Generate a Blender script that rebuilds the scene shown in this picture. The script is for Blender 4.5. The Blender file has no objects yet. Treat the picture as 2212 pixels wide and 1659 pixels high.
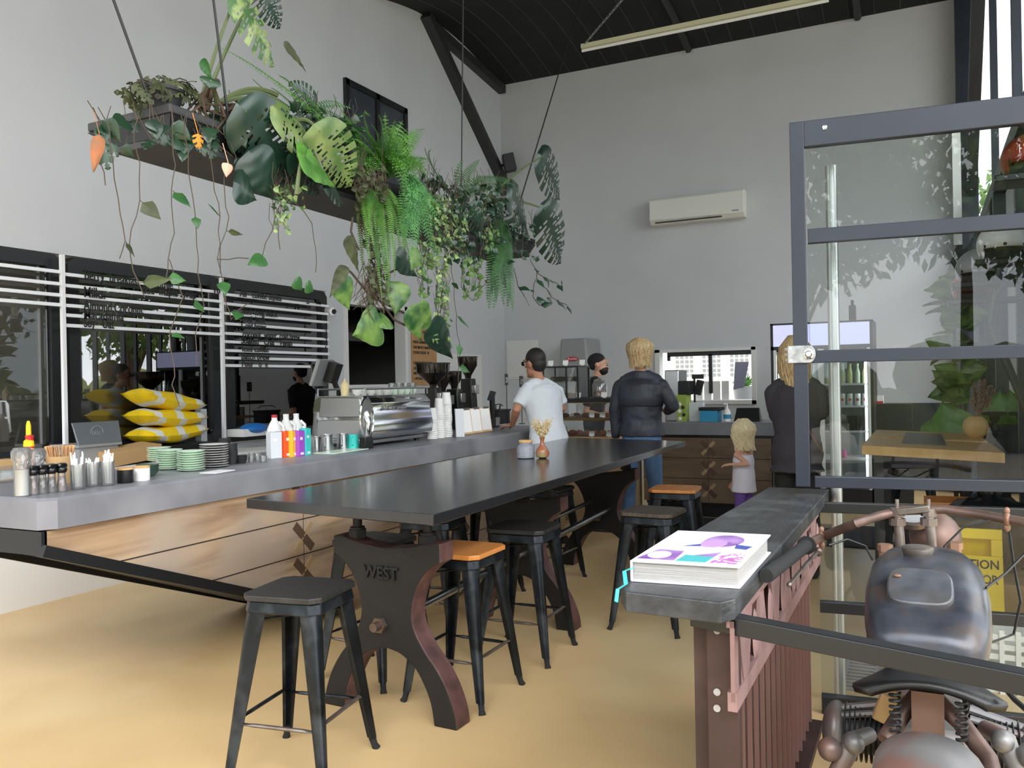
import bpy, math, random
from math import sin, cos, pi, radians
from mathutils import Vector, Matrix, Euler
V = Vector
random.seed(7)
SC = bpy.context.scene
COL = SC.collection

# ---------------------------------------------------------------- camera
YAW, PIT, ROL, FPX = .453325, -.00145, -.018696, 1829.06
Fw = V((-sin(YAW)*cos(PIT), cos(YAW)*cos(PIT), sin(PIT)))
R0 = V((cos(YAW), sin(YAW), 0)); U0 = R0.cross(Fw)
Rt = cos(ROL)*R0 + sin(ROL)*U0
Up = -sin(ROL)*R0 + cos(ROL)*U0
CAM = V((0, 0, 1.45))
cd = bpy.data.cameras.new('camera'); co = bpy.data.objects.new('camera', cd); COL.objects.link(co)
mw = Matrix.Identity(4)
for i in range(3):
    mw[i][0] = Rt[i]; mw[i][1] = Up[i]; mw[i][2] = -Fw[i]; mw[i][3] = CAM[i]
co.matrix_world = mw
cd.sensor_width = 36; cd.lens = FPX/2212*36; cd.clip_start = .05; cd.clip_end = 300
SC.camera = co

def P(px, py, **k):
    """point of the room where the sight line (px, py) meets a plane X=, Y= or Z="""
    d = Fw*FPX + Rt*(px-1106) - Up*(py-829.5)
    (a, v), = k.items(); i = 'XYZ'.index(a)
    return CAM + d*((v-CAM[i])/d[i])

# ---------------------------------------------------------------- materials
def lin(h):
    if isinstance(h, str):
        h = h.lstrip('#'); h = [int(h[i:i+2], 16)/255 for i in (0, 2, 4)]
    return tuple((c/12.92 if c <= .04045 else ((c+.055)/1.055)**2.4) for c in h) + (1,)

MATS = {}
def mat(name, col, rough=.5, metal=0, col2=None, scale=6, stretch=(1, 1, 1), bump=0, bscale=40, spec=.5, lo=.35, hi=.65, emit=0, col3=None, s3=2, trans=0, alpha=1, coat=0, sheen=0, sub=0, detail=4, dist=0):
    m = bpy.data.materials.new(name); m.use_nodes = True; MATS[name] = m
    nt = m.node_tree; N = nt.nodes; L = nt.links
    b = N['Principled BSDF']
    b.inputs['Base Color'].default_value = lin(col)
    b.inputs['Roughness'].default_value = rough
    b.inputs['Metallic'].default_value = metal
    b.inputs['Specular IOR Level'].default_value = spec
    b.inputs['Coat Weight'].default_value = coat
    b.inputs['Coat Roughness'].default_value = .15
    b.inputs['Transmission Weight'].default_value = trans
    b.inputs['Alpha'].default_value = alpha
    if sub:
        b.inputs['Subsurface Weight'].default_value = sub
        b.inputs['Subsurface Radius'].default_value = (.012, .005, .003)
    if emit:
        b.inputs['Emission Color'].default_value = lin(col)
        b.inputs['Emission Strength'].default_value = emit
    tc = N.new('ShaderNodeTexCoord'); mp = N.new('ShaderNodeMapping')
    L.new(tc.outputs['Object'], mp.inputs['Vector']); mp.inputs['Scale'].default_value = stretch
    if col2:
        n = N.new('ShaderNodeTexNoise'); n.inputs['Scale'].default_value = scale; n.inputs['Detail'].default_value = detail
        n.inputs['Distortion'].default_value = dist
        L.new(mp.outputs[0], n.inputs['Vector'])
        r = N.new('ShaderNodeValToRGB'); r.color_ramp.elements[0].position = lo; r.color_ramp.elements[1].position = hi
        r.color_ramp.elements[0].color = lin(col); r.color_ramp.elements[1].color = lin(col2)
        L.new(n.outputs['Fac'], r.inputs['Fac'])
        out = r.outputs['Color']
        if col3:
            n3 = N.new('ShaderNodeTexNoise'); n3.inputs['Scale'].default_value = s3; n3.inputs['Detail'].default_value = 3
            L.new(tc.outputs['Object'], n3.inputs['Vector'])
            r3 = N.new('ShaderNodeValToRGB'); r3.color_ramp.elements[0].position = .5; r3.color_ramp.elements[1].position = .68
            L.new(n3.outputs['Fac'], r3.inputs['Fac'])
            mx = N.new('ShaderNodeMix'); mx.data_type = 'RGBA'
            L.new(r3.outputs['Color'], mx.inputs[0]); L.new(out, mx.inputs[6]); mx.inputs[7].default_value = lin(col3)
            out = mx.outputs[2]
        L.new(out, b.inputs['Base Color'])
    if bump:
        n2 = N.new('ShaderNodeTexNoise'); n2.inputs['Scale'].default_value = bscale; n2.inputs['Detail'].default_value = 3
        L.new(mp.outputs[0], n2.inputs['Vector'])
        bp = N.new('ShaderNodeBump'); bp.inputs['Strength'].default_value = bump; bp.inputs['Distance'].default_value = .01
        L.new(n2.outputs['Fac'], bp.inputs['Height']); L.new(bp.outputs[0], b.inputs['Normal'])
    return m

def glass(name, tint='ffffff', refl=1.0, rough=0.0, milk=0.0, milkcol='ffffff'):
    """thin window glass: passes light, mirrors by Fresnel, optional dust film"""
    m = bpy.data.materials.new(name); m.use_nodes = True; MATS[name] = m
    nt = m.node_tree; N = nt.nodes; L = nt.links
    N.remove(N['Principled BSDF']); out = N['Material Output']
    t = N.new('ShaderNodeBsdfTransparent'); t.inputs[0].default_value = lin(tint)
    g = N.new('ShaderNodeBsdfGlossy'); g.inputs['Roughness'].default_value = rough
    fr = N.new('ShaderNodeFresnel'); fr.inputs['IOR'].default_value = 1.5
    mu = N.new('ShaderNodeMath'); mu.operation = 'MULTIPLY'; mu.inputs[1].default_value = 1.8*refl; mu.use_clamp = True
    geo = N.new('ShaderNodeNewGeometry')
    L.new(fr.outputs[0], mu.inputs[0])
    mix = N.new('ShaderNodeMixShader'); L.new(mu.outputs[0], mix.inputs[0]); L.new(t.outputs[0], mix.inputs[1]); L.new(g.outputs[0], mix.inputs[2])
    last = mix.outputs[0]
    if milk:
        d = N.new('ShaderNodeBsdfDiffuse'); d.inputs[0].default_value = lin(milkcol)
        mi = N.new('ShaderNodeMixShader'); mi.inputs[0].default_value = milk
        L.new(last, mi.inputs[1]); L.new(d.outputs[0], mi.inputs[2]); last = mi.outputs[0]
    L.new(last, out.inputs['Surface'])
    return m

# ---------------------------------------------------------------- mesh builder
def rotm(r):
    if r is None: return Matrix.Identity(3)
    if isinstance(r, Matrix): return r.to_3x3()
    return Euler([radians(a) for a in r]).to_matrix()

def frame(d, up=V((0, 0, 1))):
    d = V(d).normalized()
    s = d.cross(up)
    if s.length < 1e-3: s = d.cross(V((0, 1, 0)))
    s.normalize(); u = s.cross(d).normalized()
    return s, u

class MB:
    def __init__(s): s.v = []; s.f = []; s.m = []; s.mi = 0; s.mod = []
    def add(s, vs, fs):
        o = len(s.v); s.v += [V(v) for v in vs]
        for f in fs: s.f.append(tuple(i+o for i in f)); s.m.append(s.mi)
        return s
    def box(s, c, sz, rot=None):
        M = rotm(rot); c = V(c); h = [a/2 for a in sz]
        vs = [c + M @ V((x*h[0], y*h[1], z*h[2])) for x in (-1, 1) for y in (-1, 1) for z in (-1, 1)]
        return s.add(vs, [(0, 1, 3, 2), (4, 6, 7, 5), (0, 4, 5, 1), (2, 3, 7, 6), (0, 2, 6, 4), (1, 5, 7, 3)])
    def bb(s, x0, x1, y0, y1, z0, z1):
        return s.box(((x0+x1)/2, (y0+y1)/2, (z0+z1)/2), (abs(x1-x0), abs(y1-y0), abs(z1-z0)))
    def hexa(s, b, t):
        n = len(b); vs = list(b)+list(t)
        fs = [tuple(range(n-1, -1, -1)), tuple(range(n, 2*n))] + [(i, (i+1) % n, (i+1) % n+n, i+n) for i in range(n)]
        return s.add(vs, fs)
    def beam(s, a, b, w, h, up=V((0, 0, 1))):
        a, b = V(a), V(b); x, u = frame(b-a, up)
        q = [(-1, -1), (1, -1), (1, 1), (-1, 1)]
        return s.hexa([a + x*w/2*i + u*h/2*j for i, j in q], [b + x*w/2*i + u*h/2*j for i, j in q])
    def tube(s, pts, rad, seg=8, cap=True, up=V((0, 0, 1)), rot0=0):
        pts = [V(p) for p in pts]; n = len(pts)
        if not isinstance(rad, (list, tuple)): rad = [rad]*n
        vs = []; prev = None
        for i, p in enumerate(pts):
            d = (pts[min(i+1, n-1)] - pts[max(i-1, 0)])
            if d.length < 1e-7: d = V((0, 0, 1))
            if prev is None: x, u = frame(d, up)
            else:
                d.normalize(); x = prev - d*prev.dot(d)
                if x.length < 1e-4: x, u = frame(d, up)
                else: x.normalize(); u = x.cross(d)
            prev = x; r = rad[i]
            rx, ry = r if isinstance(r, tuple) else (r, r)
            for k in range(seg):
                a = 2*pi*k/seg + rot0; vs.append(p + x*cos(a)*rx + u*sin(a)*ry)
        fs = [(i*seg+k, i*seg+(k+1) % seg, (i+1)*seg+(k+1) % seg, (i+1)*seg+k) for i in range(n-1) for k in range(seg)]
        if cap: fs += [tuple(range(seg-1, -1, -1)), tuple((n-1)*seg+k for k in range(seg))]
        return s.add(vs, fs)
    def lathe(s, prof, c=(0, 0, 0), seg=24, rot=None, sx=1, sy=1):
        M = rotm(rot); c = V(c); vs = []; n = len(prof)
        for r, z in prof:
            for k in range(seg):
                a = 2*pi*k/seg; vs.append(c + M @ V((cos(a)*r*sx, sin(a)*r*sy, z)))
        fs = [(i*seg+k, i*seg+(k+1) % seg, (i+1)*seg+(k+1) % seg, (i+1)*seg+k) for i in range(n-1) for k in range(seg)]
        if prof[0] == prof[-1]: return s.add(vs, fs)
        if prof[0][0] > 1e-5: fs.append(tuple(range(seg-1, -1, -1)))
        if prof[-1][0] > 1e-5: fs.append(tuple((n-1)*seg+k for k in range(seg)))
        return s.add(vs, fs)
    def cyl(s, c, r, h, seg=20, rot=None, r2=None):
        return s.lathe([(r, 0), (r if r2 is None else r2, h)], c, seg, rot)
    def ell(s, c, r, rot=None, seg=14, ring=9):
        if not isinstance(r, (tuple, list)): r = (r, r, r)
        M = rotm(rot); c = V(c)
        vs = [c + M @ V((0, 0, -r[2]))]
        for i in range(1, ring):
            t = pi*i/ring
            for k in range(seg):
                a = 2*pi*k/seg; vs.append(c + M @ V((r[0]*sin(t)*cos(a), r[1]*sin(t)*sin(a), -r[2]*cos(t))))
        vs.append(c + M @ V((0, 0, r[2]))); e = len(vs)-1
        fs = [(0, 1+(k+1) % seg, 1+k) for k in range(seg)]
        fs += [(1+i*seg+k, 1+i*seg+(k+1) % seg, 1+(i+1)*seg+(k+1) % seg, 1+(i+1)*seg+k) for i in range(ring-2) for k in range(seg)]
        fs += [(e, 1+(ring-2)*seg+k, 1+(ring-2)*seg+(k+1) % seg) for k in range(seg)]
        return s.add(vs, fs)
    def prism(s, poly, ax, a, b):
        """polygon in the plane normal to axis ax ('X','Y','Z'), from a to b"""
        def mk(p, t): return {'X': (t, p[0], p[1]), 'Y': (p[0], t, p[1]), 'Z': (p[0], p[1], t)}[ax]
        return s.hexa([mk(p, a) for p in poly], [mk(p, b) for p in poly])
    def loft(s, rings, seg=20, fn=None, pw=1.0):
        """rings: (cx, cy, cz, rx, ry)"""
        vs = []
        for cx, cy, cz, rx, ry in rings:
            for k in range(seg):
                a = 2*pi*k/seg; ca, sa = cos(a), sin(a)
                p = V((cx + rx*math.copysign(abs(ca)**pw, ca), cy + ry*math.copysign(abs(sa)**pw, sa), cz))
                vs.append(fn(p) if fn else p)
        n = len(rings)
        fs = [(i*seg+k, i*seg+(k+1) % seg, (i+1)*seg+(k+1) % seg, (i+1)*seg+k) for i in range(n-1) for k in range(seg)]
        fs += [tuple(range(seg-1, -1, -1)), tuple((n-1)*seg+k for k in range(seg))]
        return s.add(vs, fs)
    def poly(s, pts): return s.add(pts, [tuple(range(len(pts)))])

def obj(name, mb, mats, parent=None, w=False, smooth=True, bevel=0, seg=2, remesh=0, sm=0, angle=38, rz=None, solid=0, disp=None):
    """links mb as ONE mesh object. Parts: coordinates local to their parent unless w (room coordinates)."""
    if not isinstance(mats, (list, tuple)): mats = [mats]
    vs = mb.v; me = bpy.data.meshes.new(name)
    o = bpy.data.objects.new(name, me); COL.objects.link(o)
    if parent is None:
        if vs:
            xs = [v.x for v in vs]; ys = [v.y for v in vs]; zs = [v.z for v in vs]
            c = V(((min(xs)+max(xs))/2, (min(ys)+max(ys))/2, min(zs)))
            vs = [v-c for v in vs]; o.location = c
    else:
        if w:
            M = wmat(parent).inverted(); vs = [M @ v for v in vs]
        o.parent = parent
    me.from_pydata([tuple(v) for v in vs], [], mb.f)
    for m in mats: me.materials.append(m if not isinstance(m, str) else MATS[m])
    if len(mats) > 1: me.polygons.foreach_set('material_index', mb.m)
    me.update()
    if smooth and not remesh:
        me.polygons.foreach_set('use_smooth', [True]*len(me.polygons))
        me.set_sharp_from_angle(angle=radians(angle))
    if remesh:
        r = o.modifiers.new('remesh', 'REMESH'); r.mode = 'VOXEL'; r.voxel_size = remesh; r.use_smooth_shade = True
        if sm:
            q = o.modifiers.new('smooth', 'SMOOTH'); q.factor = .5; q.iterations = sm
    if disp:
        tx = bpy.data.textures.new(name+'_folds', 'CLOUDS'); tx.noise_scale = disp[1]; tx.noise_depth = 2
        d = o.modifiers.new('folds', 'DISPLACE'); d.texture = tx; d.strength = disp[0]; d.mid_level = .5
    if solid:
        q = o.modifiers.new('solid', 'SOLIDIFY'); q.thickness = solid; q.offset = 0
    if bevel:
        q = o.modifiers.new('bevel', 'BEVEL'); q.width = bevel; q.segments = seg; q.limit_method = 'ANGLE'; q.angle_limit = radians(40)
    return o

def wmat(o):
    M = Matrix.Identity(4)
    while o is not None:
        M = Matrix.LocRotScale(o.location, o.rotation_euler, o.scale) @ M; o = o.parent
    return M

def tag(o, label=None, cat=None, group=None, kind=None):
    if label: o['label'] = label
    if cat: o['category'] = cat
    if group: o['group'] = group
    if kind: o['kind'] = kind
    return o

def thing(name, label, cat, loc=(0, 0, 0), rz=0, group=None):
    o = bpy.data.objects.new(name, None); COL.objects.link(o)
    o.location = loc; o.rotation_euler = (0, 0, radians(rz)); o.empty_display_size = .05
    return tag(o, label, cat, group)

def struct(name, mb, m, label=None, **k):
    return tag(obj(name, mb, m, **k), label, None, None, 'structure')

def copy_tree(o, parent=None):
    c = o.copy(); COL.objects.link(c)
    if parent is not None: c.parent = parent
    for ch in [x for x in KIDS.get(o.name, [])]: copy_tree(ch, c)
    return c
KIDS = {}
def kids_index():
    KIDS.clear()
    for o in bpy.data.objects:
        if o.parent: KIDS.setdefault(o.parent.name, []).append(o)

def dup(o, loc, rz=0, label=None, group=None, rx=0, ry=0):
    c = copy_tree(o); c.location = loc; c.rotation_euler = (radians(rx), radians(ry), radians(rz))
    if label: c['label'] = label
    if group: c['group'] = group
    return c

def text(s, p, size, m, parent, rot=(90, 0, 90), name="lettering", fit=None, ext=.001, bold=0, align="LEFT", shear=0):
    cu = bpy.data.curves.new(name, "FONT"); cu.body = s; cu.size = size; cu.extrude = ext; cu.align_x = align
    cu.offset = bold; cu.shear = shear; cu.resolution_u = 3
    f = bpy.data.objects.new(name, cu); COL.objects.link(f); bpy.context.view_layer.update()
    me = bpy.data.meshes.new_from_object(f.evaluated_get(bpy.context.evaluated_depsgraph_get())); bpy.data.objects.remove(f)
    xs = [v.co.x for v in me.vertices] or [0]; k = fit/max(1e-4, max(xs)-min(xs)) if fit else 1
    R = Euler([radians(a) for a in rot]).to_matrix(); M = (wmat(parent).inverted() if parent is not None else Matrix.Identity(4))
    for v in me.vertices: v.co = M @ (V(p) + R @ V((v.co.x*k, v.co.y, v.co.z)))
    me.materials.clear(); me.materials.append(MATS[m] if isinstance(m, str) else m)
    o = bpy.data.objects.new(name, me); COL.objects.link(o); o.parent = parent
    return o

# palette
mat('wall_paint', 'c6c8cb', .85, col2='c1c3c7', scale=1.2, bump=.02, bscale=90)
mat('wall_trim', 'd6d6d4', .6)
mat('ceiling_blanket', '1a1c1f', .8, col2='131517', scale=3, bump=.25, bscale=14)
mat('concrete_floor', 'd8ba89', .40, col2='c5a676', scale=1.3, col3='dfc899', s3=.6, bump=.02, bscale=60, lo=.3, hi=.7)
mat('floor_mat', '2b2c2f', .8, bump=.2, bscale=80)
mat('ground', 'b7ad9c', .9, col2='a39a88', scale=1)
mat('steel_dark', '3a3b3c', .5, .4)
mat('frame_navy', '232934', .38, .1, col2='2a313d', scale=2, bump=.02, bscale=50)
mat('frame_black', '17191c', .4)
mat('black', '121314', .45)
mat('black_gloss', '0d0e0f', .18)
mat('rubber', '1b1b1c', .85)
mat('white', 'eeeeec', .4)
mat('white_gloss', 'f2f2f0', .15)
mat('offwhite_plastic', 'dcdcd4', .4)
mat('grey_plastic', '8f9192', .45)
mat('chrome', 'd8dadc', .12, 1)
mat('steel', 'b4b5b6', .28, 1, bump=.02, bscale=200)
mat('pole_steel', 'c9cac9', .3, .7)
mat('zinc', 'b9bcbc', .45, .8, col2='8f9294', scale=30)
mat('concrete', '7d7e84', .42, col2='6c6d74', scale=4, col3='8e8f95', s3=1.4, bump=.06, bscale=35, lo=.3, hi=.7)
mat('pit_concrete', '4a4b4f', .7)
mat('counter_wood', 'c6a886', .5, col2='83684f', scale=3.5, stretch=(1, .35, 3.2), col3='ab9a8a', s3=1.5, lo=.38, hi=.66, dist=.6, detail=6)
mat('counter_wood_dark', '78624c', .5, col2='5a4939', scale=3.5, stretch=(.35, 1, 3.2), col3='84705a', s3=1.5, lo=.35, hi=.7, dist=.6, detail=6)
mat('inlay_dark', '5a4638', .5)
mat('inlay_light', 'ab906b', .5)
mat('groove', '2c231c', .9)
mat('table_black', '1b1c1e', .22, col2='262729', scale=2, stretch=(5, .6, 1), bump=.05, bscale=25, coat=.25)
mat('cast_iron', '211f1f', .55, .3, col2='1a1818', scale=6, bump=.12, bscale=60)
mat('cast_rust', '6a4a48', .5, .2, col2='4a3432', scale=12, bump=.1, bscale=50)
mat('stool_metal', '14171a', .33, .55, col2='23292f', scale=5, col3='3a4046', s3=9, bump=.03, bscale=60)
mat('stool_wood_black', '2b2a29', .5, col2='1e1d1c', scale=10, stretch=(1, 8, 1), bump=.15, bscale=30)
mat('stool_wood_grey', '54493f', .55, col2='3a322c', scale=8, stretch=(8, 1, 1), bump=.15, bscale=30)
mat('stool_wood_orange', 'd08c4c', .42, col2='c07a3c', scale=5, stretch=(6, 1, 1))
mat('shelf_wood', '26282b', .38, col2='34373b', scale=7, stretch=(4, .5, 4), col3='46494c', s3=7, bump=.25, bscale=22)
mat('purple_brown', '3f2c29', .6, .15, col2='34231f', scale=8, col3='4a3531', s3=5, bump=.08, bscale=70)
mat('pink_paint', '8d706e', .55, .1, col2='775c5a', scale=8, bump=.05, bscale=60)
mat('fin_edge', '7a5a53', .6)
mat('planter_paint', '3c3d3f', .6, col2='343537', scale=5)
mat('skin_tan', 'b07d62', .55, sub=.1)
mat('skin_light', 'd9a58c', .55, sub=.1)
mat('hair_blond', 'd2b98e', .5, col2='96794f', scale=40, stretch=(4, 4, .4))
mat('hair_pale', 'f0e2bd', .5, col2='cfba8e', scale=40, stretch=(4, 4, .4))
mat('hair_dark', '1c1816', .6)
mat('jacket', '23262f', .55, col2='343946', scale=6, bump=.5, bscale=9)
mat('jeans', '3e5878', .85, col2='55749a', scale=6, bump=.3, bscale=14)
mat('tshirt', 'ccd2d8', .85, bump=.4, bscale=7)
mat('khaki', 'a58a64', .85)
mat('black_cloth', '1d1c1e', .85, bump=.25, bscale=9)
mat('charcoal_cloth', '37343a', .85, bump=.4, bscale=8)
mat('white_cloth', 'e6e2ee', .85, bump=.3, bscale=9)
mat('purple_cloth', '6f4fa0', .85)
mat('leather_brown', '7a4a2c', .5)
mat('leaf_dark', '1c3323', .35, col2='26442c', scale=6, coat=.2)
mat('leaf_deep', '152a20', .3, col2='20392c', scale=5, coat=.25)
mat('leaf_olive', '7f8f55', .4, col2='4d6a38', scale=9, stretch=(1, 1, 1))
mat('leaf_varieg', '93a86c', .4, col2='456a3a', scale=14, lo=.42, hi=.56)
mat('leaf_mid', '28502a', .4, col2='3d6a33', scale=8)
mat('leaf_bright', '3c6c28', .42, col2='5c9038', scale=10)
mat('leaf_lace', '3c7040', .5, col2='5c9a52', scale=9)
mat('fern_green', '3c6a28', .5, col2='608a3a', scale=5)
mat('fern_dark', '2f5530', .5, col2='45703e', scale=5)
mat('leaf_pothos', '28502a', .4, col2='6c8c44', scale=12)
mat('leaf_dead', 'a4613a', .7, col2='7a5a3c', scale=20)
mat('leaf_orange', 'd9821f', .6)
mat('leaf_pink', 'd8ab92', .6)
mat('leaf_drygreen', '47502f', .6, col2='33381f', scale=14)
mat('stem_green', '5e6b46', .6)
mat('stem_brown', '4a4036', .8)
mat('roots', '5b4a3a', .9, col2='3c3128', scale=30)
mat('soil', '2c241e', .95)
mat('pot_dark', '242526', .6)
mat('mint', 'd6ead6', .3)
mat('mint_dark', '41564a', .35)
mat('plate_white', 'dcdad6', .25)
mat('clear_plastic', 'd6d9d8', .1, trans=0, alpha=.45)
mat('sachet_white', 'f0efec', .7)
mat('straw', 'f5f4f2', .5)
mat('card_brown', 'b59468', .8)
mat('kraft', 'b48d62', .85, col2='a57f56', scale=8)
mat('stirrer_wood', 'c69a6c', .7)
mat('ply', 'c9a877', .6, col2='b8925f', scale=4, stretch=(1, 6, 1))
mat('teal', '3fd0c8', .4); mat('orange_red', 'ee5a2a', .4); mat('yellow_card', 'f0bb32', .4)
mat('purple_card', 'a44fc4', .4); mat('light_card', 'cfd3d8', .5); mat('blue_card', '2f8fb8', .4)
mat('green_card', '93a84a', .5); mat('red', 'b8262c', .4); mat('yellow', 'f2c400', .35); mat('sign_yellow', 'f3cf13', .4)
mat('blue', '1f6fc0', .4)
mat('sack_yellow', 'e2c21c', .45, bump=.3, bscale=16); mat('sack_white', 'd2d3cf', .45, bump=.3, bscale=16)
mat('laptop', '7c8389', .35, .5)
mat('letter_black', '151515', .5)
mat('rail_white', 'e4e6ea', .35)
mat('room_dark', '8a867e', .9)
mat('room_mid', '6e6c66', .9)
mat('kitchen_steel', '58544f', .35, .7)
mat('coffee', '35241c', .6, col2='241712', scale=60)
mat('screen', '1b1f24', .15)
mat('beige_wood', 'd9b27c', .5, col2='c99c62', scale=4, stretch=(.7, 5, 1))
mat('beige_edge', 'c08f5c', .55)
mat('tank_paint', '50545d', .3, .3, col2='2c3038', scale=9, col3='4f4541', s3=11, lo=.3, hi=.7, bump=.05, bscale=40)
mat('old_metal', '857e78', .42, .75, col2='6a5a50', scale=9, bump=.05, bscale=60)
mat('rust_pipe', '7d655b', .5, .5, col2='5b4a44', scale=10)
mat('grey_housing', '8b8885', .45, .45, col2='6f6f72', scale=5, col3='8a6a60', s3=6)
mat('leather_black', '131313', .4, bump=.1, bscale=40)
mat('bolt_rust', '8a6a58', .6, .3)
mat('helmet_red', 'b8452f', .3, col2='7f3324', scale=4)
mat('helmet_white', 'cfcfcf', .2)
mat('helmet_grey', '8a8c8e', .25)
mat('burlap', 'a07c50', .9, bump=.4, bscale=60)
mat('bread', 'a5683a', .7, col2='7b4525', scale=25); mat('muffin', '4c3728', .8, col2='5c5a2c', scale=30); mat('carrot', 'c9622c', .7, col2='8f4a2a', scale=50)
mat('fruit_pale', 'dccb9c', .6)
mat('vase_red', '9c3a30', .25, col2='8a8558', scale=3, lo=.4, hi=.6)
mat('vase_olive', '7c7448', .3); mat('candle_grey', '8a8d96', .5, col2='7d808a', scale=50)
mat('dry_flower', 'd2bd93', .85)
mat('dry_mauve', '8f7068', .85)
mat('book_white', 'eceaf2', .25); mat('book_purple', '7a4aa0', .3, col2='b78fd0', scale=14); mat('book_teal', '4bb9bd', .3)
mat('book_magenta', 'c06ab8', .3, col2='efe6f2', scale=45, lo=.48, hi=.52); mat('book_lilac', 'c79ae0', .3); mat('book_blue', '3f50a0', .3)
mat('pages', 'a5a3a0', .9, bump=.5, bscale=30, stretch=(.2, .2, 18))
mat('cream_metal', 'd3d0b0', .5)
mat('header_light', 'c3c6ee', .4, emit=.55)
mat('tree_leaf', '4e6b34', .7, col2='7f9a4e', scale=2); mat('tree_leaf_b', '6a8544', .7, col2='3a5528', scale=2)
mat('bark', '5a4c40', .9)
mat('hedge', '5a6238', .8, col2='8b8a55', scale=1.5, bump=.6, bscale=6)
mat('car_white', 'e2e4e6', .2); mat('car_glass', '20262c', .08)
mat('fence_grey', '9aa0a0', .5, .4); mat('building_white', 'e8e8e4', .8)
mat('bag_black', '1a1b1e', .25, bump=.5, bscale=10)
mat('fridge_inner', '9aa3a4', .5); mat('can_pale', 'eceeea', .35); mat('bottle_clear', 'ccd8be', .15); mat('juice', 'e0e4a4', .3); mat('pink', 'd84a9c', .5)
mat('tissue', 'e9e9e6', .8)
glass('pane', 'f2f5f5', .42)
glass('pane_high', 'f6f8f8', .15)
glass('pane_tint', 'a8acae', .8)  # grey tint added to cut the daylight reaching the back wall
glass('pane_dark', 'b8bcbc', 2.2)
glass('glass_small', 'eef2f1', 1.0, milk=.02)
glass('glass_frost', 'eceeee', 1.3, milk=.09)
glass('hopper_glass', '8a7c72', 1.0, milk=.25, milkcol='3a3230')
# ---------------------------------------------------------------- the setting
XL, YB, XR, ZC = -5.88, 11.84, .52, 6.12
b = MB(); b.bb(-6.2, 3.2, -1.5, 12.2, -.12, 0); struct('floor', b, 'concrete_floor', smooth=False)
b = MB(); b.bb(-40, 40, -40, 45, -.3, -.13); struct('ground', b, 'ground', smooth=False)
# left wall with the window band and the kitchen hatch left open
b = MB(); xw = (XL-.14, XL)
b.bb(*xw, -2, YB+.1, 0, .93); b.bb(*xw, -2, YB+.1, 2.49, 4.0); b.bb(*xw, -2, 2.0, .93, 2.49)
b.bb(*xw, 7.45, 7.79, .93, 2.49); b.bb(*xw, 9.02, YB+.1, .93, 2.49)
b.bb(*xw, 7.79, 9.02, .93, 1.46); b.bb(*xw, 7.79, 9.02, 2.40, 2.49); b.bb(*xw, -2, YB+.1, 4.0, 6.5)
struct('wall_left', b, 'wall_paint', smooth=False)
# back wall with the servery window
b = MB(); yb = (YB, YB+.15)
b.bb(XL-.14, -3.40, *yb, 0, 6.5); b.bb(-2.12, XR+.1, *yb, 0, 6.5); b.bb(-3.40, -2.12, *yb, 0, 1.15); b.bb(-3.40, -2.12, *yb, 1.84, 6.5)
struct('wall_back', b, 'wall_paint', smooth=False)
b = MB(); b.bb(-.52, XR, YB-.02, YB, 0, 1.10); struct('trim_1', b, 'frame_navy', 'black painted lower part of the back wall beside the fridge', smooth=False)
b = MB(); b.bb(XL, XL+.02, -2, YB, 0, .16); b.bb(XL, XL+.012, -2, YB, .3, .305); struct('baseboard_left', b, 'wall_trim', smooth=False)
# ceiling: dark blanket with sags between the purlins
b = MB(); nx, ny = 46, 64; x0, x1, y0, y1 = XL-.1, 3.0, -1.5, YB+.1
def cz(x, y):
    s = abs(sin((y-8.2)*pi/3.75)); return ZC - .06 + .3*s
for i in range(nx+1):
    for j in range(ny+1):
        x = x0+(x1-x0)*i/nx; y = y0+(y1-y0)*j/ny; b.v.append(V((x, y, cz(x, y))))
for i in range(nx):
    for j in range(ny):
        a = i*(ny+1)+j; b.f.append((a, a+1, a+ny+2, a+ny+1)); b.m.append(0)
for v in [V((x0, y0, 6.6)), V((x1, y0, 6.6)), V((x1, y1, 6.6)), V((x0, y1, 6.6))]: b.v.append(v)
k = len(b.v); b.f.append((k-4, k-3, k-2, k-1)); b.m.append(0)
ce = struct('ceiling', b, 'ceiling_blanket')
b = MB()
for i in range(30):
    x = -5.6 + i*.3; pts = [(x, y0+(y1-y0)*j/60, cz(x, y0+(y1-y0)*j/60)-.004) for j in range(61)]
    b.tube(pts, .004, 4)
mat('seam', '4a5157', .7)
o = obj('seam', b, 'seam', ce, w=True)
b = MB()
for x in (-2.9, -.7): b.tube([(x, 6.8+5*j/12, cz(x, 6.8+5*j/12)-.03) for j in range(13)], (.05), 6)
struct('trim_2', b, 'steel_dark', 'dark strap under the ceiling blanket')
# steel rafter haunch and brace on the left wall
b = MB(); b.beam((XL+.07, 9.55, 6.3), (XL+.07, 11.75, 4.55), .10, .15, V((1, 0, 0))); b.beam((XL+.06, 9.7, 6.22), (XL+.06, 11.8, 6.0), .12, .12)
b.beam((XL+.07, 11.72, 4.7), (XL+.07, 11.72, 4.35), .1, .12)
struct('beam', b, 'steel_dark', 'dark steel brace running down the left wall towards the corner', smooth=False)

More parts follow.
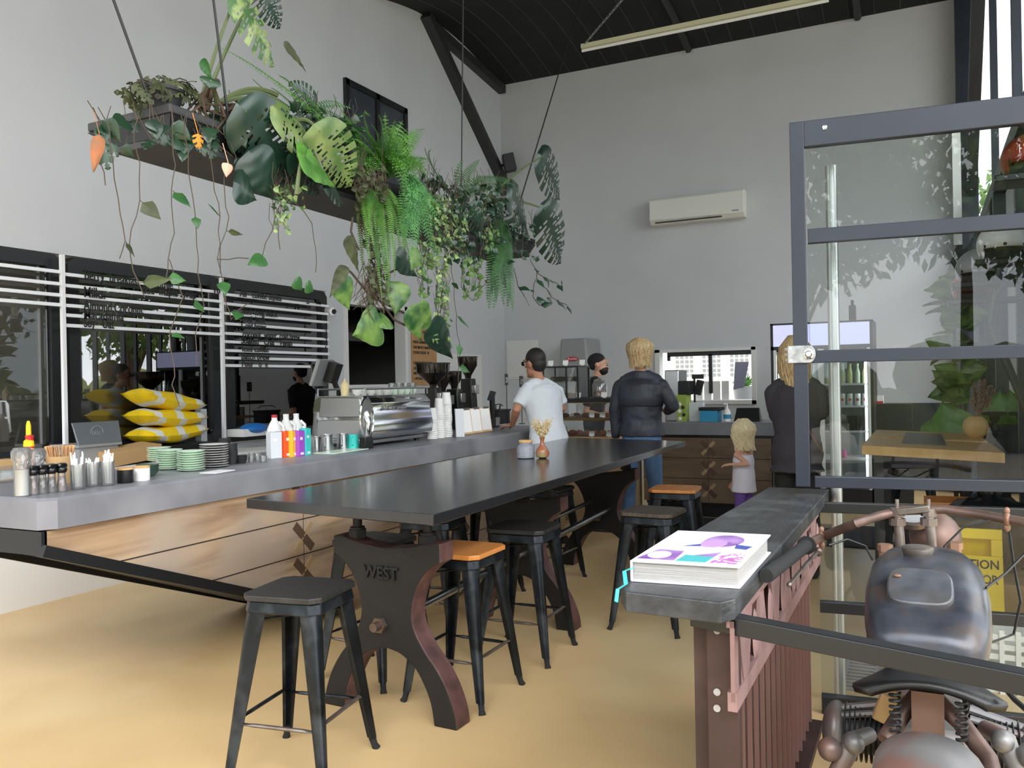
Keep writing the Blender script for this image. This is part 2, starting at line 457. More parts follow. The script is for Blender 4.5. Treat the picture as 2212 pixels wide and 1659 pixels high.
# windows of the left wall (office behind)
def rframe(b, y0, y1, z0, z1, t, x0, x1, ch=.05):
    """frame in the X plane with clipped corners"""
    o = [(y0+ch, z0), (y1-ch, z0), (y1, z0+ch), (y1, z1-ch), (y1-ch, z1), (y0+ch, z1), (y0, z1-ch), (y0, z0+ch)]
    c2 = ch*.8; a0, a1, c0, c1 = y0+t, y1-t, z0+t, z1-t
    i = [(a0+c2, c0), (a1-c2, c0), (a1, c0+c2), (a1, c1-c2), (a1-c2, c1), (a0+c2, c1), (a0, c1-c2), (a0, c0+c2)]
    n = 8
    vs = [(x0, *p) for p in o]+[(x0, *p) for p in i]+[(x1, *p) for p in o]+[(x1, *p) for p in i]
    fs = []
    for k in range(n):
        q = (k+1) % n
        fs += [(k, q, n+q, n+k), (2*n+k, 3*n+k, 3*n+q, 2*n+q), (k, 2*n+k, 2*n+q, q), (n+k, n+q, 3*n+q, 3*n+k)]
    b.add(vs, fs)
for i, (ya, yb_) in enumerate(((2.02, 4.275), (4.33, 5.865), (5.955, 7.44))):
    b = MB(); rframe(b, ya, yb_, .94, 2.475, .09, XL-.05, XL+.025)
    fr = struct('window_%d' % (i+1), b, 'frame_black', 'black framed office window in the left wall', smooth=False)
    b = MB(); b.bb(XL-.02, XL-.012, ya+.1, yb_-.1, 1.0, 2.40); obj('pane', b, 'pane_dark', fr, w=True, smooth=False)
# office room behind
b = MB(); b.bb(-8.2, -8.1, 1.5, 7.7, 0, 2.9); b.bb(-8.1, XL-.14, 1.4, 1.5, 0, 2.9); b.bb(-8.1, XL-.14, 7.65, 7.75, 0, 2.9); b.bb(-8.2, XL-.14, 1.4, 7.75, 2.8, 2.9)
struct('wall_office', b, 'room_dark', smooth=False)
b = MB(); b.bb(-7.9, XL-.16, 1.55, 7.6, .88, .93); tag(obj('office_desk', b, 'room_mid', smooth=False), 'long dark desk top behind the black framed windows', 'desk')
b = MB(); b.bb(-7.9, -7.3, 5.95, 6.45, .93, 2.35)
rf = tag(obj('refrigerator', b, 'room_mid', bevel=.02), 'tall grey cabinet with black dispenser behind the rightmost office window', 'refrigerator')
b = MB(); b.bb(-7.3, -7.28, 6.05, 6.35, 1.35, 1.8); obj('dispenser', b, 'black', rf, w=True)
t = thing('office_fill', 'flat glowing panel added inside the office to brighten it behind the menu windows', 'fill light', (-7.0, 4.8, 2.74))
b = MB(); b.bb(-.3, .3, -.6, .6, 0, .05); obj('glow_slab', b, mat('fill_glow', 'fff4e4', emit=16), t)  # emissive slab added to lighten the office behind the menu lettering
# kitchen behind the hatch
b = MB(); b.bb(-8.0, -7.9, 7.8, 10, .4, 3); b.bb(-7.9, XL-.14, 7.76, 7.8, .4, 3); b.bb(-7.9, XL-.14, 9.9, 10, .4, 3); b.bb(-8, XL-.14, 7.76, 10, 2.95, 3.05); b.bb(-8, XL-.14, 7.76, 10, .35, .4)
struct('wall_kitchen', b, 'room_mid', smooth=False)
b = MB()
for y in (7.79, 9.02): b.bb(XL-.14, XL+.02, y-.03, y+.03, 1.43, 2.43)
b.bb(XL-.14, XL+.02, 7.76, 9.05, 2.38, 2.43); b.bb(XL-.14, XL+.1, 7.76, 9.05, 1.41, 1.46)
struct('window_4', b, 'wall_trim', 'white trimmed kitchen serving hatch in the left wall', smooth=False)
b = MB(); b.bb(-7.7, -6.3, 8.0, 9.85, 2.0, 2.1); b.hexa([(-7.7, 8.0, 2.1), (-6.4, 8.0, 2.1), (-6.4, 9.85, 2.1), (-7.7, 9.85, 2.1)], [(-7.5, 8.3, 2.6), (-6.9, 8.3, 2.6), (-6.9, 9.6, 2.6), (-7.5, 9.6, 2.6)])
tag(obj('range_hood', b, 'kitchen_steel', smooth=False), 'dark steel extractor hood seen through the kitchen hatch', 'hood')
b = MB(); b.tube([(-6.15, 7.92, 2.88), (-6.15, 8.0, 2.35), (-6.15, 8.1, 1.95)], .06, 14); tag(obj('duct_pipe', b, 'white'), 'pale round duct slanting down inside the kitchen hatch', 'pipe')
# upper dark window
b = MB(); b.bb(XL, XL+.04, 7.84, 9.11, 3.85, 3.93); b.bb(XL, XL+.04, 7.84, 9.11, 4.88, 4.95)
for y in (7.87, 8.47, 9.08): b.bb(XL, XL+.04, y-.035, y+.035, 3.85, 4.95)
fr = struct('window_5', b, 'frame_black', 'small black framed upper window behind the ferns', smooth=False)
b = MB(); b.bb(XL, XL+.015, 7.87, 9.08, 3.9, 4.9); obj('pane', b, mat('pane_night', '3a4048', .12), fr, w=True, smooth=False)
b = MB(); b.bb(XL, XL+.015, 9.76, 11.03, .1, 1.87)
dr = struct('door_1', b, 'wall_trim', 'white flush cupboard door low in the left wall near the corner', smooth=False)
# servery window in the back wall
b = MB(); b.bb(-3.47, -3.40, YB-.03, YB+.02, 1.1, 1.88); b.bb(-2.12, -2.06, YB-.03, YB+.02, 1.1, 1.88); b.bb(-3.47, -2.06, YB-.03, YB+.02, 1.1, 1.15); b.bb(-3.47, -2.06, YB-.03, YB+.02, 1.84, 1.88)
fr = struct('window_6', b, 'wall_trim', 'servery window in the back wall', smooth=False)
b = MB(); b.bb(-3.31, -2.12, YB+.05, YB+.1, 1.78, 1.84); b.bb(-2.72, -2.67, YB+.05, YB+.1, 1.25, 1.8); b.bb(-3.31, -3.27, YB+.05, YB+.1, 1.72, 1.8); obj('sliding_frame', b, 'frame_black', fr, w=True, smooth=False)
b = MB(); b.bb(-3.4, -2.12, YB, YB+.15, 1.14, 1.16); obj('window_sill', b, 'white', fr, w=True, smooth=False)
# right wall: glazed black frames and stacked folding leaves
b = MB()
for y in (4.35, 6.1, 7.9): b.bb(XR, XR+.05, y-.05, y+.05, -.1, 6.4)
for z in (0, 2.9, 6.1): b.bb(XR, XR+.1, 4.3, 11.8, z, z+.12)
b.bb(XR-.12, XR+.1, YB-.25, YB-.001, 0, 6.4)
b.beam((XR+.02, 8.2, 6.3), (XR+.02, 11.7, 3.6), .12, .16); b.beam((XR+.02, 8.9, 6.3), (XR+.02, 8.9, 5.6), .06, .1)
wr = struct('wall_right', b, 'frame_navy', smooth=False)
b = MB()
for ya, yb_ in ((4.4, 6.05), (6.15, 7.85), (7.95, 9.0)):
    b.bb(XR+.045, XR+.053, ya, yb_, .12, 2.9)
obj('pane', b, 'pane_tint', wr, w=True, smooth=False)
b = MB()
for ya, yb_ in ((4.4, 6.05), (6.15, 7.85), (7.95, 11.6)): b.bb(XR+.045, XR+.053, ya, yb_, 3.02, 6.1)
obj('pane', b, 'pane_high', wr, w=True, smooth=False)
b = MB()
for i in range(11):
    y = 8.75+i*.27; b.bb(XR-.06 if i % 2 else XR-.02, XR+.05, y-.014, y+.014, .1, 2.85)
fl = struct('door_2', b, 'frame_navy', 'stack of dark folding door leaves against the right wall', smooth=False)
# floor mats behind the counter corner
b = MB(); b.bb(-3.2, .3, 7.68, 8.78, 0, .012); tag(obj('floor_mat', b, 'floor_mat', smooth=False), 'black rubber mat on the floor in front of the back counter', 'mat')

# outside: trees, hedge, white building seen through the windows and mirrored in the glass
def tree(x, y, h, r, m, label, palm=False, seed=1, z0=-.13, group=None):
    rnd = random.Random(seed); t = thing('palm_tree' if palm else 'tree', label, 'tree', (x, y, z0), 0, group)
    b = MB()
    if palm:
        b.tube([(0, 0, 0), (.1, 0, h*.5), (0, .1, h)], [.17, .13, .11], 8); obj('trunk', b, 'bark', t)
        b = MB()
        for i in range(26):
            a = rnd.uniform(0, 2*pi); L = r*rnd.uniform(.8, 1.1); e = rnd.uniform(-.2, .9)
            pts = [V((cos(a)*L*u, sin(a)*L*u, h+L*(e*u-1.1*u*u))) for u in [i/8 for i in range(9)]]
            for k in range(8):
                p, q = pts[k], pts[k+1]; s = V((-sin(a), cos(a), 0))*(.28*sin(pi*(k+1)/9)+.02)
                b.add([p-s-V((0, 0, .15)), p, q, q-s-V((0, 0, .15))], [(0, 1, 2, 3)]); b.add([p, p+s-V((0, 0, .15)), q+s-V((0, 0, .15)), q], [(0, 1, 2, 3)])
        obj('fronds', b, m, t); return t
    b.tube([(0, 0, 0), (.05, 0, h*.4), (0, .1, h*.7)], [.16, .12, .06], 8)
    for i in range(5):
        a = rnd.uniform(0, 6.28); b.tube([(0, 0, h*rnd.uniform(.3, .5)), (cos(a)*r*.4, sin(a)*r*.4, h*.65)], [.06, .02], 6)
    obj('trunk', b, 'bark', t)
    b = MB()
    for i in range(2600):
        d = V((rnd.gauss(0, 1), rnd.gauss(0, 1), rnd.gauss(0, .9))).normalized()*r*rnd.uniform(.55, 1.05)
        c = V((0, 0, h*.72)) + V((d.x, d.y, d.z*.75)); R = Euler([rnd.uniform(0, 6) for _ in range(3)]).to_matrix(); s = r*.06
        b.add([c+R@V((-s, 0, 0)), c+R@V((0, -s*.5, 0)), c+R@V((s, 0, 0)), c+R@V((0, s*.5, 0))], [(0, 1, 2, 3)])
    obj('crown', b, m, t); return t
tree(3.2, 12.5, 4.8, 1.7, 'tree_leaf', 'leafy green tree outside the right wall beside the folding doors', seed=3)
tree(8.5, 12.8, 7, 2.2, 'tree_leaf_b', 'large dense tree outside to the right, mirrored in the office window', seed=4)
tree(2.4, 17.5, 6, 1.7, 'tree_leaf', 'tall tree beyond the back right corner of the building', seed=8)
tree(5.2, 9.0, 4.2, 1.9, None or 'tree_leaf', 'palm tree outside to the right, mirrored in the office window', palm=True, seed=5)
for i in range(7): tree(-9+i*3.3, -13-(i % 2)*1.5, 7.5+(i*37 % 5)*.4, 2.9, ('tree_leaf', 'tree_leaf_b')[i % 2], 'tree of the row standing far behind the entrance, mirrored in the glass sash', seed=60+i, group='trees behind the entrance')
b = MB(); rr = random.Random(8)
for i in range(60): b.ell((-12+i*.42, -11+rr.uniform(-.3, .3), rr.uniform(.3, 1.5)), (rr.uniform(.5, .8), .6, rr.uniform(.5, .9)), seg=8, ring=6)
tag(obj('hedge', b, 'hedge'), 'clipped hedge far behind the entrance', 'hedge')
b = MB(); rr = random.Random(5)
for i in range(90):
    b.ell((3+i*.22, 20+rr.uniform(-.4, .4), rr.uniform(.4, 1.6)), (rr.uniform(.4, .7), .6, rr.uniform(.4, .8)), seg=8, ring=6)
tag(obj('hedge', b, 'hedge'), 'long clipped hedge outside beyond the right wall', 'hedge')
b = MB(); b.bb(-6.2, -2.4, 15.5, 18.5, -.13, 3.6); wb = tag(obj('neighbouring_building', b, 'building_white', smooth=False), 'bright white building seen outside through the servery window', 'building')
b = MB()
for g in range(5):
    for i in range(4):
        for j in range(5): b.bb(-4.15+g*.5+i*.09, -4.10+g*.5+i*.09, 15.47, 15.5, 1.5+j*.085, 1.55+j*.085)
obj('vent_grille', b, 'grey_plastic', wb, w=True, smooth=False)
b = MB()
for i in range(26):
    x = -2.3+i*.12; b.tube([(x, 14, .6), (x+1.2, 14, 1.9)], .006, 4); b.tube([(x+1.2, 14, .6), (x, 14, 1.9)], .006, 4)
for x in (-2.3, .2, 1.9): b.tube([(x, 14, -.13), (x, 14, 2)], .025, 6)
tag(obj('wire_fence', b, 'fence_grey'), 'diamond mesh wire fence outside the servery window', 'fence')

# sky and daylight
w = bpy.data.worlds.new('sky'); SC.world = w; w.use_nodes = True; N = w.node_tree.nodes; L = w.node_tree.links
bg = N['Background']; tc = N.new('ShaderNodeTexCoord'); n = N.new('ShaderNodeTexNoise'); n.inputs['Scale'].default_value = 2.2; n.inputs['Detail'].default_value = 5
L.new(tc.outputs['Generated'], n.inputs['Vector']); r = N.new('ShaderNodeValToRGB')
r.color_ramp.elements[0].color = lin('d3dde8'); r.color_ramp.elements[1].color = lin('ffffff'); r.color_ramp.elements[0].position = .35; r.color_ramp.elements[1].position = .6
L.new(n.outputs['Fac'], r.inputs[0]); L.new(r.outputs[0], bg.inputs[0]); bg.inputs[1].default_value = 3.4
sd = bpy.data.lights.new('sun', 'SUN'); sd.energy = 2.6; sd.angle = radians(50); so = bpy.data.objects.new('sun', sd); COL.objects.link(so)
so.rotation_euler = (radians(48), 0, radians(38))
SC.view_settings.view_transform = 'Standard'; SC.view_settings.look = 'None'; SC.view_settings.gamma = 1; SC.view_settings.use_curve_mapping = False
SC.view_settings.exposure = 0.48
SC.cycles.use_denoising = True
SC.cycles.max_bounces = 10; SC.cycles.transparent_max_bounces = 24; SC.cycles.diffuse_bounces = 5
SC.cycles.sample_clamp_indirect = 8
# ---------------------------------------------------------------- counters
CT = 1.0; CX = -3.3; CY0, CY1 = 2.31, 8.05; CD = .85
def chamfer_slab(b, poly, z0, z1, e=.012):
    n = len(poly); cx = sum(p[0] for p in poly)/n; cy = sum(p[1] for p in poly)/n
    ins = [(p[0]+(cx-p[0])*e/max(.3, abs(cx-p[0])), p[1]+(cy-p[1])*e/max(.3, abs(cy-p[1]))) for p in poly]
    vs = [(*p, z0) for p in poly]+[(*p, z1-e) for p in poly]+[(*p, z1) for p in ins]
    fs = [tuple(range(n-1, -1, -1)), tuple(range(2*n, 3*n))]
    for k in range(n):
        q = (k+1) % n; fs += [(k, q, n+q, n+k), (n+k, n+q, 2*n+q, 2*n+k)]
    b.add(vs, fs)
bar = thing('bar_counter', 'long bar counter with thick concrete top and pale timber front cantilevered to a point', 'counter', (CX-CD/2, 5.4, 0))
b = MB(); chamfer_slab(b, [(CX-.05, CY0), (CX, CY0+.06), (CX, CY1), (CX-CD, CY1), (CX-CD, CY0)], .868, CT)
obj('worktop', b, 'concrete', bar, w=True, smooth=False)
fx = CX-.03
prof = [(CY0+.02, .862), (CY1-.02, .862), (CY1-.02, 0), (4.32, 0), (CY0+.02, .80)]
b = MB(); b.prism([(y, z) for y, z in prof], 'X', fx-.03, fx); obj('timber_front', b, 'counter_wood', bar, w=True, smooth=False)
b = MB(); pb = [(CY0+.03, .85), (CY1-.04, .85), (CY1-.04, 0), (4.34, 0), (CY0+.03, .79)]
b.prism(pb, 'X', CX-CD+.03, fx-.03); obj('carcass', b, 'frame_black', bar, w=True, smooth=False)
b = MB(); b.beam((fx+.002, CY0+.0, .785), (fx+.002, 4.36, -.02+.03), .05, .05); b.beam((CX-CD+.06, CY0, .785), (CX-CD+.06, 4.36, .01), .05, .05)
b.bb(CX-CD+.05, fx, CY0+.005, CY0+.03, .76, .862)
obj('edge_trim', b, 'frame_black', bar, w=True, smooth=False)
b = MB(); lo = lambda z: 4.32-(4.32-CY0-.02)*(z/.80)
for z in (.665, .455, .235): b.bb(fx-.002, fx+.0015, lo(z)+.02, CY1-.03, z-.003, z+.003)
for y in (3.97, 5.9): b.bb(fx-.002, fx+.0015, y-.0015, y+.0015, .12 if y < 4 else .02, .86)
obj('board_groove', b, 'groove', bar, w=True, smooth=False)
def crosses(pts, par, place, size=.078):
    for u, z in pts:
        for sx, sz in ((-1, 1), (1, -1)):
            d = MB(); d.hexa(*[[place(u+sx*a+k*c, z+sz*a+k*c, t) for a, c in ((.004, .018), (size, .018), (size, -.018), (.004, -.018))] for k, t in ((1, 0), (1, .004))])
            obj('cross_inlay', d, 'inlay_dark', par, w=True, smooth=False)
        for sx, sz in ((1, 1), (-1, -1)):
            l = MB(); l.hexa(*[[place(u+sx*a+k*c, z+sz*a-k*c, t) for a, c in ((.004, .012), (size*.95, .012), (size*.95, -.012), (.004, -.012))] for k, t in ((1, 0), (1, .003))])
            obj('cross_inlay', l, 'inlay_light', par, w=True, smooth=False)
crosses([(3.97, .79), (3.97, .56), (3.97, .35), (5.9, .79), (5.9, .56), (5.9, .35), (5.9, .13)], bar, lambda u, z, t: V((fx+t, u, z)))
# return counter towards the back wall
bc = thing('back_counter', 'grey concrete topped return counter with dark timber drawer boards and cross inlays', 'counter', (-2.1, 9.2, 0))
b = MB(); chamfer_slab(b, [(-2.75, 8.80), (-1.36, 8.80), (-1.36, 9.5), (-2.75, 9.5)], .868, 1.0); obj('worktop', b, 'concrete', bc, w=True, smooth=False)
b = MB(); b.bb(-2.72, -1.38, 8.86, 9.45, .13, .868); b.bb(-2.72, -1.38, 8.9, 9.45, 0, .13); obj('carcass', b, 'frame_black', bc, w=True, smooth=False)
b = MB(); b.bb(-2.74, -1.385, 8.83, 8.86, .16, .835); obj('timber_front', b, 'counter_wood_dark', bc, w=True, smooth=False)
b = MB()
for z in (.625, .41): b.bb(-2.74, -1.385, 8.8285, 8.832, z-.003, z+.003)
b.bb(-2.045, -2.041, 8.8285, 8.832, .17, .83); b.bb(-1.4, -1.388, 8.826, 8.84, .16, .84); obj('board_groove', b, 'groove', bc, w=True, smooth=False)
crosses([(-2.04, .73), (-2.04, .52), (-2.04, .29)], bc, lambda u, z, t: V((u, 8.829-t, z)), .07)

# ---------------------------------------------------------------- high table
TZ = .95; NR, NL, FL, FR = V((-1.70, 2.78, 0)), V((-2.76, 2.905, 0)), V((-2.875, 7.05, 0)), V((-1.752, 6.80, 0))
tb = thing('communal_table', 'long black timber communal high table on cast iron pedestals', 'table', (-2.3, 4.9, 0))
b = MB(); q = [NR, FR, FL, NL]; b.hexa([p+V((0, 0, TZ-.045)) for p in q], [p+V((0, 0, TZ)) for p in q]); obj('tabletop', b, 'table_black', tb, w=True, smooth=False, bevel=.004)
half = [(0, .735), (.14, .75), (.235, .775), (.285, .775), (.285, .695), (.24, .67), (.19, .62), (.15, .54), (.135, .46), (.15, .39), (.2, .31), (.26, .24), (.31, .16), (.345, .07), (.355, 0), (.24, 0), (.225, .09), (.19, .17), (.14, .24), (.07, .285), (0, .30)]
def catmull(p, a, c, n=4):
    o = p[:a+1]
    for i in range(a, c):
        q0, q1, q2, q3 = p[max(a, i-1)], p[i], p[i+1], p[min(c, i+2)]
        for k in range(1, n+1):
            t = k/n; o.append(tuple(.5*(2*q1[j]+(q2[j]-q0[j])*t+(2*q0[j]-5*q1[j]+4*q2[j]-q3[j])*t*t+(3*q1[j]-q0[j]-3*q2[j]+q3[j])*t**3) for j in (0, 1)))
    return o+p[c+1:]
half = catmull(half, 15, 20); half = catmull(half, 5, 14)
def casting(cx, y, th=.11, rot=2, word=None):
    poly = [(x, z) for x, z in half]+[(-x, z) for x, z in reversed(half[1:-1])]
    t = thing('x', None, None); bpy.data.objects.remove(t)
    R = Matrix.Rotation(radians(-rot), 3, 'Z')
    def tr(p): return V((cx, y, 0)) + R @ V(p)
    b = MB(); n = len(half)
    # quads between outer and inner contour keep the concave outline clean
    full = poly
    b.mi = 0
    vs = [tr((x*1.0, -th/2, z)) for x, z in full]+[tr((x, th/2, z)) for x, z in full]; m = len(full)
    o = len(b.v); b.v += vs; b.f.append(tuple(o+i for i in range(m))); b.m.append(0); b.f.append(tuple(o+m+i for i in reversed(range(m)))); b.m.append(0)
    for i in range(m):
        j = (i+1) % m; b.f.append((o+i, o+m+i, o+m+j, o+j)); b.m.append(1)
    p = obj('pedestal', b, ['cast_iron', 'cast_rust'], tb, w=True, smooth=False, bevel=.006)
    zt = TZ-.045
    for s in (-1, 1):
        b = MB(); c = tr((s*.19, 0, 0)); b.cyl((c.x, c.y, .76), .021, zt-.76, 14); b.cyl((c.x, c.y, .765), .042, .035, 6); b.cyl((c.x, c.y, .80), .034, .012, 14); b.bb(c.x-.05, c.x+.05, c.y-.05, c.y+.05, zt-.012, zt-.0005)
        obj('threaded_post', b, 'cast_iron', p, w=True)
    b = MB(); c = tr((-.03, -th/2, .40)); b.cyl(c, .036, .02, 6, (90, 0, -rot)); b.cyl(c+V((0, -.015, 0)), .02, .04, 12, (90, 0, -rot)); obj('hex_bolt', b, 'old_metal', p, w=True)
    if word:
        c = tr((-.115, -th/2-.004, .605)); text(word, c, .075, 'cast_iron', p, (90, 0, -rot), ext=.006, fit=.19, bold=.002)
    return p
casting(-2.13, 3.13, word='WEST'); casting(-2.20, 4.62); casting(-2.27, 6.25)
b = MB(); b.tube([(-2.07, 3.18, .44), (-2.21, 6.2, .46)], .021, 12); b.tube([(-2.22, 3.18, .50), (-2.34, 6.2, .52)], .015, 10); obj('tie_rod', b, 'steel', tb, w=True)

# ---------------------------------------------------------------- stools
def make_stool(label, wood):
    t = thing('bar_stool', label, 'stool', (0, 0, 0), 0, 'metal bar stools around the high table')
    H = .66
    def sq(r, c, z): return [(r-c, -r, z), (r, -r+c, z), (r, r-c, z), (r-c, r, z), (-r+c, r, z), (-r, r-c, z), (-r, -r+c, z), (-r+c, -r, z)]
    b = MB(); b.hexa(sq(.165, .035, H), sq(.165, .035, H+.022)); obj('seat', b, wood, t, smooth=False, bevel=.004)
    b = MB(); b.hexa(sq(.162, .035, H-.045), sq(.155, .035, H-.001)); obj('seat_rim', b, 'stool_metal', t, smooth=False, bevel=.006)
    for i, (sx, sy) in enumerate(((1, -1), (1, 1), (-1, 1), (-1, -1))):
        b = MB(); top = V((sx*.128, sy*.128, H-.012)); bot = V((sx*.205, sy*.205, .0))
        # folded sheet leg: angle section open to the inside, narrowing downwards
        def sec(u, k):
            c = top.lerp(bot, u); w = .062*(1-u)+.026*u; z = c.z
            o = V((sx, 0, 0)); p = V((0, sy, 0)); q = (o+p)*.012*(1-u*.5)
            return [c - o*w, c-o*w*.25+p*w*.34+q*.2, c+q, c-p*w*.25+o*w*.34+q*.2, c - p*w, c - p*w*.9-o*.012, c-q*1.2, c-o*w*.9-p*.012]
        rings = [sec(u, 0) for u in (0, .15, .5, .85, .93)]
        n = 8; vs = [v for r_ in rings for v in r_]
        fs = [(i_*n+k, i_*n+(k+1) % n, (i_+1)*n+(k+1) % n, (i_+1)*n+k) for i_ in range(4) for k in range(n)]+[tuple(range(n-1, -1, -1)), tuple(4*n+k for k in range(n))]
        b.add(vs, fs)
        lg = obj('leg', b, 'stool_metal', t, angle=50)
        b = MB(); c = top.lerp(bot, .91); b.tube([c-V((sx, sy, 0))*.008, bot.lerp(c, .3)-V((sx, sy, 0))*.004, bot], [.015, .013, .017], 10); obj('foot_cap', b, 'rubber', lg)
    for k, (a, c) in enumerate((((1, -1), (1, 1)), ((1, 1), (-1, 1)), ((-1, 1), (-1, -1)), ((-1, -1), (1, -1)))):
        z = .205 if k % 2 else .225; u = 1-z/H; w = .128+(.205-.128)*u-.012
        b = MB(); A = V((a[0]*w, a[1]*w, z)); B = V((c[0]*w, c[1]*w, z)); b.tube([A, A.lerp(B, .12), A.lerp(B, .2), A.lerp(B, .8), A.lerp(B, .88), B], [(.012, .004), (.011, .004), .008, .008, (.011, .004), (.012, .004)], 8); obj('footrest_bar', b, 'old_metal' if k in (0, 3) else 'stool_metal', t)
    b = MB(); b.tube([(-.13, .13, H-.075), (.13, -.13, H-.075)], .005, 6); b.tube([(.13, .13, H-.08), (-.13, -.13, H-.08)], .005, 6); obj('cross_brace', b, 'stool_metal', t)
    return t
sb = make_stool('black bar stool in front, nearest the camera beside the WEST casting', 'stool_wood_black')
so_ = make_stool('bar stool with orange wooden seat between the near and middle castings', 'stool_wood_orange')
sg = make_stool('bar stool with worn grey brown wooden seat standing alone right of the table', 'stool_wood_grey')
kids_index()
def put(o, x, y, r): o.location = (x, y, 0); o.rotation_euler = (0, 0, radians(r))
put(sb, -2.165, 2.56, 9); put(so_, -1.965, 3.46, 0); put(sg, -1.46, 4.87, -3)
dup(sb, (-1.95, 4.12, 0), 2, 'black seated bar stool behind the orange seated one, before the middle casting')
dup(sb, (-2.62, 4.28, 0), 6, 'black bar stool on the counter side behind the near end of the table')
dup(sb, (-2.50, 3.52, 0), -4, 'black bar stool tucked behind the WEST casting on the counter side')
dup(sb, (-2.72, 5.10, 0), 3, 'black bar stool on the counter side beside the middle casting')
dup(sb, (-2.50, 5.68, 0), -2, 'black bar stool on the counter side nearest the far casting')
dup(so_, (-1.61, 5.93, 0), 4, 'bar stool with orange wooden seat at the far end near the jeans')
q = P(2060, 1080, Z=.68); dup(so_, (q.x, q.y, 0), 0, 'bar stool with orange wooden seat behind the motorcycle handlebar')
q = P(1990, 1110, Z=.68); dup(sb, (-.1, 7.9, 0), 0, 'black bar stool at the far end of the pale timber table')

# jar and vase on the table
p = P(1136, 990, Z=TZ); t = thing('candle_jar', 'speckled grey ceramic jar with pale wooden lid on the black table', 'jar', p)
b = MB(); b.lathe([(.05, 0), (.058, .006), (.058, .07), (.05, .085), (.042, .09), (.043, .105), (.03, .107)], seg=28); obj('jar_body', b, 'candle_grey', t)
b = MB(); b.lathe([(.044, .105), (.046, .108), (.046, .118), (.042, .121)], seg=28); obj('lid', b, 'beige_wood', t)
p = P(1172, 990, Z=TZ); t = tag(obj('bud_vase', MB().lathe([(.02, 0), (.04, .01), (.046, .035), (.038, .06), (.018, .085), (.012, .11), (.016, .135), (.019, .14), (.013, .138), (.01, .11)], p, 24), 'vase_red'), 'small red and olive glazed bud vase beside the grey jar', 'vase')
b = MB(); rr = random.Random(3)
for i in range(34):
    a = rr.uniform(0, 6.28); L = rr.uniform(.07, .16); k = rr.uniform(.1, .75)
    e = p+V((0, 0, .12)); q = e+V((cos(a)*k*L, sin(a)*k*L, L)); b.tube([e, e.lerp(q, .5)+V((0, 0, .01)), q], .0016, 4)
    for j in range(10):
        c = e.lerp(q, .35+.065*j)+V([rr.uniform(-.009, .009) for _ in range(3)]); b.ell(c, (.0035, .0035, .009), (rr.uniform(-50, 50), rr.uniform(-50, 50), 0), 5, 4)
tag(obj('dried_flowers', b, 'dry_flower'), 'bunch of straw coloured dried flowers in the red vase', 'flowers')
# ---------------------------------------------------------------- hanging planter
PZ0, PZ1 = 2.50, 2.655
pl = thing('hanging_planter', 'long dark wooden planter tray hung on cables over the bar', 'planter', (-3.05, 4.5, PZ0))
bot = [(-3.22, 2.62), (-2.86, 2.60), (-2.96, 6.46), (-3.36, 6.46)]; top = [(-3.37, 2.60), (-2.83, 2.58), (-2.93, 6.52), (-3.52, 6.52)]
b = MB(); b.hexa([V((*p, PZ0+.03)) for p in bot], [V((*p, PZ1-.045)) for p in top]); obj('tray', b, 'frame_black', pl, w=True, smooth=False)
b = MB(); b.hexa([V((*p, PZ1-.04)) for p in top], [V((p[0]*1.0, p[1], PZ1)) for p in top]); obj('rim', b, 'planter_paint', pl, w=True, smooth=False, bevel=.008)
b = MB(); b.hexa([V((*p, PZ0)) for p in bot], [V((*p, PZ0+.03)) for p in bot]); obj('base_board', b, 'planter_paint', pl, w=True, smooth=False, bevel=.004)
for (px, py), (qx, qy), x0 in (((308, 175), (245, 0), -2.9), ((487, 210), (461, 0), -2.87), ((997, 380), (999, 150), -2.9), ((1125, 430), (1193, 205), -2.93)):
    A = P(px, py, X=x0); B = P(qx, qy, X=x0); d = (B-A).normalized(); A = A + d*((PZ1-A.z)/d.z); B = A + d*((6.1-A.z)/d.z)
    b = MB(); b.tube([A, B], .006, 6); obj('cable', b, 'black', pl, w=True)

# ---- plant generators
def leaf(b, base, tip, nrm, W, split=0, heart=.5, droop=.12, cup=.1, hole=0, nu=26, nv=6, seed=0):
    base, tip = V(base), V(tip); d = tip-base; L = d.length; d.normalize()
    n = V(nrm); n = (n-d*n.dot(d)).normalized(); s = d.cross(n).normalized()
    for side in (-1, 1):
        g = []
        for i in range(nu+1):
            t = i/nu; w = (W/2*1.1*(sin(pi*min(1, t**.6)))**.65*(1-t)**.25) if split else W/2*1.28*(sin(pi*min(1, t**.5)))**.8*(1-t)**(.42 if heart >= .3 else .16); back = heart*W*.5*(1-t)**3
            for j in range(nv+1):
                v = j/nv; sh = (.22 if split else .07)*L*v*(.4+.6*t)*(1-t**3) - back*v
                p = base + d*(t*L + sh*(1 if t < .98 else 0)) + s*side*w*v - n*(cup*W*v*v*.6 + droop*L*(t*t)) + n*(.01*L*sin((t*9+seed)*3)*v)
                g.append(p)
        o = len(b.v); b.v += g
        for i in range(nu):
            t = (i+.5)/nu
            for j in range(nv):
                v = (j+.5)/nv
                if split and .12 < t < .93:
                    fr = (i % 5)
                    if (v > .3 and fr == 3) or (v > .5 and fr == 4): continue
                    if hole and fr == 1 and .14 < v < .34: continue
                    if hole > 1 and fr == 1 and .5 < v < .65: continue
                k = o+i*(nv+1)+j
                q = (k, k+1, k+nv+2, k+nv+1); b.f.append(q if side > 0 else q[::-1]); b.m.append(b.mi)
    return b
def petiole(b, pts, r=.008, r2=None): b.tube(pts, [r+(r2 or r*.6)*0 if False else r*(1-.4*i/(len(pts)-1)) for i in range(len(pts))], 6)
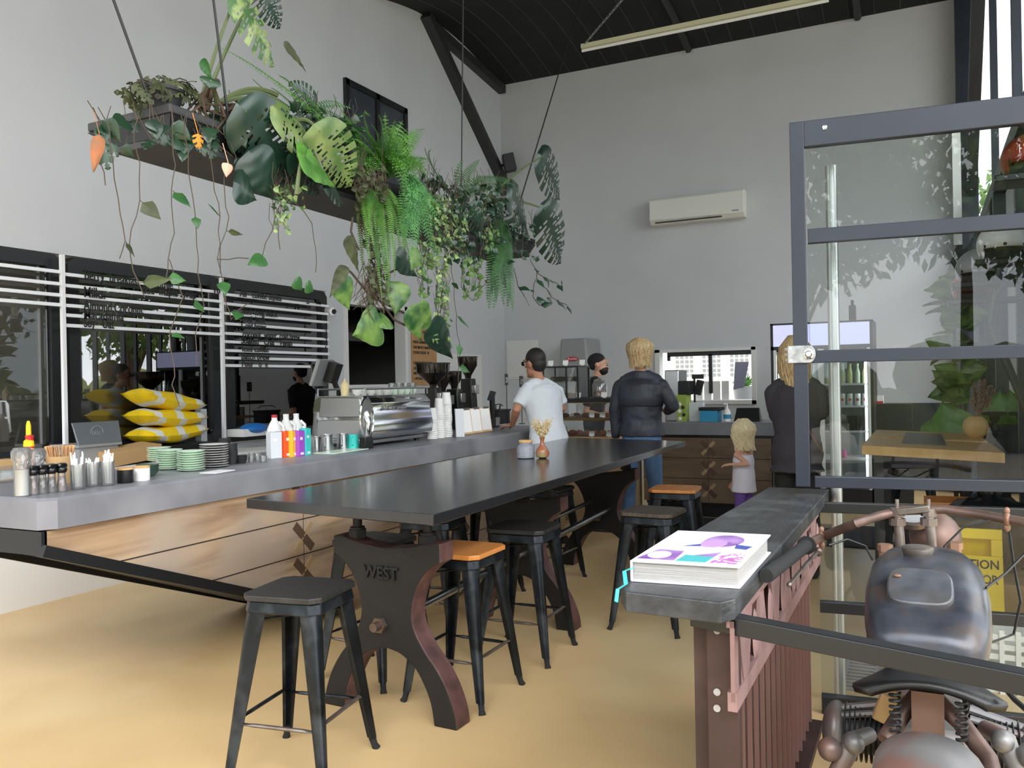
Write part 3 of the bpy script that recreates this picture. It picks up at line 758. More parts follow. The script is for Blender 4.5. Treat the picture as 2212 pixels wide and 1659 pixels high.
def arc(a, c, sag, n=9):
    a, c = V(a), V(c); return [a.lerp(c, i/(n-1)) + V((0, 0, sag*4*(i/(n-1))*(1-i/(n-1)))) for i in range(n)]
def frond(b, pts, w, sp=.016, taper=1, ang=.25, droop=.25, tooth=0, nrm=None):
    """feather shaped frond along a path"""
    P_ = [V(p) for p in pts]; seg = [(P_[i+1]-P_[i]).length for i in range(len(P_)-1)]; L = sum(seg); n = max(6, int(L/sp))
    b.tube(P_, [.0028*(1-.6*i/(len(P_)-1)) for i in range(len(P_))], 4)
    for k in range(1, n):
        u = k/n; dd = u*L; i = 0
        while i < len(seg)-1 and dd > seg[i]: dd -= seg[i]; i += 1
        p = P_[i].lerp(P_[i+1], dd/seg[i]); d = (P_[i+1]-P_[i]).normalized()
        nn = V(nrm) if nrm else V((.75, -.35, .55)); s = d.cross(nn); s = s.normalized() if s.length > .05 else V((0, 1, 0)); nn = s.cross(d); sp_ = 1
        ww = w*(sin(pi*min(1, .12+.88*u)))**.55*(1-.35*u*taper); h = sp*.30
        for sd in (-1, 1):
            e = p + s*sd*ww + d*ww*ang - V((0, 0, 1))*ww*droop; m = p.lerp(e, .45)+nn*.003
            if tooth:
                nt = 5
                for q in range(1, nt+1):
                    c = p.lerp(e, q/(nt+.6)); tl = ww*.26*(1-.1*q)
                    for zz in (-1, 1):
                        f = c + d*zz*tl + s*sd*tl*.35 + nn*random.uniform(-.5, .7)*tl
                        b.add([c-s*sd*tl*.35, f, c+s*sd*tl*.35], [(0, 1, 2)])
                b.add([p-d*.002, e, p+d*.002], [(0, 1, 2)])
            else: b.add([p-d*h*.6, m-d*h, e, m+d*h, p+d*h*.6], [(0, 1, 2, 3, 4)])
def vine(bl, bs, pts, lw=.03, sp=.05, r=.0022, seed=1, pair=0, asp=1.35):
    rn = random.Random(seed); Q = [V(pts[0])]
    for i in range(len(pts)-1):
        a, c = V(pts[i]), V(pts[i+1]); m = max(2, int((c-a).length/.05))
        for k in range(1, m+1): Q.append(a.lerp(c, k/m)+V([rn.uniform(-.006, .006) for _ in range(3)]))
    bs.tube(Q, r, 5); acc = 0
    for i in range(1, len(Q)):
        acc += (Q[i]-Q[i-1]).length
        if acc >= sp:
            acc = 0
            for z in range(2 if pair else 1):
                d = V((rn.uniform(.1, .7), rn.uniform(-1, 1), rn.uniform(-.9, .3))).normalized(); l = lw*rn.uniform(.7, 1.3)
                st = Q[i]+d*l*.4; bs.tube([Q[i], st], r*.6, 4); leaf(bl, st, st+d*l*asp, (rn.uniform(.4, 1), rn.uniform(-.6, .2), rn.uniform(.1, .8)), l, nu=6, nv=2, heart=.5, seed=rn.random()*6)
def K(px, py, x=-2.8): return P(px, py, X=x)
def plant(name, label, cat='plant', loc=None, group=None): return thing(name, label, cat, loc, 0, group)
NF = V((.85, -.5, .25))
def nr(rn, k=.35): return (NF+V([rn.uniform(-k, k) for _ in range(3)])).normalized()
rn = random.Random(11)

# monstera on the left
t = plant('monstera', 'monstera with a tall marbled leaf reaching above the planter, left of the ferns', loc=K(455, 235, -3.0))
def mleaf(t, bp, tp, W, m, x=-2.8, split=1, hole=2, droop=.1, heart=.5, nm='leaf', sk=(.0, 0), pet=None, n=None):
    A, B = K(*bp, x), K(*tp, x+sk[0]); px = (B-A).length/max(1, math.hypot(tp[0]-bp[0], tp[1]-bp[1]))
    b = MB(); leaf(b, A, B, n or nr(rn), W*px, split, heart, droop, .12, hole, nu=40, nv=8, seed=rn.random()*6)
    o = obj(nm, b, m, t, w=True, angle=70)
    if pet:
        c = K(pet[0], pet[1], x-.12 if len(pet) < 3 else pet[2]); b = MB(); b.tube(arc(c, A, pet[3] if len(pet) > 3 else .03), [.011, .0105, .01, .0095, .009, .0085, .008, .007, .006], 6); obj('stem', b, 'stem_green', t, w=True)
    return o
mleaf(t, (512, -12), (600, 142), 118, 'leaf_varieg', -2.85, pet=(432, 225), droop=.05)
mleaf(t, (560, -30), (612, 62), 84, 'leaf_deep', -2.95, pet=(440, 225))
mleaf(t, (615, 92), (668, 155), 16, 'leaf_drygreen', -2.85, 0, 0)
mleaf(t, (455, 175), (452, 190), 36, 'leaf_dark', -2.8, 0, 0, pet=(470, 240))
mleaf(t, (440, 135), (462, 170), 34, 'leaf_mid', -2.82, 0, 0)
b = MB()
for i in range(26):
    a = K(455+rn.uniform(-30, 60), 215+rn.uniform(-15, 30), -2.95+rn.uniform(-.1, .08)); b.tube([a, a+V((rn.uniform(-.05, .1), rn.uniform(-.1, .1), rn.uniform(-.14, .05))), a+V((rn.uniform(0, .12), rn.uniform(-.15, .15), rn.uniform(-.25, -.05)))], [.008, .005, .002], 5)
b.tube([K(438, 235, -2.95), K(455, 190, -2.93), K(470, 175, -2.93)], [.03, .022, .015], 8)
obj('stem', b, 'roots', t, w=True)
t = plant('monstera', 'monstera with dark glossy and pale olive split leaves over the planter edge', loc=K(600, 300, -3.0))
for a in (((530, 240), (655, 398), 150, 'leaf_deep', -2.74), ((498, 268), (540, 330), 62, 'leaf_deep', -2.8), ((595, 232), (712, 372), 92, 'leaf_olive', -2.70), ((690, 285), (768, 408), 118, 'leaf_olive', -2.66),
          ((680, 228), (632, 178), 56, 'leaf_dark', -2.95), ((640, 330), (700, 420), 90, 'leaf_deep', -2.7), ((705, 388), (748, 438), 66, 'leaf_deep', -2.66)):
    mleaf(t, *a, pet=(560 if a[0][0] < 650 else 640, 262))
for a in (((552, 345), (598, 432), 100, 'leaf_deep', -2.72), ((520, 400), (560, 432), 62, 'leaf_deep', -2.72)): mleaf(t, *a, split=0, hole=0)
mleaf(t, (655, 335), (735, 398), 62, 'leaf_bright', -2.6, 0, 0, pet=(640, 420, -2.62)); mleaf(t, (668, 340), (690, 362), 34, 'leaf_bright', -2.6, 0, 0)
for y0 in (206, 218, 246): b = MB(); b.tube(arc(K(470, 225, -2.95), K(600, y0, -2.85), .05), .011, 6); obj('stem', b, 'stem_green', t, w=True)
t = plant('monstera', 'monstera at the right end of the planter with three big holed leaves', loc=K(1060, 440, -3.1))
for a in (((1172, 338), (1222, 432), 72, 'leaf_deep', -2.9), ((1108, 412), (1152, 506), 86, 'leaf_deep', -2.8), ((1128, 470), (1150, 515), 70, 'leaf_dark', -2.85), ((1178, 452), (1224, 572), 94, 'leaf_deep', -2.75), ((1095, 478), (1110, 540), 66, 'leaf_deep', -2.82), ((1020, 450), (1052, 500), 52, 'leaf_dark', -2.75), ((1085, 440), (1062, 480), 40, 'leaf_dark', -2.9)):
    mleaf(t, *a, pet=(1052, 432, -3.05))
b = MB(); b.tube([K(1045, 460, -3.1), K(1050, 440, -3.05), K(1062, 415, -3.02)], [.03, .026, .014], 8); obj('stem', b, 'stem_green', t, w=True)
# small jagged plant in the pot
p0 = K(345, 222, -3.02)
t = plant('potted_plant', 'small jagged leaved plant in a dark pot on the left end of the planter', loc=V((p0.x, p0.y, PZ1)))
b = MB(); b.lathe([(.07, 0), (.10, .10), (.108, .10), (.108, .115), (.09, .115), (.085, .09)], (0, 0, 0), 20); obj('pot', b, 'pot_dark', t)
bl, bs = MB(), MB(); r2 = random.Random(4)
for i in range(46):
    px = r2.choice((285, 300, 330, 350, 375, 395, 415))+r2.uniform(-25, 25); py = 190+abs(px-345)*.18+r2.uniform(-28, 14); A = K(px, py, -3.02+r2.uniform(-.12, .12)); C = p0+V((0, 0, .02))
    bs.tube(arc(C, A, .04, 5), .003, 4); d = V((r2.uniform(-.2, .6), r2.uniform(-1, 1), r2.uniform(-.8, .2))).normalized()*.085
    leaf(bl, A, A+d, nr(r2, .6), .052, 1, .3, .2, .1, 1, nu=14, nv=5)
obj('foliage', bl, 'leaf_drygreen', t, w=True); obj('stem', bs, 'stem_brown', t, w=True)

# trailing adansonii vines below the left half
def vplant(label, lines, m, seed, lw=.03, sp=.06, x=-2.76, pair=0, name='trailing_vine', group=None, r=.0022, asp=1.35, ms='stem_brown'):
    A = K(*lines[0][0], x); t = plant(name, label, loc=A, group=group); bl, bs = MB(), MB()
    for i, ln in enumerate(lines): vine(bl, bs, [K(px, py, x+.01*(i % 3)) for px, py in ln], lw, sp, seed=seed+i, pair=pair, r=r, asp=asp)
    obj('foliage', bl, m, t, w=True); obj('stem', bs, ms, t, w=True); return t
G = 'thin vines trailing from the left half of the planter'
vplant('thin bare vine hanging furthest left in front of the office window', [[(232, 262), (240, 350), (258, 430), (268, 520), (262, 560)], [(205, 320), (215, 345), (232, 400)]], 'leaf_drygreen', 20, .05, .42, group=G)
vplant('thin vine with round leaves left of the first menu pole line, second from left', [[(300, 250), (290, 300), (300, 350), (302, 430), (285, 500), (280, 560), (310, 640)]], 'leaf_drygreen', 31, .055, .30, group=G)
vplant('long thin vine hanging straight down over the wide menu window to the sacks', [[(370, 230), (378, 330), (372, 440), (374, 500), (366, 560), (362, 600)], [(366, 560), (398, 640), (366, 720), (376, 790), (372, 830), (385, 880)]], 'leaf_mid', 44, .05, .33, group=G)
vplant('thin vine hanging with sparse drooping leaves over the middle of the menu', [[(398, 260), (404, 340), (415, 430), (425, 500), (428, 590), (440, 660), (424, 720), (426, 790)]], 'leaf_mid', 57, .05, .34, group=G)
vplant('thin vine with heart leaves hanging beside the second menu pole', [[(452, 320), (462, 380), (475, 470), (470, 560), (480, 600), (486, 650), (500, 690), (535, 655)], [(470, 560), (535, 560)]], 'leaf_mid', 63, .05, .24, group=G)
vplant('thin vine hanging just right of the second menu pole line', [[(486, 360), (482, 420), (498, 470), (478, 530), (476, 590)]], 'leaf_drygreen', 71, .05, .26, group=G)
for bp, tp, W, m, nm in (((428, 288), (432, 322), 26, 'leaf_orange', 'wilted orange leaf among the vines on the planter edge'), ((493, 352), (491, 382), 20, 'leaf_pink', 'pale pink dried leaf hanging by a stem under the planter'), ((215, 290), (202, 372), 22, 'leaf_dead', 'curled brown dead leaf at the left end of the planter')):
    b = MB(); A, B = K(*bp, -2.72), K(*tp, -2.72); leaf(b, A, B, nr(rn, .2), W*(B-A).length/math.hypot(tp[0]-bp[0], tp[1]-bp[1]), 1 if W == 26 else 0, .2, .05, .3, nu=16, nv=6); b.tube([A, A+V((-.03, 0, .09))], .002, 4)
    tag(obj('dried_leaf', b, m), nm, 'leaf')
# sheet of ivy draped over the left tray side
bl, bs = MB(), MB(); r3 = random.Random(9)
for i in range(30):
    px = r3.uniform(215, 520); py = 245+(px-215)*.16+r3.uniform(-12, 70); A = K(px, py, -2.79); d = V((.2, r3.uniform(-1, 1), -r3.uniform(.2, 1))).normalized(); l = r3.uniform(.04, .075)
    leaf(bl, A, A+d*l*1.3, nr(r3, .5), l, r3.random() < .4, .5, .1, .1, nu=12, nv=4); bs.tube([A, A+V((-.02, r3.uniform(-.05, .05), .08))], .002, 4)
t = plant('ivy', 'dark mixed ivy leaves clinging to the left end of the planter', loc=K(360, 260, -2.9)); obj('foliage', bl, 'leaf_dark', t, w=True); obj('stem', bs, 'stem_brown', t, w=True)

# ferns
def fern(label, c, fr, m, w=.045, sp=.016, x=-2.8, tooth=0, name='boston_fern', cat='fern', jit=.12, seed=1, droop=.25):
    r = random.Random(seed); C = K(*c, x-.12); t = plant(name, label, cat, C); b = MB()
    for (mx, my), (ex, ey) in fr:
        xx = x+r.uniform(-jit, jit); A = C; M_ = K(mx, my, xx); E = K(ex, ey, xx+r.uniform(-.03, .06))
        pts = [((1-u)**2*A+2*u*(1-u)*M_+u*u*E) for u in [i/12 for i in range(13)]]
        frond(b, pts, w*r.uniform(.8, 1.2), sp, droop=droop, tooth=tooth)
    obj('fronds', b, m, t, w=True, smooth=False); return t
r4 = random.Random(21)
fr = []
for i in range(44):
    a = r4.uniform(-.35*pi, 1.25*pi); L = r4.uniform(55, 100); fr.append(((840+cos(a)*L*.5, 345-abs(sin(a))*L*.8-10), (840+cos(a)*L*1.0, 345-sin(a)*L*1.15)))
fr += [((700, 190), (728, 212)), ((700, 250), (770, 262)), ((760, 210), (800, 250)), ((650, 190), (600, 160)), ((590, 150), (478, 104))]
fern('light green lacy fern mounding up before the upper window', (832, 375), fr, 'leaf_bright', .075, .022, tooth=1, seed=2, name='lace_fern', x=-2.85)
fr = []
for i in range(24): fr.append(((905+r4.uniform(-25, 25), 410+r4.uniform(-30, 30)), (905+r4.uniform(-48, 62), 520+r4.uniform(-80, 55))))
fern('pale mint lacy fern drooping in front of the middle of the planter', (885, 375), fr, 'leaf_lace', .06, .02, tooth=1, seed=3, name='lace_fern', x=-2.7)
fr = []
for i in range(26): ex = 775+i*4.6; fr.append(((ex-15+r4.uniform(-15, 10), 420+r4.uniform(-20, 20)), (ex+r4.uniform(-20, 25), 500+r4.uniform(-30, 110)+(40 if 8 < i < 20 else 0))))
fern('yellow green boston fern hanging long fronds below the planter', (820, 400), fr, 'fern_green', .032, .013, seed=4, x=-2.72)
fr = [((915, 340), (918, 318)), ((905, 330), (932, 322)), ((985, 390), (1035, 345)), ((1010, 350), (1112, 400)), ((1040, 360), (1110, 392)), ((980, 370), (1000, 345)), ((1060, 375), (1120, 410)), ((960, 400), (945, 372)), ((1000, 400), (1060, 410))]
fern('dark fern with narrow upright fronds in the right half of the planter', (985, 440), fr, 'fern_dark', .05, .02, seed=5, x=-2.85)
fr = [((1085+r4.uniform(-30, 20), 520), (1082+r4.uniform(-30, 30), 610+r4.uniform(0, 72))) for _ in range(16)]
fern('dark green fern hanging in a column below the right end of the planter', (1085, 470), fr, 'fern_dark', .075, .02, seed=6, x=-2.75)
fr = [((640, 170), (602, 165)), ((610, 200), (585, 190)), ((560, 190), (545, 170)), ((700, 205), (738, 225)), ((720, 215), (760, 235)), ((690, 220), (745, 260))]
fern('small fern fronds standing up between the monsteras', (655, 250), fr, 'fern_dark', .035, .016, seed=7, x=-2.9)
# dense creepers
def creeper(label, boxes, m, seed, lw, n, ms='stem_brown', name='creeper', x=-2.75, asp=1.2, dz=(-1, .2)):
    r = random.Random(seed); c = boxes[0]; t = plant(name, label, loc=K((c[0]+c[2])/2, c[1], x)); bl, bs = MB(), MB()
    for (x0, y0, x1, y1, k) in boxes:
        for i in range(k):
            px, py = r.uniform(x0, x1), r.uniform(y0, y1); xx = x+r.uniform(-.07, .05); A = K(px, py, xx); l = lw*r.uniform(.7, 1.3)
            d = V((r.uniform(0, .6), r.uniform(-1, 1), r.uniform(*dz))).normalized(); leaf(bl, A, A+d*l*asp, nr(r, .7), l, nu=6, nv=2, heart=.4, seed=r.random())
            if r.random() < .4: bs.tube([A, A+V((r.uniform(-.02, .02), r.uniform(-.03, .03), .05)), A+V((0, r.uniform(-.05, .05), .12))], .0016, 4)
    obj('foliage', bl, m, t, w=True); obj('stem', bs, ms, t, w=True); return t
creeper('variegated cream edged creeper spilling in a long column near the middle', [(925, 425, 1010, 500, 150), (935, 500, 1000, 560, 90), (940, 560, 968, 700, 110), (900, 520, 940, 590, 40), (935, 690, 975, 745, 30)], 'leaf_varieg', 5, .026, 1)
creeper('pale creeper hanging left of the variegated column', [(905, 530, 930, 640, 45), (868, 420, 960, 450, 50), (1000, 540, 1040, 640, 70), (1040, 470, 1075, 540, 30)], 'leaf_pothos', 6, .028, 1)
creeper('dark heart leaved creeper covering the right half of the tray', [(960, 400, 1090, 470, 130), (960, 500, 1100, 570, 70), (1075, 480, 1160, 560, 50)], 'leaf_dark', 7, .04, 1)
creeper('brown and green tangled creeper hanging by the lacy fern', [(765, 360, 835, 450, 120), (785, 450, 830, 560, 70), (795, 560, 835, 660, 45)], 'leaf_drygreen', 8, .032, 1)
creeper('small trailing creeper under the dark monstera leaf', [(585, 400, 660, 450, 55), (590, 450, 625, 500, 20)], 'leaf_varieg', 9, .022, 1)
creeper('dark undergrowth leaves standing along the planter between the big plants', [(450, 235, 700, 270, 60), (640, 250, 780, 330, 70), (880, 380, 960, 420, 40)], 'leaf_dark', 10, .05, 1, x=-2.95)
# climbing philodendron below the middle, with aerial roots
t = plant('philodendron', 'climbing philodendron with long stems and spotted heart leaves dangling over the hatch', loc=K(790, 560, -2.85))
for a in (((740, 612), (760, 670), 54), ((862, 618), (856, 680), 50), ((890, 672), (918, 738), 46), ((908, 660), (942, 730), 34), ((820, 700), (772, 724), 50), ((838, 690), (812, 702), 24), ((905, 545), (880, 590), 26), ((812, 530), (830, 590), 24)): mleaf(t, a[0], a[1], a[2], 'leaf_pothos', -2.7, 0, 0)
for a in (((935, 705), (988, 778), 44), ((862, 555), (910, 598), 34), ((752, 515), (782, 590), 30), ((745, 575), (712, 640), 20)): mleaf(t, *a, 'leaf_deep' if a[2] > 31 else 'leaf_drygreen', -2.7, 0, 0)
for ln in ([(775, 540), (758, 500), (762, 470)], [(800, 640), (860, 670), (900, 690)], [(800, 640), (760, 590), (742, 575), (735, 610)], [(790, 610), (840, 590), (900, 560)], [(800, 620), (850, 690), (910, 720)], [(805, 660), (808, 690)]): b = MB(); b.tube([K(*p, -2.75) for p in ln], .0065, 6); obj('stem', b, 'stem_brown', t, w=True)
b = MB(); r5 = random.Random(2)
for i in range(60):
    a = K(800+r5.uniform(-18, 22), 600+r5.uniform(-40, 30), -2.75+r5.uniform(-.05, .05)); b.tube([a, a+V((0, r5.uniform(-.06, .06), -.06)), a+V((0, r5.uniform(-.12, .1), -r5.uniform(.08, .2)))], .002, 4)
obj('root', b, 'roots', t, w=True)
b = MB(); r5 = random.Random(12)
for i in range(130):
    a = K(800+r5.uniform(-30, 30), 385+r5.uniform(-30, 90), -2.78+r5.uniform(-.06, .03)); b.tube([a, a+V((.02, r5.uniform(-.05, .05), -.04)), a+V((.02, r5.uniform(-.08, .08), -r5.uniform(.06, .16)))], [.004, .003, .001], 4)
tag(obj('root_mass', b, 'roots'), 'brown tangle of dried roots hanging beside the lacy fern', 'roots')
# vines at the right end
vplant('long vine with clustered oval leaves trailing from the right end of the planter', [[(1145, 560), (1160, 590), (1150, 640), (1168, 660)], [(1160, 590), (1215, 620)], [(1168, 610), (1190, 640), (1225, 660)], [(1110, 580), (1120, 620), (1135, 640)]], 'leaf_dark', 80, .05, .09, x=-2.7, r=.003)
vplant('vine with few round leaves hanging low in front of the noticeboard', [[(975, 570), (982, 640), (985, 700), (992, 740), (988, 790), (990, 850)]], 'leaf_mid', 90, .05, .15, x=-2.7)
vplant('short creeping stem with pale leaf pairs under the right half of the tray', [[(1000, 560), (995, 620), (1020, 650), (1055, 600)]], 'leaf_pothos', 92, .04, .10, x=-2.68)
vplant('vine with two heart leaves hanging above the small menu board', [[(640, 440), (672, 480), (685, 540), (682, 590)]], 'leaf_mid', 95, .05, .5, x=-2.72)
vplant('short vine ending in one broad leaf above the wide menu window', [[(600, 450), (585, 500), (565, 555)], [(598, 460), (606, 540)]], 'leaf_mid', 97, .045, .35, x=-2.72)
for bp, tp, W in (((570, 558), (536, 570), 22), ((640, 608), (655, 628), 24), ((664, 618), (680, 630), 20)):
    b = MB(); A, B = K(*bp, -2.7), K(*tp, -2.7); leaf(b, A, B, nr(rn, .2), W*(B-A).length/math.hypot(tp[0]-bp[0], tp[1]-bp[1]), 0, .5, .05, .1, nu=14, nv=5)
    b.tube([A, A+V((0, .01, .05))], .002, 4)
    tag(obj('heart_leaf', b, 'leaf_mid'), {536: 'broad green heart leaf hanging alone above the wide menu window', 655: 'left green heart leaf of the pair above the small menu board', 680: 'right green heart leaf of the pair above the small menu board'}[tp[0]], 'leaf')
# ---------------------------------------------------------------- menu rails in front of the office windows
MX = XL+.10
mb_ = thing('menu_board', 'wall menu of white letter rails on white posts across the office windows', 'menu board', (MX, 5.6, 1.0))
for px, y0, y1 in ((135, 550, 962), (479, 600, 958)):
    A, B = P(px-.5, y0, X=MX+.02), P(px+2, y1, X=MX+.02); b = MB(); b.bb(MX, MX+.03, A.y-.014, A.y+.014, max(.95, B.z-.1), A.z); obj('post', b, 'rail_white', mb_, w=True, smooth=False)
yp1, yp2 = P(134, 700, X=MX).y, P(479, 700, X=MX).y; ye = P(708, 700, X=MX).y
def rails(y0, y1, pys, px):
    for py in pys:
        z = P(px, py, X=MX).z; b = MB(); b.bb(MX+.0, MX+.016, y0, y1, z-.013, z+.013); b.bb(MX+.01, MX+.026, y0, y1, z-.013, z-.007)
        obj('letter_rail', b, 'rail_white', mb_, w=True, smooth=False)
rails(3.2, yp1-.02, (588, 614, 638, 659), 130)
rails(yp1+.02, yp2-.02, (593, 617, 639, 660, 681, 703), 142)
rails(yp2+.02, ye, (636, 656, 677, 699, 720, 738, 757, 773), 484)
rails(yp2+.02, P(668, 780, X=MX).y, (790-.5,), 484)
def line(s, px, py, px2, h=20):
    A = P(px, py, X=MX+.03); B = P(px2, py, X=MX+.03); text(s, A, h/20*.115, 'letter_black', mb_, fit=B.y-A.y, ext=.002, bold=.0013)
for s, a, y, c, h in (('Berry  breakfast  smoothie', 182, 603, 372, 20), ('add  maple syrup', 308, 633, 424, 17), ('Milks:', 181, 641, 226, 20), ('Almond,Coconut', 181, 669, 310, 20), ('Macadamia', 181, 688, 266, 18), ('Soy   Oat', 181, 706, 246, 19), ('10', 460, 632, 473, 12),
                      ('All   coffee styles', 518, 640, 608, 15), ('S', 662, 656, 668, 13), ('M', 683, 657, 692, 13), ('4', 662, 670, 668, 13), ('4.5', 680, 671, 693, 13), ('Iced  long black', 522, 678, 599, 15), ('Iced  latte', 524, 694, 572, 14), ('Cold brew', 521, 709, 575, 15),
                      ('coconut  water  cold brew', 524, 727, 648, 14), ('Soaked   Chai   Vegan', 521, 742, 631, 15), ('Iced coffee', 523, 759, 580, 14), ('Batch brew', 521, 776, 582, 15), ('Pour   o  e', 522, 792, 578, 14)): line(s, a, y, c, h)
for i, py in enumerate((693, 708, 724, 741, 757)):
    text('567765'[i], P(702, py, X=MX+.03), .08, 'letter_black', mb_, ext=.002)

# ---------------------------------------------------------------- things behind and around the bar
bx = MB()
def wbox(name, label, cat, px0, py0, px1, py1, X, dx, m, bevel=.004, group=None):
    A, B = P(px0, py0, X=X), P(px1, py1, X=X); b = MB(); b.bb(X-dx, X, A.y, B.y, min(A.z, B.z), max(A.z, B.z)); return tag(obj(name, b, m, bevel=bevel), label, cat, group)
def sack(label, y, z, rot, L=.56, W=.34, H=.13, x=-6.12, m='sack_yellow'):
    t = thing('sack', label, 'sack', (x, y, z), 0, None); b = MB(); n = 16; vs = []
    for i in range(n+1):
        for j in range(n+1):
            u, v = i/n*2-1, j/n*2-1; e = (1-abs(u)**3.5)*(1-abs(v)**3); th = H/2*e**.45 if e > 0 else 0
            vs.append((v*W/2, u*L/2*(1+.03*sin(v*5)), th*(1+.12*sin(u*5+v*3))+.02*u*u))
    o = len(vs); vs += [(p[0], p[1], -p[2]*.9+.04*(p[1]/L*2)**2) for p in vs]
    fs = []
    for i in range(n):
        for j in range(n):
            k = i*(n+1)+j; f = (k, k+1, k+n+2, k+n+1); fs.append(f[::-1]); fs.append(tuple(o+q for q in f))
    b.add([(p[0], p[1]*cos(rot)-p[2]*sin(rot), p[1]*sin(rot)+p[2]*cos(rot)+H/2) for p in vs], fs)
    b.m = [(1 if ((f[0] % o)//(n+1)) % 6 in (2, 3) else 0) for f in b.f]
    obj('bag', b, [m, 'sack_white'], t); return t
lx = -5.55
b = MB(); b.bb(-5.86, -5.42, 3.0, 7.3, .84, .88); b.bb(-5.85, -5.45, 3.1, 7.2, 0, .84)
tag(obj('back_bench', b, ['white'], smooth=False), 'white bench under the office windows behind the bar', 'bench')
for i, (y, z, r, lb) in enumerate(((5.07, 1.0, .05, 'yellow and white striped sack at the bottom of the pile in the window'), (5.06, 1.13, -.06, 'yellow and white sack in the middle of the pile in the window'), (5.05, 1.27, -.18, 'yellow and white sack on top of the pile, tilted, in the window'))):
    s_ = sack(lb, y, z, r, x=-5.66, H=.15, L=.60, W=.34)
b = MB(); b.bb(-5.84, -5.48, 4.72, 5.42, .881, .995); tag(obj('storage_box', b, 'black', bevel=.01), 'black box carrying the yellow sacks below the wide menu window', 'box')
q0, q1 = P(165, 914, X=lx), P(266, 910, X=lx); zb = P(165, 962, X=lx).z
t = thing('laptop', 'silver grey laptop standing open with its back to the room', 'laptop', (lx, q0.y, .881))
b = MB(); b.hexa([(lx+.02, q0.y, zb), (lx+.02, q1.y-.03, zb), (lx+.0, q1.y-.03, zb), (lx, q0.y, zb)], [(lx-.05, q0.y, q0.z), (lx-.05, q1.y, q0.z), (lx-.06, q1.y, q0.z), (lx-.06, q0.y, q0.z)]); obj('screen_lid', b, 'laptop', t, w=True, bevel=.003)
b = MB(); b.bb(lx-.3, lx+.02, q0.y, q1.y-.03, zb-.02, zb); b.bb(lx-.28, lx, q0.y+.02, q1.y-.05, .881, zb-.02); obj('keyboard_base', b, 'grey_plastic', t, w=True)
c = V((lx+.0, (q0.y+q1.y)/2-.02, (q0.z+zb)/2)); text('DELL', c+V((-.01, -.045, -.012)), .035, 'grey_plastic', t, name='logo')
b = MB(); b.lathe([(.05, 0), (.054, 0), (.054, .003), (.05, .003), (.05, 0)], c+V((-.015, 0, 0)), 24, (0, 90, 0)); obj('logo_ring', b, 'grey_plastic', t, w=True)
b = MB(); b.bb(-5.75, -5.68, 5.45, 5.52, .881, 1.27); tag(obj('ring_binder', b, 'light_card', bevel=.003), 'pale grey ring binder beside the yellow sacks', 'binder')
b = MB(); b.hexa([(-5.6, 3.82+.5, 1.0), (-5.4, 3.82+.5, 1.0), (-5.4, 4.75, 1.03), (-5.6, 4.75, 1.03)], [(-5.6, 4.32, 1.12), (-5.4, 4.32, 1.10), (-5.4, 4.78, 1.14), (-5.6, 4.75, 1.16)]); o = tag(obj('paper_bag_box', b, 'card_brown', bevel=.003), 'open kraft cardboard box with its flap up, before the laptop', 'box'); o.location.z = .881
b = MB(); b.ell((0, 0, .04), (.11, .15, .05)); o = tag(obj('blue_tub', b, 'blue'), 'bright blue tub on the sill of the right office window', 'tub'); q = P(549, 925, X=-5.7); o.location = (q.x, q.y, q.z-.05)
wbox('sill_tray', 'thin white tray under the blue tub by the right office window', 'tray', 525, 928, 640, 934, -5.65, .2, 'white')
t = thing('security_camera', 'small white camera on the wall right of the small menu board', 'camera', P(712, 672, X=XL))
b = MB(); c = P(712, 670, X=XL+.08); b.cyl(c-V((.05, -.02, 0)), .04, .11, 16, (0, 100, -20)); obj('camera_body', b, 'white', t, w=True)
b = MB(); b.cyl(c+V((.056, 0, -.018)), .028, .008, 16, (0, 100, -20)); obj('lens', b, 'black', t, w=True)
b = MB(); A, B = P(889, 690, X=XL+.02), P(941, 832, X=XL+.02); b.bb(XL+.001, XL+.012, A.y, P(941, 700, X=XL).y, B.z, A.z)
nb = tag(obj('specials_board', b, 'kraft', smooth=False), 'brown paper specials sheet with handwritten lines beside the kitchen hatch', 'sign')
for i, s in enumerate(('CINNAMON WALNUT,', 'DATE GALA, STONE FRUIT  16', '', 'POKED SALMON, BEETROOT,', 'OLIVE SMOKED SALMON, LEMON', 'YOGHI CHEESE  18', '', 'STONE FRUIT, SHAVED', 'GREENS, DILL', 'PINK QUAD CUCUMBER', '+ FIVE RADISH MAX')):
    if s: text(s, (XL+.015, A.y+.03, A.z-.10-.067*i), .05, 'letter_black', nb, fit=min(.56, .024*len(s)), ext=.0008, shear=.1, bold=.0006)
t = thing('display_case', 'glass pastry cabinet with wooden trays in the counter corner', 'display case', (-3.15, 8.5, 0))
b = MB(); b.bb(-3.62, -2.80, 8.22, 8.95, 0, .85); obj('base', b, 'inlay_light', t, w=True, smooth=False)
b = MB()
for z in (.85, 1.045, 1.225): b.bb(-3.62, -2.80, 8.2, 8.95, z, z+(.025 if z < 1.2 else .04))
o = obj('shelf_board', b, 'ply', t, w=True, smooth=False)
b = MB(); b.bb(-3.63, -2.79, 8.18, 8.96, 1.235, 1.275); b.bb(-3.63, -3.22, 8.18, 8.52, 1.60, 1.615)
for x in (-3.62, -3.23, -3.36): b.bb(x-.008, x+.008, 8.185, 8.2, 1.275, 1.6); b.bb(x-.008, x+.008, 8.505, 8.52, 1.275, 1.6)
obj('metal_frame', b, 'black', t, w=True, smooth=False)
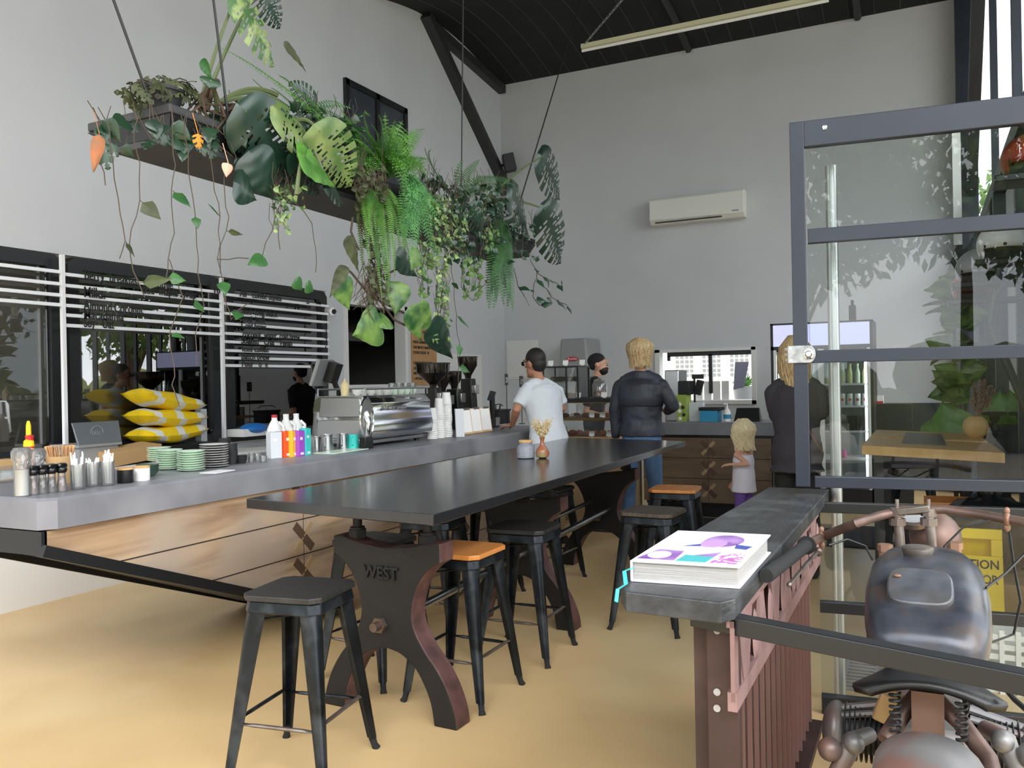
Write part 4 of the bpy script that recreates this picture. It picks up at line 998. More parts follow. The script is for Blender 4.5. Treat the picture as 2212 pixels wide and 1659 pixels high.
b = MB(); b.bb(-3.61, -3.24, 8.2, 8.5, 1.44, 1.448); b.bb(-3.61, -3.23, 8.188, 8.192, 1.275, 1.6); b.bb(-3.61, -2.81, 8.2, 8.204, .88, 1.22); b.bb(-3.236, -3.232, 8.2, 8.5, 1.275, 1.6)
obj('glass_panel', b, 'glass_small', t, w=True, smooth=False)
def pastry(name, label, x, y, z, r, m, n=1, flat=.6, group=None, cap=None):
    b = MB(); b.ell((0, 0, r*flat), (r, r*.95, r*flat), seg=12, ring=8)
    for i in range(5): b.ell((cos(i*1.3)*r*.55, sin(i*1.3)*r*.5, r*flat*1.2), (r*.45, r*.4, r*flat*.55), seg=8, ring=6)
    o = tag(obj(name, b, m), label, 'pastry', group); o.location = (x, y, z); return o
for i in range(7): pastry('muffin', 'dark seeded muffin on the glass shelf of the pastry cabinet', -3.57+i*.05, 8.33+.03*(i % 2), 1.449, .036, 'muffin', flat=.8, group='muffins on the top glass shelf')
for i in range(4): pastry('bread_bun', 'glazed brown bun behind the price card in the pastry cabinet', -3.52+i*.08, 8.3, 1.276, .05, 'bread', group='buns on the black tray')
for i in range(6): pastry('cookie', 'flat golden pastry on the upper wooden tray of the cabinet', -3.46+i*.12, 8.36+.02*(i % 3), 1.071, .06, 'bread', flat=.4, group='pastries on the upper wooden tray')
for i in range(8): pastry('carrot_cake', 'orange brown cake slice on the lower wooden tray of the cabinet', -3.46+i*.085, 8.36+.02*(i % 2), .876, .045, 'carrot', flat=.7, group='cakes on the lower wooden tray')
for i, (px, py, z) in enumerate(((1190, 781, 1.615), (1222, 781, 1.615), (1258, 779, 1.615), (1249, 855, 1.276), (1305, 852, 1.276), (1279, 903, 1.071), (1302, 901, 1.071), (1279, 937, .876), (1316, 934, .876))):
    q = P(px, py+4, Y=8.21); b = MB(); b.box((q.x, 8.205, z+.035), (.058, .004, .05), (-12, 0, 0)); b.bb(q.x-.012, q.x+.012, 8.2, 8.225, z+.0005, z+.012)
    tag(obj('price_card', b, 'white'), 'small white price card standing on the pastry cabinet, ' + ('on its very top' if i < 3 else 'on the black tray' if i < 5 else 'on the upper wooden tray' if i < 7 else 'on the lower wooden tray'), 'card', 'price cards on the pastry cabinet')
t = thing('cookie_jar', 'big glass cookie jar beside the cabinet top', 'jar', (-3.07, 8.40, 1.276))
b = MB(); b.lathe([(.06, 0), (.075, .01), (.078, .14), (.06, .165), (.062, .18), (.02, .2), (.02, .22), (0, .222)], seg=24); obj('glass_body', b, 'glass_frost', t)
for i in range(3):
    b = MB(); b.lathe([(.055, 0), (.058, .008), (.04, .018), (0, .02)], (0, 0, .012+i*.024), 16); obj('cookie', b, 'bread', t)
# ---------------------------------------------------------------- things on the bar
def C(px, py, z=CT): return P(px, py, Z=z)
def one(name, label, cat, mb, m, loc, rz=0, group=None, **k):
    o = obj(name, mb, m, **k); c = o.location.copy(); o.location = V((c.x, c.y, c.z)) ; o.location += V(loc); o.rotation_euler.z = radians(rz); return tag(o, label, cat, group)
# sauce bottles, shakers, cups at the near end
for i, (px, py, h, lb) in enumerate(((48, 1072, .21, 'tall ribbed clear bottle standing leftmost at the near end of the bar'), (80, 1058, .19, 'clear flared bottle behind the grinders at the near end of the bar'))):
    c = C(px, py); t = thing('sauce_bottle', lb, 'bottle', c); b = MB(); b.lathe([(.03, 0), (.032, .01), (.03, h*.7), (.04, h*.78), (.042, h*.92), (.03, h), (.012, h)], seg=20); obj('bottle_body', b, 'glass_frost', t)
    b = MB(); b.lathe([(.026, .004), (.026, h*.55)], seg=16); obj('contents', b, 'white' if i == 0 else 'glass_frost', t)
c = C(64, 1050); t = thing('pump_bottle', 'clear bottle with bright yellow nozzle at the near end of the bar', 'bottle', c)
b = MB(); b.lathe([(.028, 0), (.03, .14), (.02, .17), (.02, .19)], seg=18); obj('bottle_body', b, 'glass_frost', t)
b = MB(); b.lathe([(.024, .19), (.022, .215), (.012, .225), (.011, .29), (.006, .31), (0, .312)], seg=14); b.tube([(0, 0, .215), (-.03, 0, .205)], .007, 6); obj('nozzle', b, 'yellow', t)
c = C(75, 1052); b = MB(); b.lathe([(.02, 0), (.02, .18), (.014, .21), (.02, .24), (0, .25)], (0, 0, 0), 14); one('red_bottle', 'small bottle with red cap right behind the yellow nozzle', 'bottle', b, 'red', c+V((-.06, .02, 0)))
for i, px in enumerate((72, 92, 112, 134)):
    c = C(px, 1069-i*2.3); t = thing('pepper_grinder', ('leftmost', 'second from left', 'third from left', 'rightmost')[i]+' of the four black topped grinders at the bar corner', 'grinder', c, 0, 'black topped salt and pepper grinders')
    b = MB(); b.lathe([(.022, 0), (.024, .01), (.018, .05), (.016, .085), (.018, .09)], seg=16); obj('glass_body', b, 'glass_frost', t)
    b = MB(); b.lathe([(.018, .005), (.014, .05), (.012, .07), (0, .07)], seg=12); obj('contents', b, 'pink_paint' if i in (0, 3) else 'coffee', t)
    b = MB(); b.lathe([(.017, .085), (.022, .092), (.024, .10), (.021, .108), (.026, .118), (.022, .126), (.008, .13), (0, .13)], seg=16); obj('cap', b, 'black_gloss', t)
for i, (px, py) in enumerate(((168, 1057), (200, 1051), (233, 1049))):
    c = C(px, py); t = thing('straw_glass', ('left glass tumbler stuffed with loose white straws', 'middle glass tumbler packed tight with white sachets', 'right glass tumbler with white straws and sachets leaning')[i], 'tumbler', c, 0, 'three glass tumblers of straws')
    b = MB(); b.lathe([(.026, 0), (.030, .006), (.033, .115), (.031, .115), (.028, .01), (0, .008)], seg=20); obj('glass_body', b, 'glass_frost', t)
    rr = random.Random(i); b = MB()
    for k in range(26):
        a = rr.uniform(0, 6.28); r = rr.uniform(0, .019); h = rr.uniform(.10, .125) if i == 1 else rr.uniform(.09, .16); q = V((cos(a)*r, sin(a)*r, .012)); e = q+V((cos(a)*.010, sin(a)*.010, h))
        if e.to_2d().length > .03 and e.z < .12: e.z = .12
        b.tube([q, e], .0032, 5)
    obj('straw', b, 'straw', t)['kind'] = 'stuff'
c = P(131, 1040, X=-3.80); c.z = CT; t = thing('stirrer_cup', 'wide brown card cup full of flat wooden stirrers', 'cup', c)
b = MB(); b.lathe([(.05, 0), (.064, .135), (.061, .135), (.048, .01), (0, .01)], seg=28); obj('card_cup', b, 'card_brown', t)
b = MB(); rr = random.Random(3)
for k in range(46):
    a = 2*pi*k/46; r = .05*(1 if k % 2 else .75); b.box((cos(a)*r, sin(a)*r, .11), (.010, .0025, .15), (rr.uniform(-5, 5), rr.uniform(5, 13), math.degrees(a)))
obj('stirrer', b, 'stirrer_wood', t)['kind'] = 'stuff'
b = MB(); b.hexa([(-.08, -.16, 0), (.06, -.16, 0), (.07, .14, 0), (-.08, .14, 0)], [(-.09, -.17, .075), (.07, -.17, .085), (.08, .15, .08), (-.09, .15, .07)]); one('napkin_tub', 'frosted napkin tub cut off by the left picture edge', 'tub', b, 'glass_frost', C(8, 1040)+V((-.0, .0, 0)))
b = MB(); b.box((0, 0, .03), (.12, .14, .06)); one('kraft_box', 'small kraft box at the left picture edge behind the napkin tub', 'box', b, 'card_brown', C(6, 1015)+V((-.0, 0, 0)), bevel=.004)
for i, (px, py, m, lb) in enumerate(((271, 1046, 'black', 'black round canister with thin wooden lid'), (307, 1041, 'white', 'white round canister with thin wooden lid'))):
    c = C(px, py-3); t = thing('canister', lb, 'canister', c); b = MB(); b.lathe([(.034, 0), (.037, .004), (.037, .062), (.034, .064)], seg=28); obj('canister_body', b, m, t)
    b = MB(); b.lathe([(.037, .064), (.038, .066), (.038, .071), (.036, .073)], seg=28); obj('lid', b, 'beige_wood', t)
for i in range(4):
    b = MB(); b.lathe([(.03, 0), (.05, .02), (.056, .03), (.053, .03), (.03, .008), (0, .006)], seg=24); c = C(334, 1030); one('bowl', 'dark green bowl stacked below the rear saucers', 'bowl', b, 'mint_dark', c+V((-.05, 0, .011*i)), group='dark green nested bowls')
def plate_stack(px, py, n, r, m, dz, label, group, cat='saucer', name='saucer', m2=None):
    c = C(px, py); b = MB(); b.lathe([(r*.55, 0), (r*.6, .002), (r*.97, .009), (r, .012), (r*.97, .0125), (r*.6, .005), (0, .005)], (0, 0, 0), 28)
    if m2: b.m = [1 if k >= 28*2 else 0 for k in range(len(b.f))]
    o = tag(obj(name, b, [m2, m] if m2 else m), label, cat, group); o.location = c
    for k in range(1, n):
        q = o.copy(); COL.objects.link(q); q.location = c+V((.002*sin(k*2.3), .002*cos(k*1.7), dz*k))
    return o
plate_stack(413, 1017, 9, .074, 'mint', .0125, 'pale mint saucer in the nearest, right hand mint stack', 'mint saucers, right stack')
plate_stack(366, 1014, 9, .072, 'mint', .0125, 'pale mint saucer in the middle mint stack', 'mint saucers, middle stack')
plate_stack(344, 996, 7, .072, 'mint', .0125, 'pale mint saucer in the rear left mint stack', 'mint saucers, rear stack')
plate_stack(463, 1009, 10, .080, 'plate_white', .0135, 'white plate with black underside stacked beside the mint saucers', 'black backed white plates', 'plate', 'plate', 'black')
b = MB(); b.box((0, 0, .0015), (.10, .17, .003)); one('place_card', 'white card lying flat on the bar before the plates', 'card', b, 'white', C(470, 1019), rz=8)
# black cups, lids
def cup_stack(px, py, n, r, h, dz, m, name, cat, label, group, taper=.78, lip=1):
    c = C(px, py); b = MB(); b.lathe([(r*taper, 0), (r, h-.004), (r*1.06, h-.002), (r*1.04, h), (r*.96, h), (r*taper*.95, .004), (0, .004)], (0, 0, 0), 20)
    o = tag(obj(name, b, m), label, cat, group); o.location = c+V((0, 0, 0))
    for k in range(1, n): q = o.copy(); COL.objects.link(q); q.location = c+V((.001*sin(k), .001*cos(k), dz*k))
cup_stack(500, 1003, 7, .036, .06, .0105, 'pot_dark', 'lid_cup', 'cup', 'black takeaway cup in the stack right of the plates', 'black cups beside the plates')
cup_stack(486, 992, 8, .036, .06, .0105, 'pot_dark', 'lid_cup', 'cup', 'black takeaway cup in the stack behind the plates', 'black cups behind the plates')
cup_stack(521, 1001, 3, .034, .03, .01, 'pot_dark', 'cup_lid', 'lid', 'low black lid in the short pile by the shot glasses', 'black lids')
for i in range(7):
    c = C(533+6*i, 999-(i % 3)*3); b = MB(); b.lathe([(.018, 0), (.024, .04), (.022, .04), (.016, .004), (0, .004)], (0, 0, 0), 14); one('shot_glass', 'small clear glass in the cluster left of the cartons', 'glass', b, 'glass_frost', c+V((-.03*(i % 2), 0, 0)), group='small clear glasses')
# milk jugs and cartons
def jug(px, py, cap, label):
    c = C(px, py); t = thing('milk_bottle', label, 'bottle', c, 30)
    b = MB(); b.loft([(0, 0, 0, .052, .052), (0, 0, .10, .055, .055), (0, 0, .15, .050, .052), (0, 0, .19, .034, .04), (0, 0, .215, .02, .02), (0, 0, .235, .019, .019)], 20, pw=.75); b.tube([(.03, 0, .20), (.062, 0, .17), (.06, 0, .12)], .011, 8); obj('bottle_body', b, 'white', t)
    b = MB(); b.lathe([(.021, .232), (.021, .252), (0, .254)], seg=16); obj('cap', b, cap, t)
jug(594, 972, 'red', 'white milk bottle with red cap behind the silver carton'); jug(619, 969, 'white', 'white milk bottle in the middle behind the orange carton'); jug(641, 967, 'white', 'white milk bottle on the right behind the purple carton')
for px0, px1, py, m, h, lb in ((586, 610, 991, 'light_card', .165, 'silver and white carton, widest and leftmost of the row'), (613, 627, 989, 'orange_red', .165, 'orange carton in the row of cartons'), (629, 641, 988, 'yellow_card', .165, 'yellow carton in the row of cartons'), (643, 656, 987, 'purple_card', .165, 'purple carton in the row of cartons'), (658, 669, 985, 'teal', .175, 'turquoise carton, rightmost of the row')):
    A, B = C(px0, py), C(px1, py-2); w = (B-A).length; ang = math.degrees(math.atan2(B.y-A.y, B.x-A.x)); t = thing('drink_carton', lb, 'carton', (A+B)/2+V((-.03, .01, 0)), ang)
    b = MB(); b.box((0, .0, h/2), (w, .062, h)); b.hexa([(-w/2, -.031, h), (w/2, -.031, h), (w/2, .031, h), (-w/2, .031, h)], [(-w/2, -.008, h+.004), (w/2, -.008, h+.004), (w/2, .008, h+.004), (-w/2, .008, h+.004)]); obj('carton_body', b, m, t, bevel=.002)
    b = MB(); b.box((-w*.1, -.0325, h*.7), (w*.35, .002, .018)); obj('label_patch', b, 'white', t)
    if m != 'light_card':
        b = MB(); b.box((0, -.0325, .018), (w*.5, .002, .014)); obj('label_patch', b, 'white', t)
    b = MB(); b.cyl((0, 0, h+.003), .010, .014, 12); obj('cap', b, 'white', t)
for i, (px, py, m, h, r, lb) in enumerate(((683, 974, 'steel', .10, .04, 'steel milk jug nearest the cartons'), (706, 974, 'steel', .115, .048, 'large steel milk jug with a rim, second from the cartons'), (741, 970, 'steel', .11, .045, 'steel milk jug left of the turquoise jug'), (764, 969, 'teal', .10, .042, 'turquoise enamel milk jug by the espresso machine'))):
    c = C(px, py); t = thing('milk_jug', lb, 'jug', c, -60, None if i == 3 else 'steel milk jugs'); b = MB(); b.lathe([(r, 0), (r*1.02, .006), (r*.86, h*.8), (r*.9, h), (r*.86, h), (r*.8, h*.75), (r*.9, .01), (0, .008)], seg=26); obj('jug_body', b, m, t)
    b = MB(); b.tube([(r*.85, 0, h*.85), (r*1.6, 0, h*.85), (r*1.65, 0, h*.35), (r*.95, 0, h*.25)], .005, 6); obj('handle', b, m, t)
b = MB(); b.box((0, 0, .003), (.17, .42, .005)); one('bar_cloth', 'pale green and white cloth under the milk jugs', 'cloth', b, 'mint', C(738, 975), rz=4)
# espresso machine
y0, y1 = P(786, 955, X=-3.66).y, P(920, 945, X=-3.66).y; xb = P(676, 900, Y=y0).x; hx = (xb-3.6)/2
mc = thing('espresso_machine', 'long chrome espresso machine with barrel shaped back panel', 'espresso machine', (hx, (y0+y1)/2, CT))
pr = [(-3.68, 1.045), (-3.60, 1.07), (-3.585, 1.14), (-3.60, 1.21), (-3.615, 1.26), (-3.61, 1.32), (-3.66, 1.375), (xb+.05, 1.375), (xb+.01, 1.33), (xb, 1.2), (xb-.02, 1.08), (xb+.05, 1.045)]
b = MB(); b.prism(pr, 'Y', y0, y1); obj('back_panel', b, 'chrome', mc, w=True, angle=60, bevel=.004)
b = MB()
for ya, yc in ((y0-.02, y0), (y1, y1+.02)):
    b.hexa([(xb+.04, ya, 1.06), (-3.66, ya, 1.06), (-3.66, yc, 1.06), (xb+.04, yc, 1.06)], [(xb+.06, ya, 1.20), (-3.64, ya, 1.20), (-3.64, yc, 1.20), (xb+.06, yc, 1.20)])
    b.hexa([(xb+.07, ya, 1.22), (-3.64, ya, 1.22), (-3.64, yc, 1.22), (xb+.07, yc, 1.22)], [(xb+.09, ya, 1.36), (-3.68, ya, 1.36), (-3.68, yc, 1.36), (xb+.09, yc, 1.36)])
b.bb(xb+.04, -3.66, y0+.03, y1-.03, 1.02, 1.05); obj('end_panel', b, 'steel', mc, w=True, bevel=.006)
for y in (y0+.08, y1-.08):
    for x in (-3.7, xb+.1): b = MB(); b.cyl((x, y, CT), .022, .04, 14); obj('foot', b, 'black', mc, w=True)
b = MB()
for x in (-3.64, xb+.05):
    b.tube([(x, y0, 1.425), (x, y1, 1.425)], .008, 8)
    for k in range(5): b.tube([(x, y0+(y1-y0)*k/4, 1.375), (x, y0+(y1-y0)*k/4, 1.425)], .006, 6)
obj('cup_rail', b, 'steel', mc, w=True)
q = P(792, 905, X=-3.57); b = MB(); b.lathe([(.088, -.008), (.093, 0), (.088, .008), (.082, 0), (.088, -.008)], (q.x, q.y, q.z), 40, (0, 90, 0), sx=1.72, sy=.9); obj('oval_ring', b, 'chrome', mc, w=True)
b = MB(); b.lathe([(0, -.001), (.086, -.001), (.086, .001), (0, .001)], (q.x, q.y, q.z), 40, (0, 90, 0), sx=1.72, sy=.9); obj('oval_pane', b, 'glass_frost', mc, w=True)
b = MB(); b.tube([(q.x-.02, q.y, q.z+.05), (q.x+.01, q.y, q.z-.02), (q.x, q.y, q.z-.12)], [.03, .035, .02], 12); obj('group_head', b, 'chrome', mc, w=True)
b = MB(); b.bb(q.x-.03, q.x+.02, q.y-.05, q.y+.05, CT, q.z-.13); obj('stand', b, 'black_gloss', mc, w=True, bevel=.004)
text('la marzocco', P(829, 886, X=-3.596), .06, 'steel', mc, fit=.30, shear=.35, ext=.003, name='logo')
zt = 1.376
for i in range(5):
    c = P(838+i*13, 828, X=-3.8); b = MB(); b.lathe([(.022, 0), (.034, .02), (.036, .045), (.032, .05), (.02, .05), (0, .05)], (0, 0, 0), 18); one('mint_cup', 'mint cup turned over on the espresso machine', 'cup', b, 'mint', (c.x, c.y, zt), group='mint cups on the machine')
for i in range(4):
    c = P(846+i*15, 822, X=-3.92); b = MB(); b.lathe([(.026, 0), (.028, .09), (.026, .09), (.024, .004), (0, .004)], (0, 0, 0), 16); one('glass_tumbler', 'clear tumbler at the back of the espresso machine top', 'glass', b, 'glass_frost', (c.x, c.y, zt), group='tumblers on the machine')
for i in range(5):
    c = P(772+i*14, 832, X=-3.78-.05*(i % 2)); b = MB(); b.lathe([(.018, 0), (.035, .02), (.04, .045), (.037, .045), (.017, .006), (0, .006)], (0, 0, 0), 18); b.tube([(.036, 0, .036), (.06, 0, .03), (.03, 0, .014)], .004, 5); one('white_cup', 'white cup on the left half of the espresso machine', 'cup', b, 'plate_white', (c.x, c.y, zt), rz=i*50, group='white cups on the machine')
c = P(745, 832, X=-3.9); b = MB(); b.lathe([(.03, 0), (.032, .08), (.02, .1), (.012, .105), (.006, .13), (0, .13)], (0, 0, 0), 18); one('squeeze_bottle', 'cream coloured squeeze bottle on the left end of the espresso machine', 'bottle', b, 'fruit_pale', (c.x, c.y, zt))
# till screen on an arm
q = P(696, 805, X=-4.3); t = thing('till_screen', 'black till tablet on an arm above the left end of the espresso machine', 'screen', (q.x, q.y, .0))
b = MB(); b.box((q.x, q.y, q.z), (.03, .30, .22), (0, 20, 15)); obj('tablet', b, 'grey_plastic', t, w=True, bevel=.006)
b = MB(); b.box((q.x+.03, q.y+.1, q.z+.0), (.07, .14, .16), (0, 20, 15)); b.tube([(q.x+.02, q.y+.1, q.z-.02), (q.x+.02, q.y+.2, q.z-.22), (q.x, q.y+.15, 1.0)], .022, 8); b.cyl((q.x, q.y+.15, 0), .05, 1.02, 12); obj('arm', b, 'black', t, w=True)
# grinders
def grinder(px, py, label, H, rh, hh, hm='hopper_glass', dx=0):
    c = C(px, py)+V((dx, 0, 0)); t = thing('coffee_grinder', label, 'grinder', c)
    b = MB(); b.hexa([(-.09, -.06, 0), (.06, -.06, 0), (.06, .06, 0), (-.09, .06, 0)], [(-.09, -.055, H), (.03, -.055, H), (.03, .055, H), (-.09, .055, H)]); obj('housing', b, 'black', t, bevel=.01)
    b = MB(); b.box((.05, 0, H*.78), (.05, .09, .09)); obj('chute', b, 'steel', t, bevel=.006)
    b = MB(); b.lathe([(.03, H+.001), (.035, H+.03), (rh, H+hh*.6), (rh*1.05, H+hh)], (-.03, 0, 0), 26); obj('hopper', b, hm, t)
    b = MB(); b.lathe([(.028, H+.005), (.033, H+.03), (rh*.92, H+hh*.58), (rh*.95, H+hh*.7), (0, H+hh*.72)], (-.03, 0, 0), 26); obj('beans', b, 'coffee', t)
    b = MB(); b.lathe([(rh*1.08, H+hh-.006), (rh*1.08, H+hh+.006), (0, H+hh+.008)], (-.03, 0, 0), 26); obj('lid', b, 'black', t)
grinder(968, 936, 'coffee grinder with the biggest wide bean hopper behind the paper cups', .42, .15, .22, dx=-.12)
grinder(1000, 928, 'low coffee grinder between the big hopper and the tall grinder', .40, .075, .17, dx=-.06)
grinder(975, 930, 'coffee grinder with narrow cylinder hopper just right of the paper cups', .38, .075, .16, dx=-.06)
grinder(1028, 924, 'tall black coffee grinder rightmost, behind the clipboards', .50, .095, .22, dx=-.05)
# paper cups
for px, py, n, lb, g in ((934, 948, 11, 'white paper cup in the shortest stack nearest the espresso machine', 'paper cups, short stack'), (950, 946, 16, 'white paper cup in the middle tall stack', 'paper cups, middle stack'), (966, 944, 19, 'white paper cup in the tallest stack next to the clipboards', 'paper cups, tallest stack')):
    c = C(px, py); b = MB(); b.lathe([(.044, 0), (.032, .10), (.03, .10), (.0, .10)], (0, 0, 0), 20); b.lathe([(.044, 0), (.0465, .003), (.044, .006)], (0, 0, 0), 20)
    o = tag(obj('paper_cup', b, 'sachet_white'), lb, 'cup', g); o.location = c
    for k in range(1, n): q = o.copy(); COL.objects.link(q); q.location = c+V((.003*sin(k*.7), .004*sin(k*.9), .0155*k))
# clipboards
for i, (px, py, lb) in enumerate(((1008, 939, 'left clipboard menu leaning on the grinders'), (1029, 936, 'middle clipboard menu leaning on the grinders'), (1050, 933, 'right clipboard menu leaning on the tall grinder'))):
    c = C(px, py); t = thing('clipboard', lb, 'clipboard', c, -52+90, 'three clipboard menus'); R = (-14, 0, 0)
    b = MB(); b.box((0, .028, .115), (.105, .006, .23), (-14, -4, 0)); obj('board', b, 'beige_wood', t)
    b = MB(); b.box((0, .0225, .12), (.092, .002, .205), (-14, -4, 0)); obj('paper', b, 'white', t)
    b = MB(); b.box((.012, .046, .225), (.05, .012, .018), (-14, -4, 0)); obj('clip', b, 'black', t)
    b = MB()
    for k in range(11): b.box((-.012+.0045*sin(k*5), .0045+.0038*k, .045+.0145*k), (.045+.012*sin(k*3), .0012, .002), (-14, -4, 0))
    obj('printed_line', b, 'grey_plastic', t)
b = MB()
for k in range(5): b.box((0, .01*k, .12), (.07, .0015, .24), (-10-k, 0, 0))
one('loose_menus', 'sheaf of loose white menu sheets leaning left of the clipboards', 'paper', b, 'light_card', C(990, 944), rz=38)
# small things at the far end of the bar
b = MB(); b.bb(-.09, .09, -.14, .14, 0, .09); one('black_caddy', 'black open caddy box beside the leaning man\'s hand', 'box', b, 'black', C(1078, 926)+V((-.22, .05, 0)), bevel=.004)
for i in range(5):
    b = MB(); b.lathe([(.035, 0), (.028, .08), (0, .08)], (0, 0, 0), 16); one('takeaway_cup', 'small white cup standing upside down in the caddy row', 'cup', b, 'white' if i != 1 else 'mint_dark', C(1078, 926)+V((-.26+.03*(i % 2), -.08+.06*i, .092)), group='cups on the black caddy')
for i, (px, py, s, lb) in enumerate(((1094, 822, '23', 'black table number 23 on a stalk at the end of the bar'), (1126, 826, '17', 'black table number 17 on a stalk nearer the leaning man'))):
    q = P(px, py, X=-3.95); t = thing('table_number', 'black table number %s on a stalk at the far end of the bar' % ('twenty three' if i == 0 else 'seventeen'), 'sign', (q.x, q.y, CT)); b = MB(); b.box((q.x, q.y, q.z+.01), (.006, .085 if i else .06, .12)); obj('plate', b, 'black', t, w=True)
    b = MB(); b.tube([(q.x, q.y, CT), (q.x, q.y, q.z-.05)], .004, 6); b.cyl((q.x, q.y, CT), .035, .006, 16); obj('stalk', b, 'black', t, w=True)
    text(s, (q.x+.004, q.y-.032, q.z-.02), .075, 'white', t, rot=(90, 0, 90), fit=.05, ext=.0006)
q = P(1062, 850, X=-3.95); b = MB(); b.box((0, 0, .32), (.05, .14, .10), (0, 20, 20)); b.box((0, .01, .18), (.035, .06, .26)); b.bb(-.05, .05, -.06, .06, 0, .02); one('card_terminal', 'black card terminal on a stand beyond the coffee grinders', 'terminal', b, 'black', (q.x, q.y, CT), bevel=.004)
t = thing('cutlery_cup', 'cup of knives and tongs beyond the card terminal', 'cup', P(1072, 905, X=-3.95)*1.0); t.location.z = CT
b = MB(); b.lathe([(.035, 0), (.04, .1), (.037, .1), (.03, .005), (0, .005)], seg=16); obj('cup_body', b, 'steel', t)
b = MB()
for k in range(7): b.tube([(0, 0, .02), (.02*cos(k), .03*sin(k*2.1), .12), (.05*cos(k), .07*sin(k*2.1), .23)], .005, 5)
obj('cutlery', b, 'black', t)['kind'] = 'stuff'
b = MB(); b.tube([(0, -.16, .19), (0, -.10, .215), (0, .1, .215), (0, .16, .19)], .006, 6); b.bb(-.1, .1, -.13, .13, .0, .14); b.bb(-.11, .11, -.14, .14, .14, .16); one('hot_press', 'black lidded press with a bar handle at the far end of the bar', 'appliance', b, 'black', C(1118, 918)+V((-.35, .2, 0)), bevel=.006)
# ---- on the back counter
def D(px, py, y=9.0): q = P(px, py, Y=y); return q
def bbox(name, label, cat, px0, px1, pyt, y, dy, m, parent=None, z0=CT, **k):
    A, B = D(px0, pyt, y), D(px1, pyt, y); b = MB(); b.bb(A.x, B.x, y, y+dy, z0, A.z); o = obj(name, b, m, **k); return tag(o, label, cat)
bbox('milk_chiller', 'silver grey drink machine standing left on the back counter', 'machine', 1435, 1466, 800, 9.0, .35, 'steel', bevel=.01)
bbox('coffee_brewer', 'black brewer block on top of the tall green carton', 'machine', 1463, 1488, 823, 9.0, .2, 'black', z0=D(1463, 853, 9.0).z, bevel=.006)
t = bbox('green_carton', 'tall green printed carton on the back counter', 'carton', 1461, 1482, 853, 8.98, .22, 'green_card')
for i, (px, py) in enumerate(((1468, 873), (1475, 880), (1468, 888), (1477, 896), (1469, 904))):
    q = D(px, py, 8.978); b = MB(); b.lathe([(0, 0), (.02, 0), (.018, .002), (0, .002)], q, 10, (90, 0, 0)); obj('printed_spot', b, 'coffee' if i % 2 else 'white', t, w=True)
bbox('leaflet_box', 'white and pale blue leaflet box behind the tissue box', 'box', 1488, 1517, 870, 9.08, .12, 'light_card')
t = bbox('tissue_box', 'bright blue box with a black top on the back counter', 'box', 1512, 1550, 886, 8.95, .2, 'blue_card')
b = MB(); A, B = D(1509, 880, 8.95), D(1556, 887, 8.95); b.bb(A.x, B.x, 8.94, 9.17, B.z, A.z); obj('cover', b, 'black', t, w=True, bevel=.006)
q = D(1571, 910, 9.0); t = thing('hand_sanitiser', 'white pump bottle with blue label on the back counter', 'bottle', (q.x, 9.0, CT)); b = MB(); b.lathe([(.035, 0), (.038, .1), (.02, .13), (.012, .135), (.012, .16)], seg=20); b.tube([(0, 0, .16), (0, 0, .185), (-.035, 0, .185)], .008, 6); obj('bottle_body', b, 'white', t)
b = MB(); b.lathe([(.0385, .03), (.0385, .075)], seg=20); obj('label_patch', b, 'blue_card', t)
q = D(1612, 908, 9.0); t = thing('counter_tablet', 'black tablet on a slanted stand on the back counter', 'tablet', (q.x, 9.05, CT)); b = MB(); b.hexa([(-.13, -.05, 0), (.14, -.05, 0), (.14, .1, 0), (-.13, .1, 0)], [(-.11, .03, .14), (.12, .03, .14), (.12, .06, .14), (-.11, .06, .14)]); obj('stand', b, 'black', t, bevel=.004)
b = MB(); b.box((0, .0, .075), (.23, .004, .13), (-29, 0, 0)); obj('screen', b, 'screen', t)
q = D(1500, 830, 9.25); b = MB(); b.tube([(0, 0, 0), (0, 0, .5)], .012, 8); b.box((.04, 0, .48), (.12, .05, .05)); b.box((.05, 0, .36), (.07, .06, .16), (0, 15, 0)); b.cyl((0, 0, 0), .05, .02, 16); one('tap_stand', 'black tap column on the back counter before the servery window', 'tap', b, 'black', (q.x, 9.25, CT))
for i in range(4):
    q = P(1510+i*19, 862, Y=11.9); b = MB(); b.bb(-.05, .05, -.02, .02, 0, .26); one('paper_sleeve', 'pale paper standing on the servery window sill', 'paper', b, 'tissue', (q.x, YB+.08, 1.16), group='papers on the window sill')
q = P(1608, 862, Y=YB+.6); t = thing('potted_plant', 'grey pot with small plant just outside the servery window', 'plant', (q.x, YB+.6, 1.0)); b = MB(); b.lathe([(.12, 0), (.16, .34), (.15, .34)], seg=20); b.bb(-.3, .3, -.2, .2, -1.13, 0); obj('pot', b, 'grey_plastic', t)
b = MB(); rr = random.Random(1)
for i in range(24):
    d = V((rr.uniform(-1, 1), rr.uniform(-1, 1), rr.uniform(.2, 1))).normalized(); leaf(b, V((0, 0, .34)), V((0, 0, .34))+d*.2, (0, -1, .4), .05, nu=8, nv=3)
obj('foliage', b, 'leaf_bright', t)
b = MB(); A = P(1592, 790, Y=YB-.04); b.hexa([(A.x-.05, YB-.06, A.z-.33), (A.x+.09, YB-.05, A.z-.3), (A.x+.09, YB-.04, A.z-.3), (A.x-.05, YB-.05, A.z-.33)], [(A.x-.02, YB-.06, A.z+.05), (A.x+.16, YB-.05, A.z+.05), (A.x+.16, YB-.04, A.z+.05), (A.x-.02, YB-.05, A.z+.05)])
tag(obj('tea_towel', b, mat('towel', '8a8aa0', .9)), 'grey blue towel hanging in the right of the servery window', 'towel')
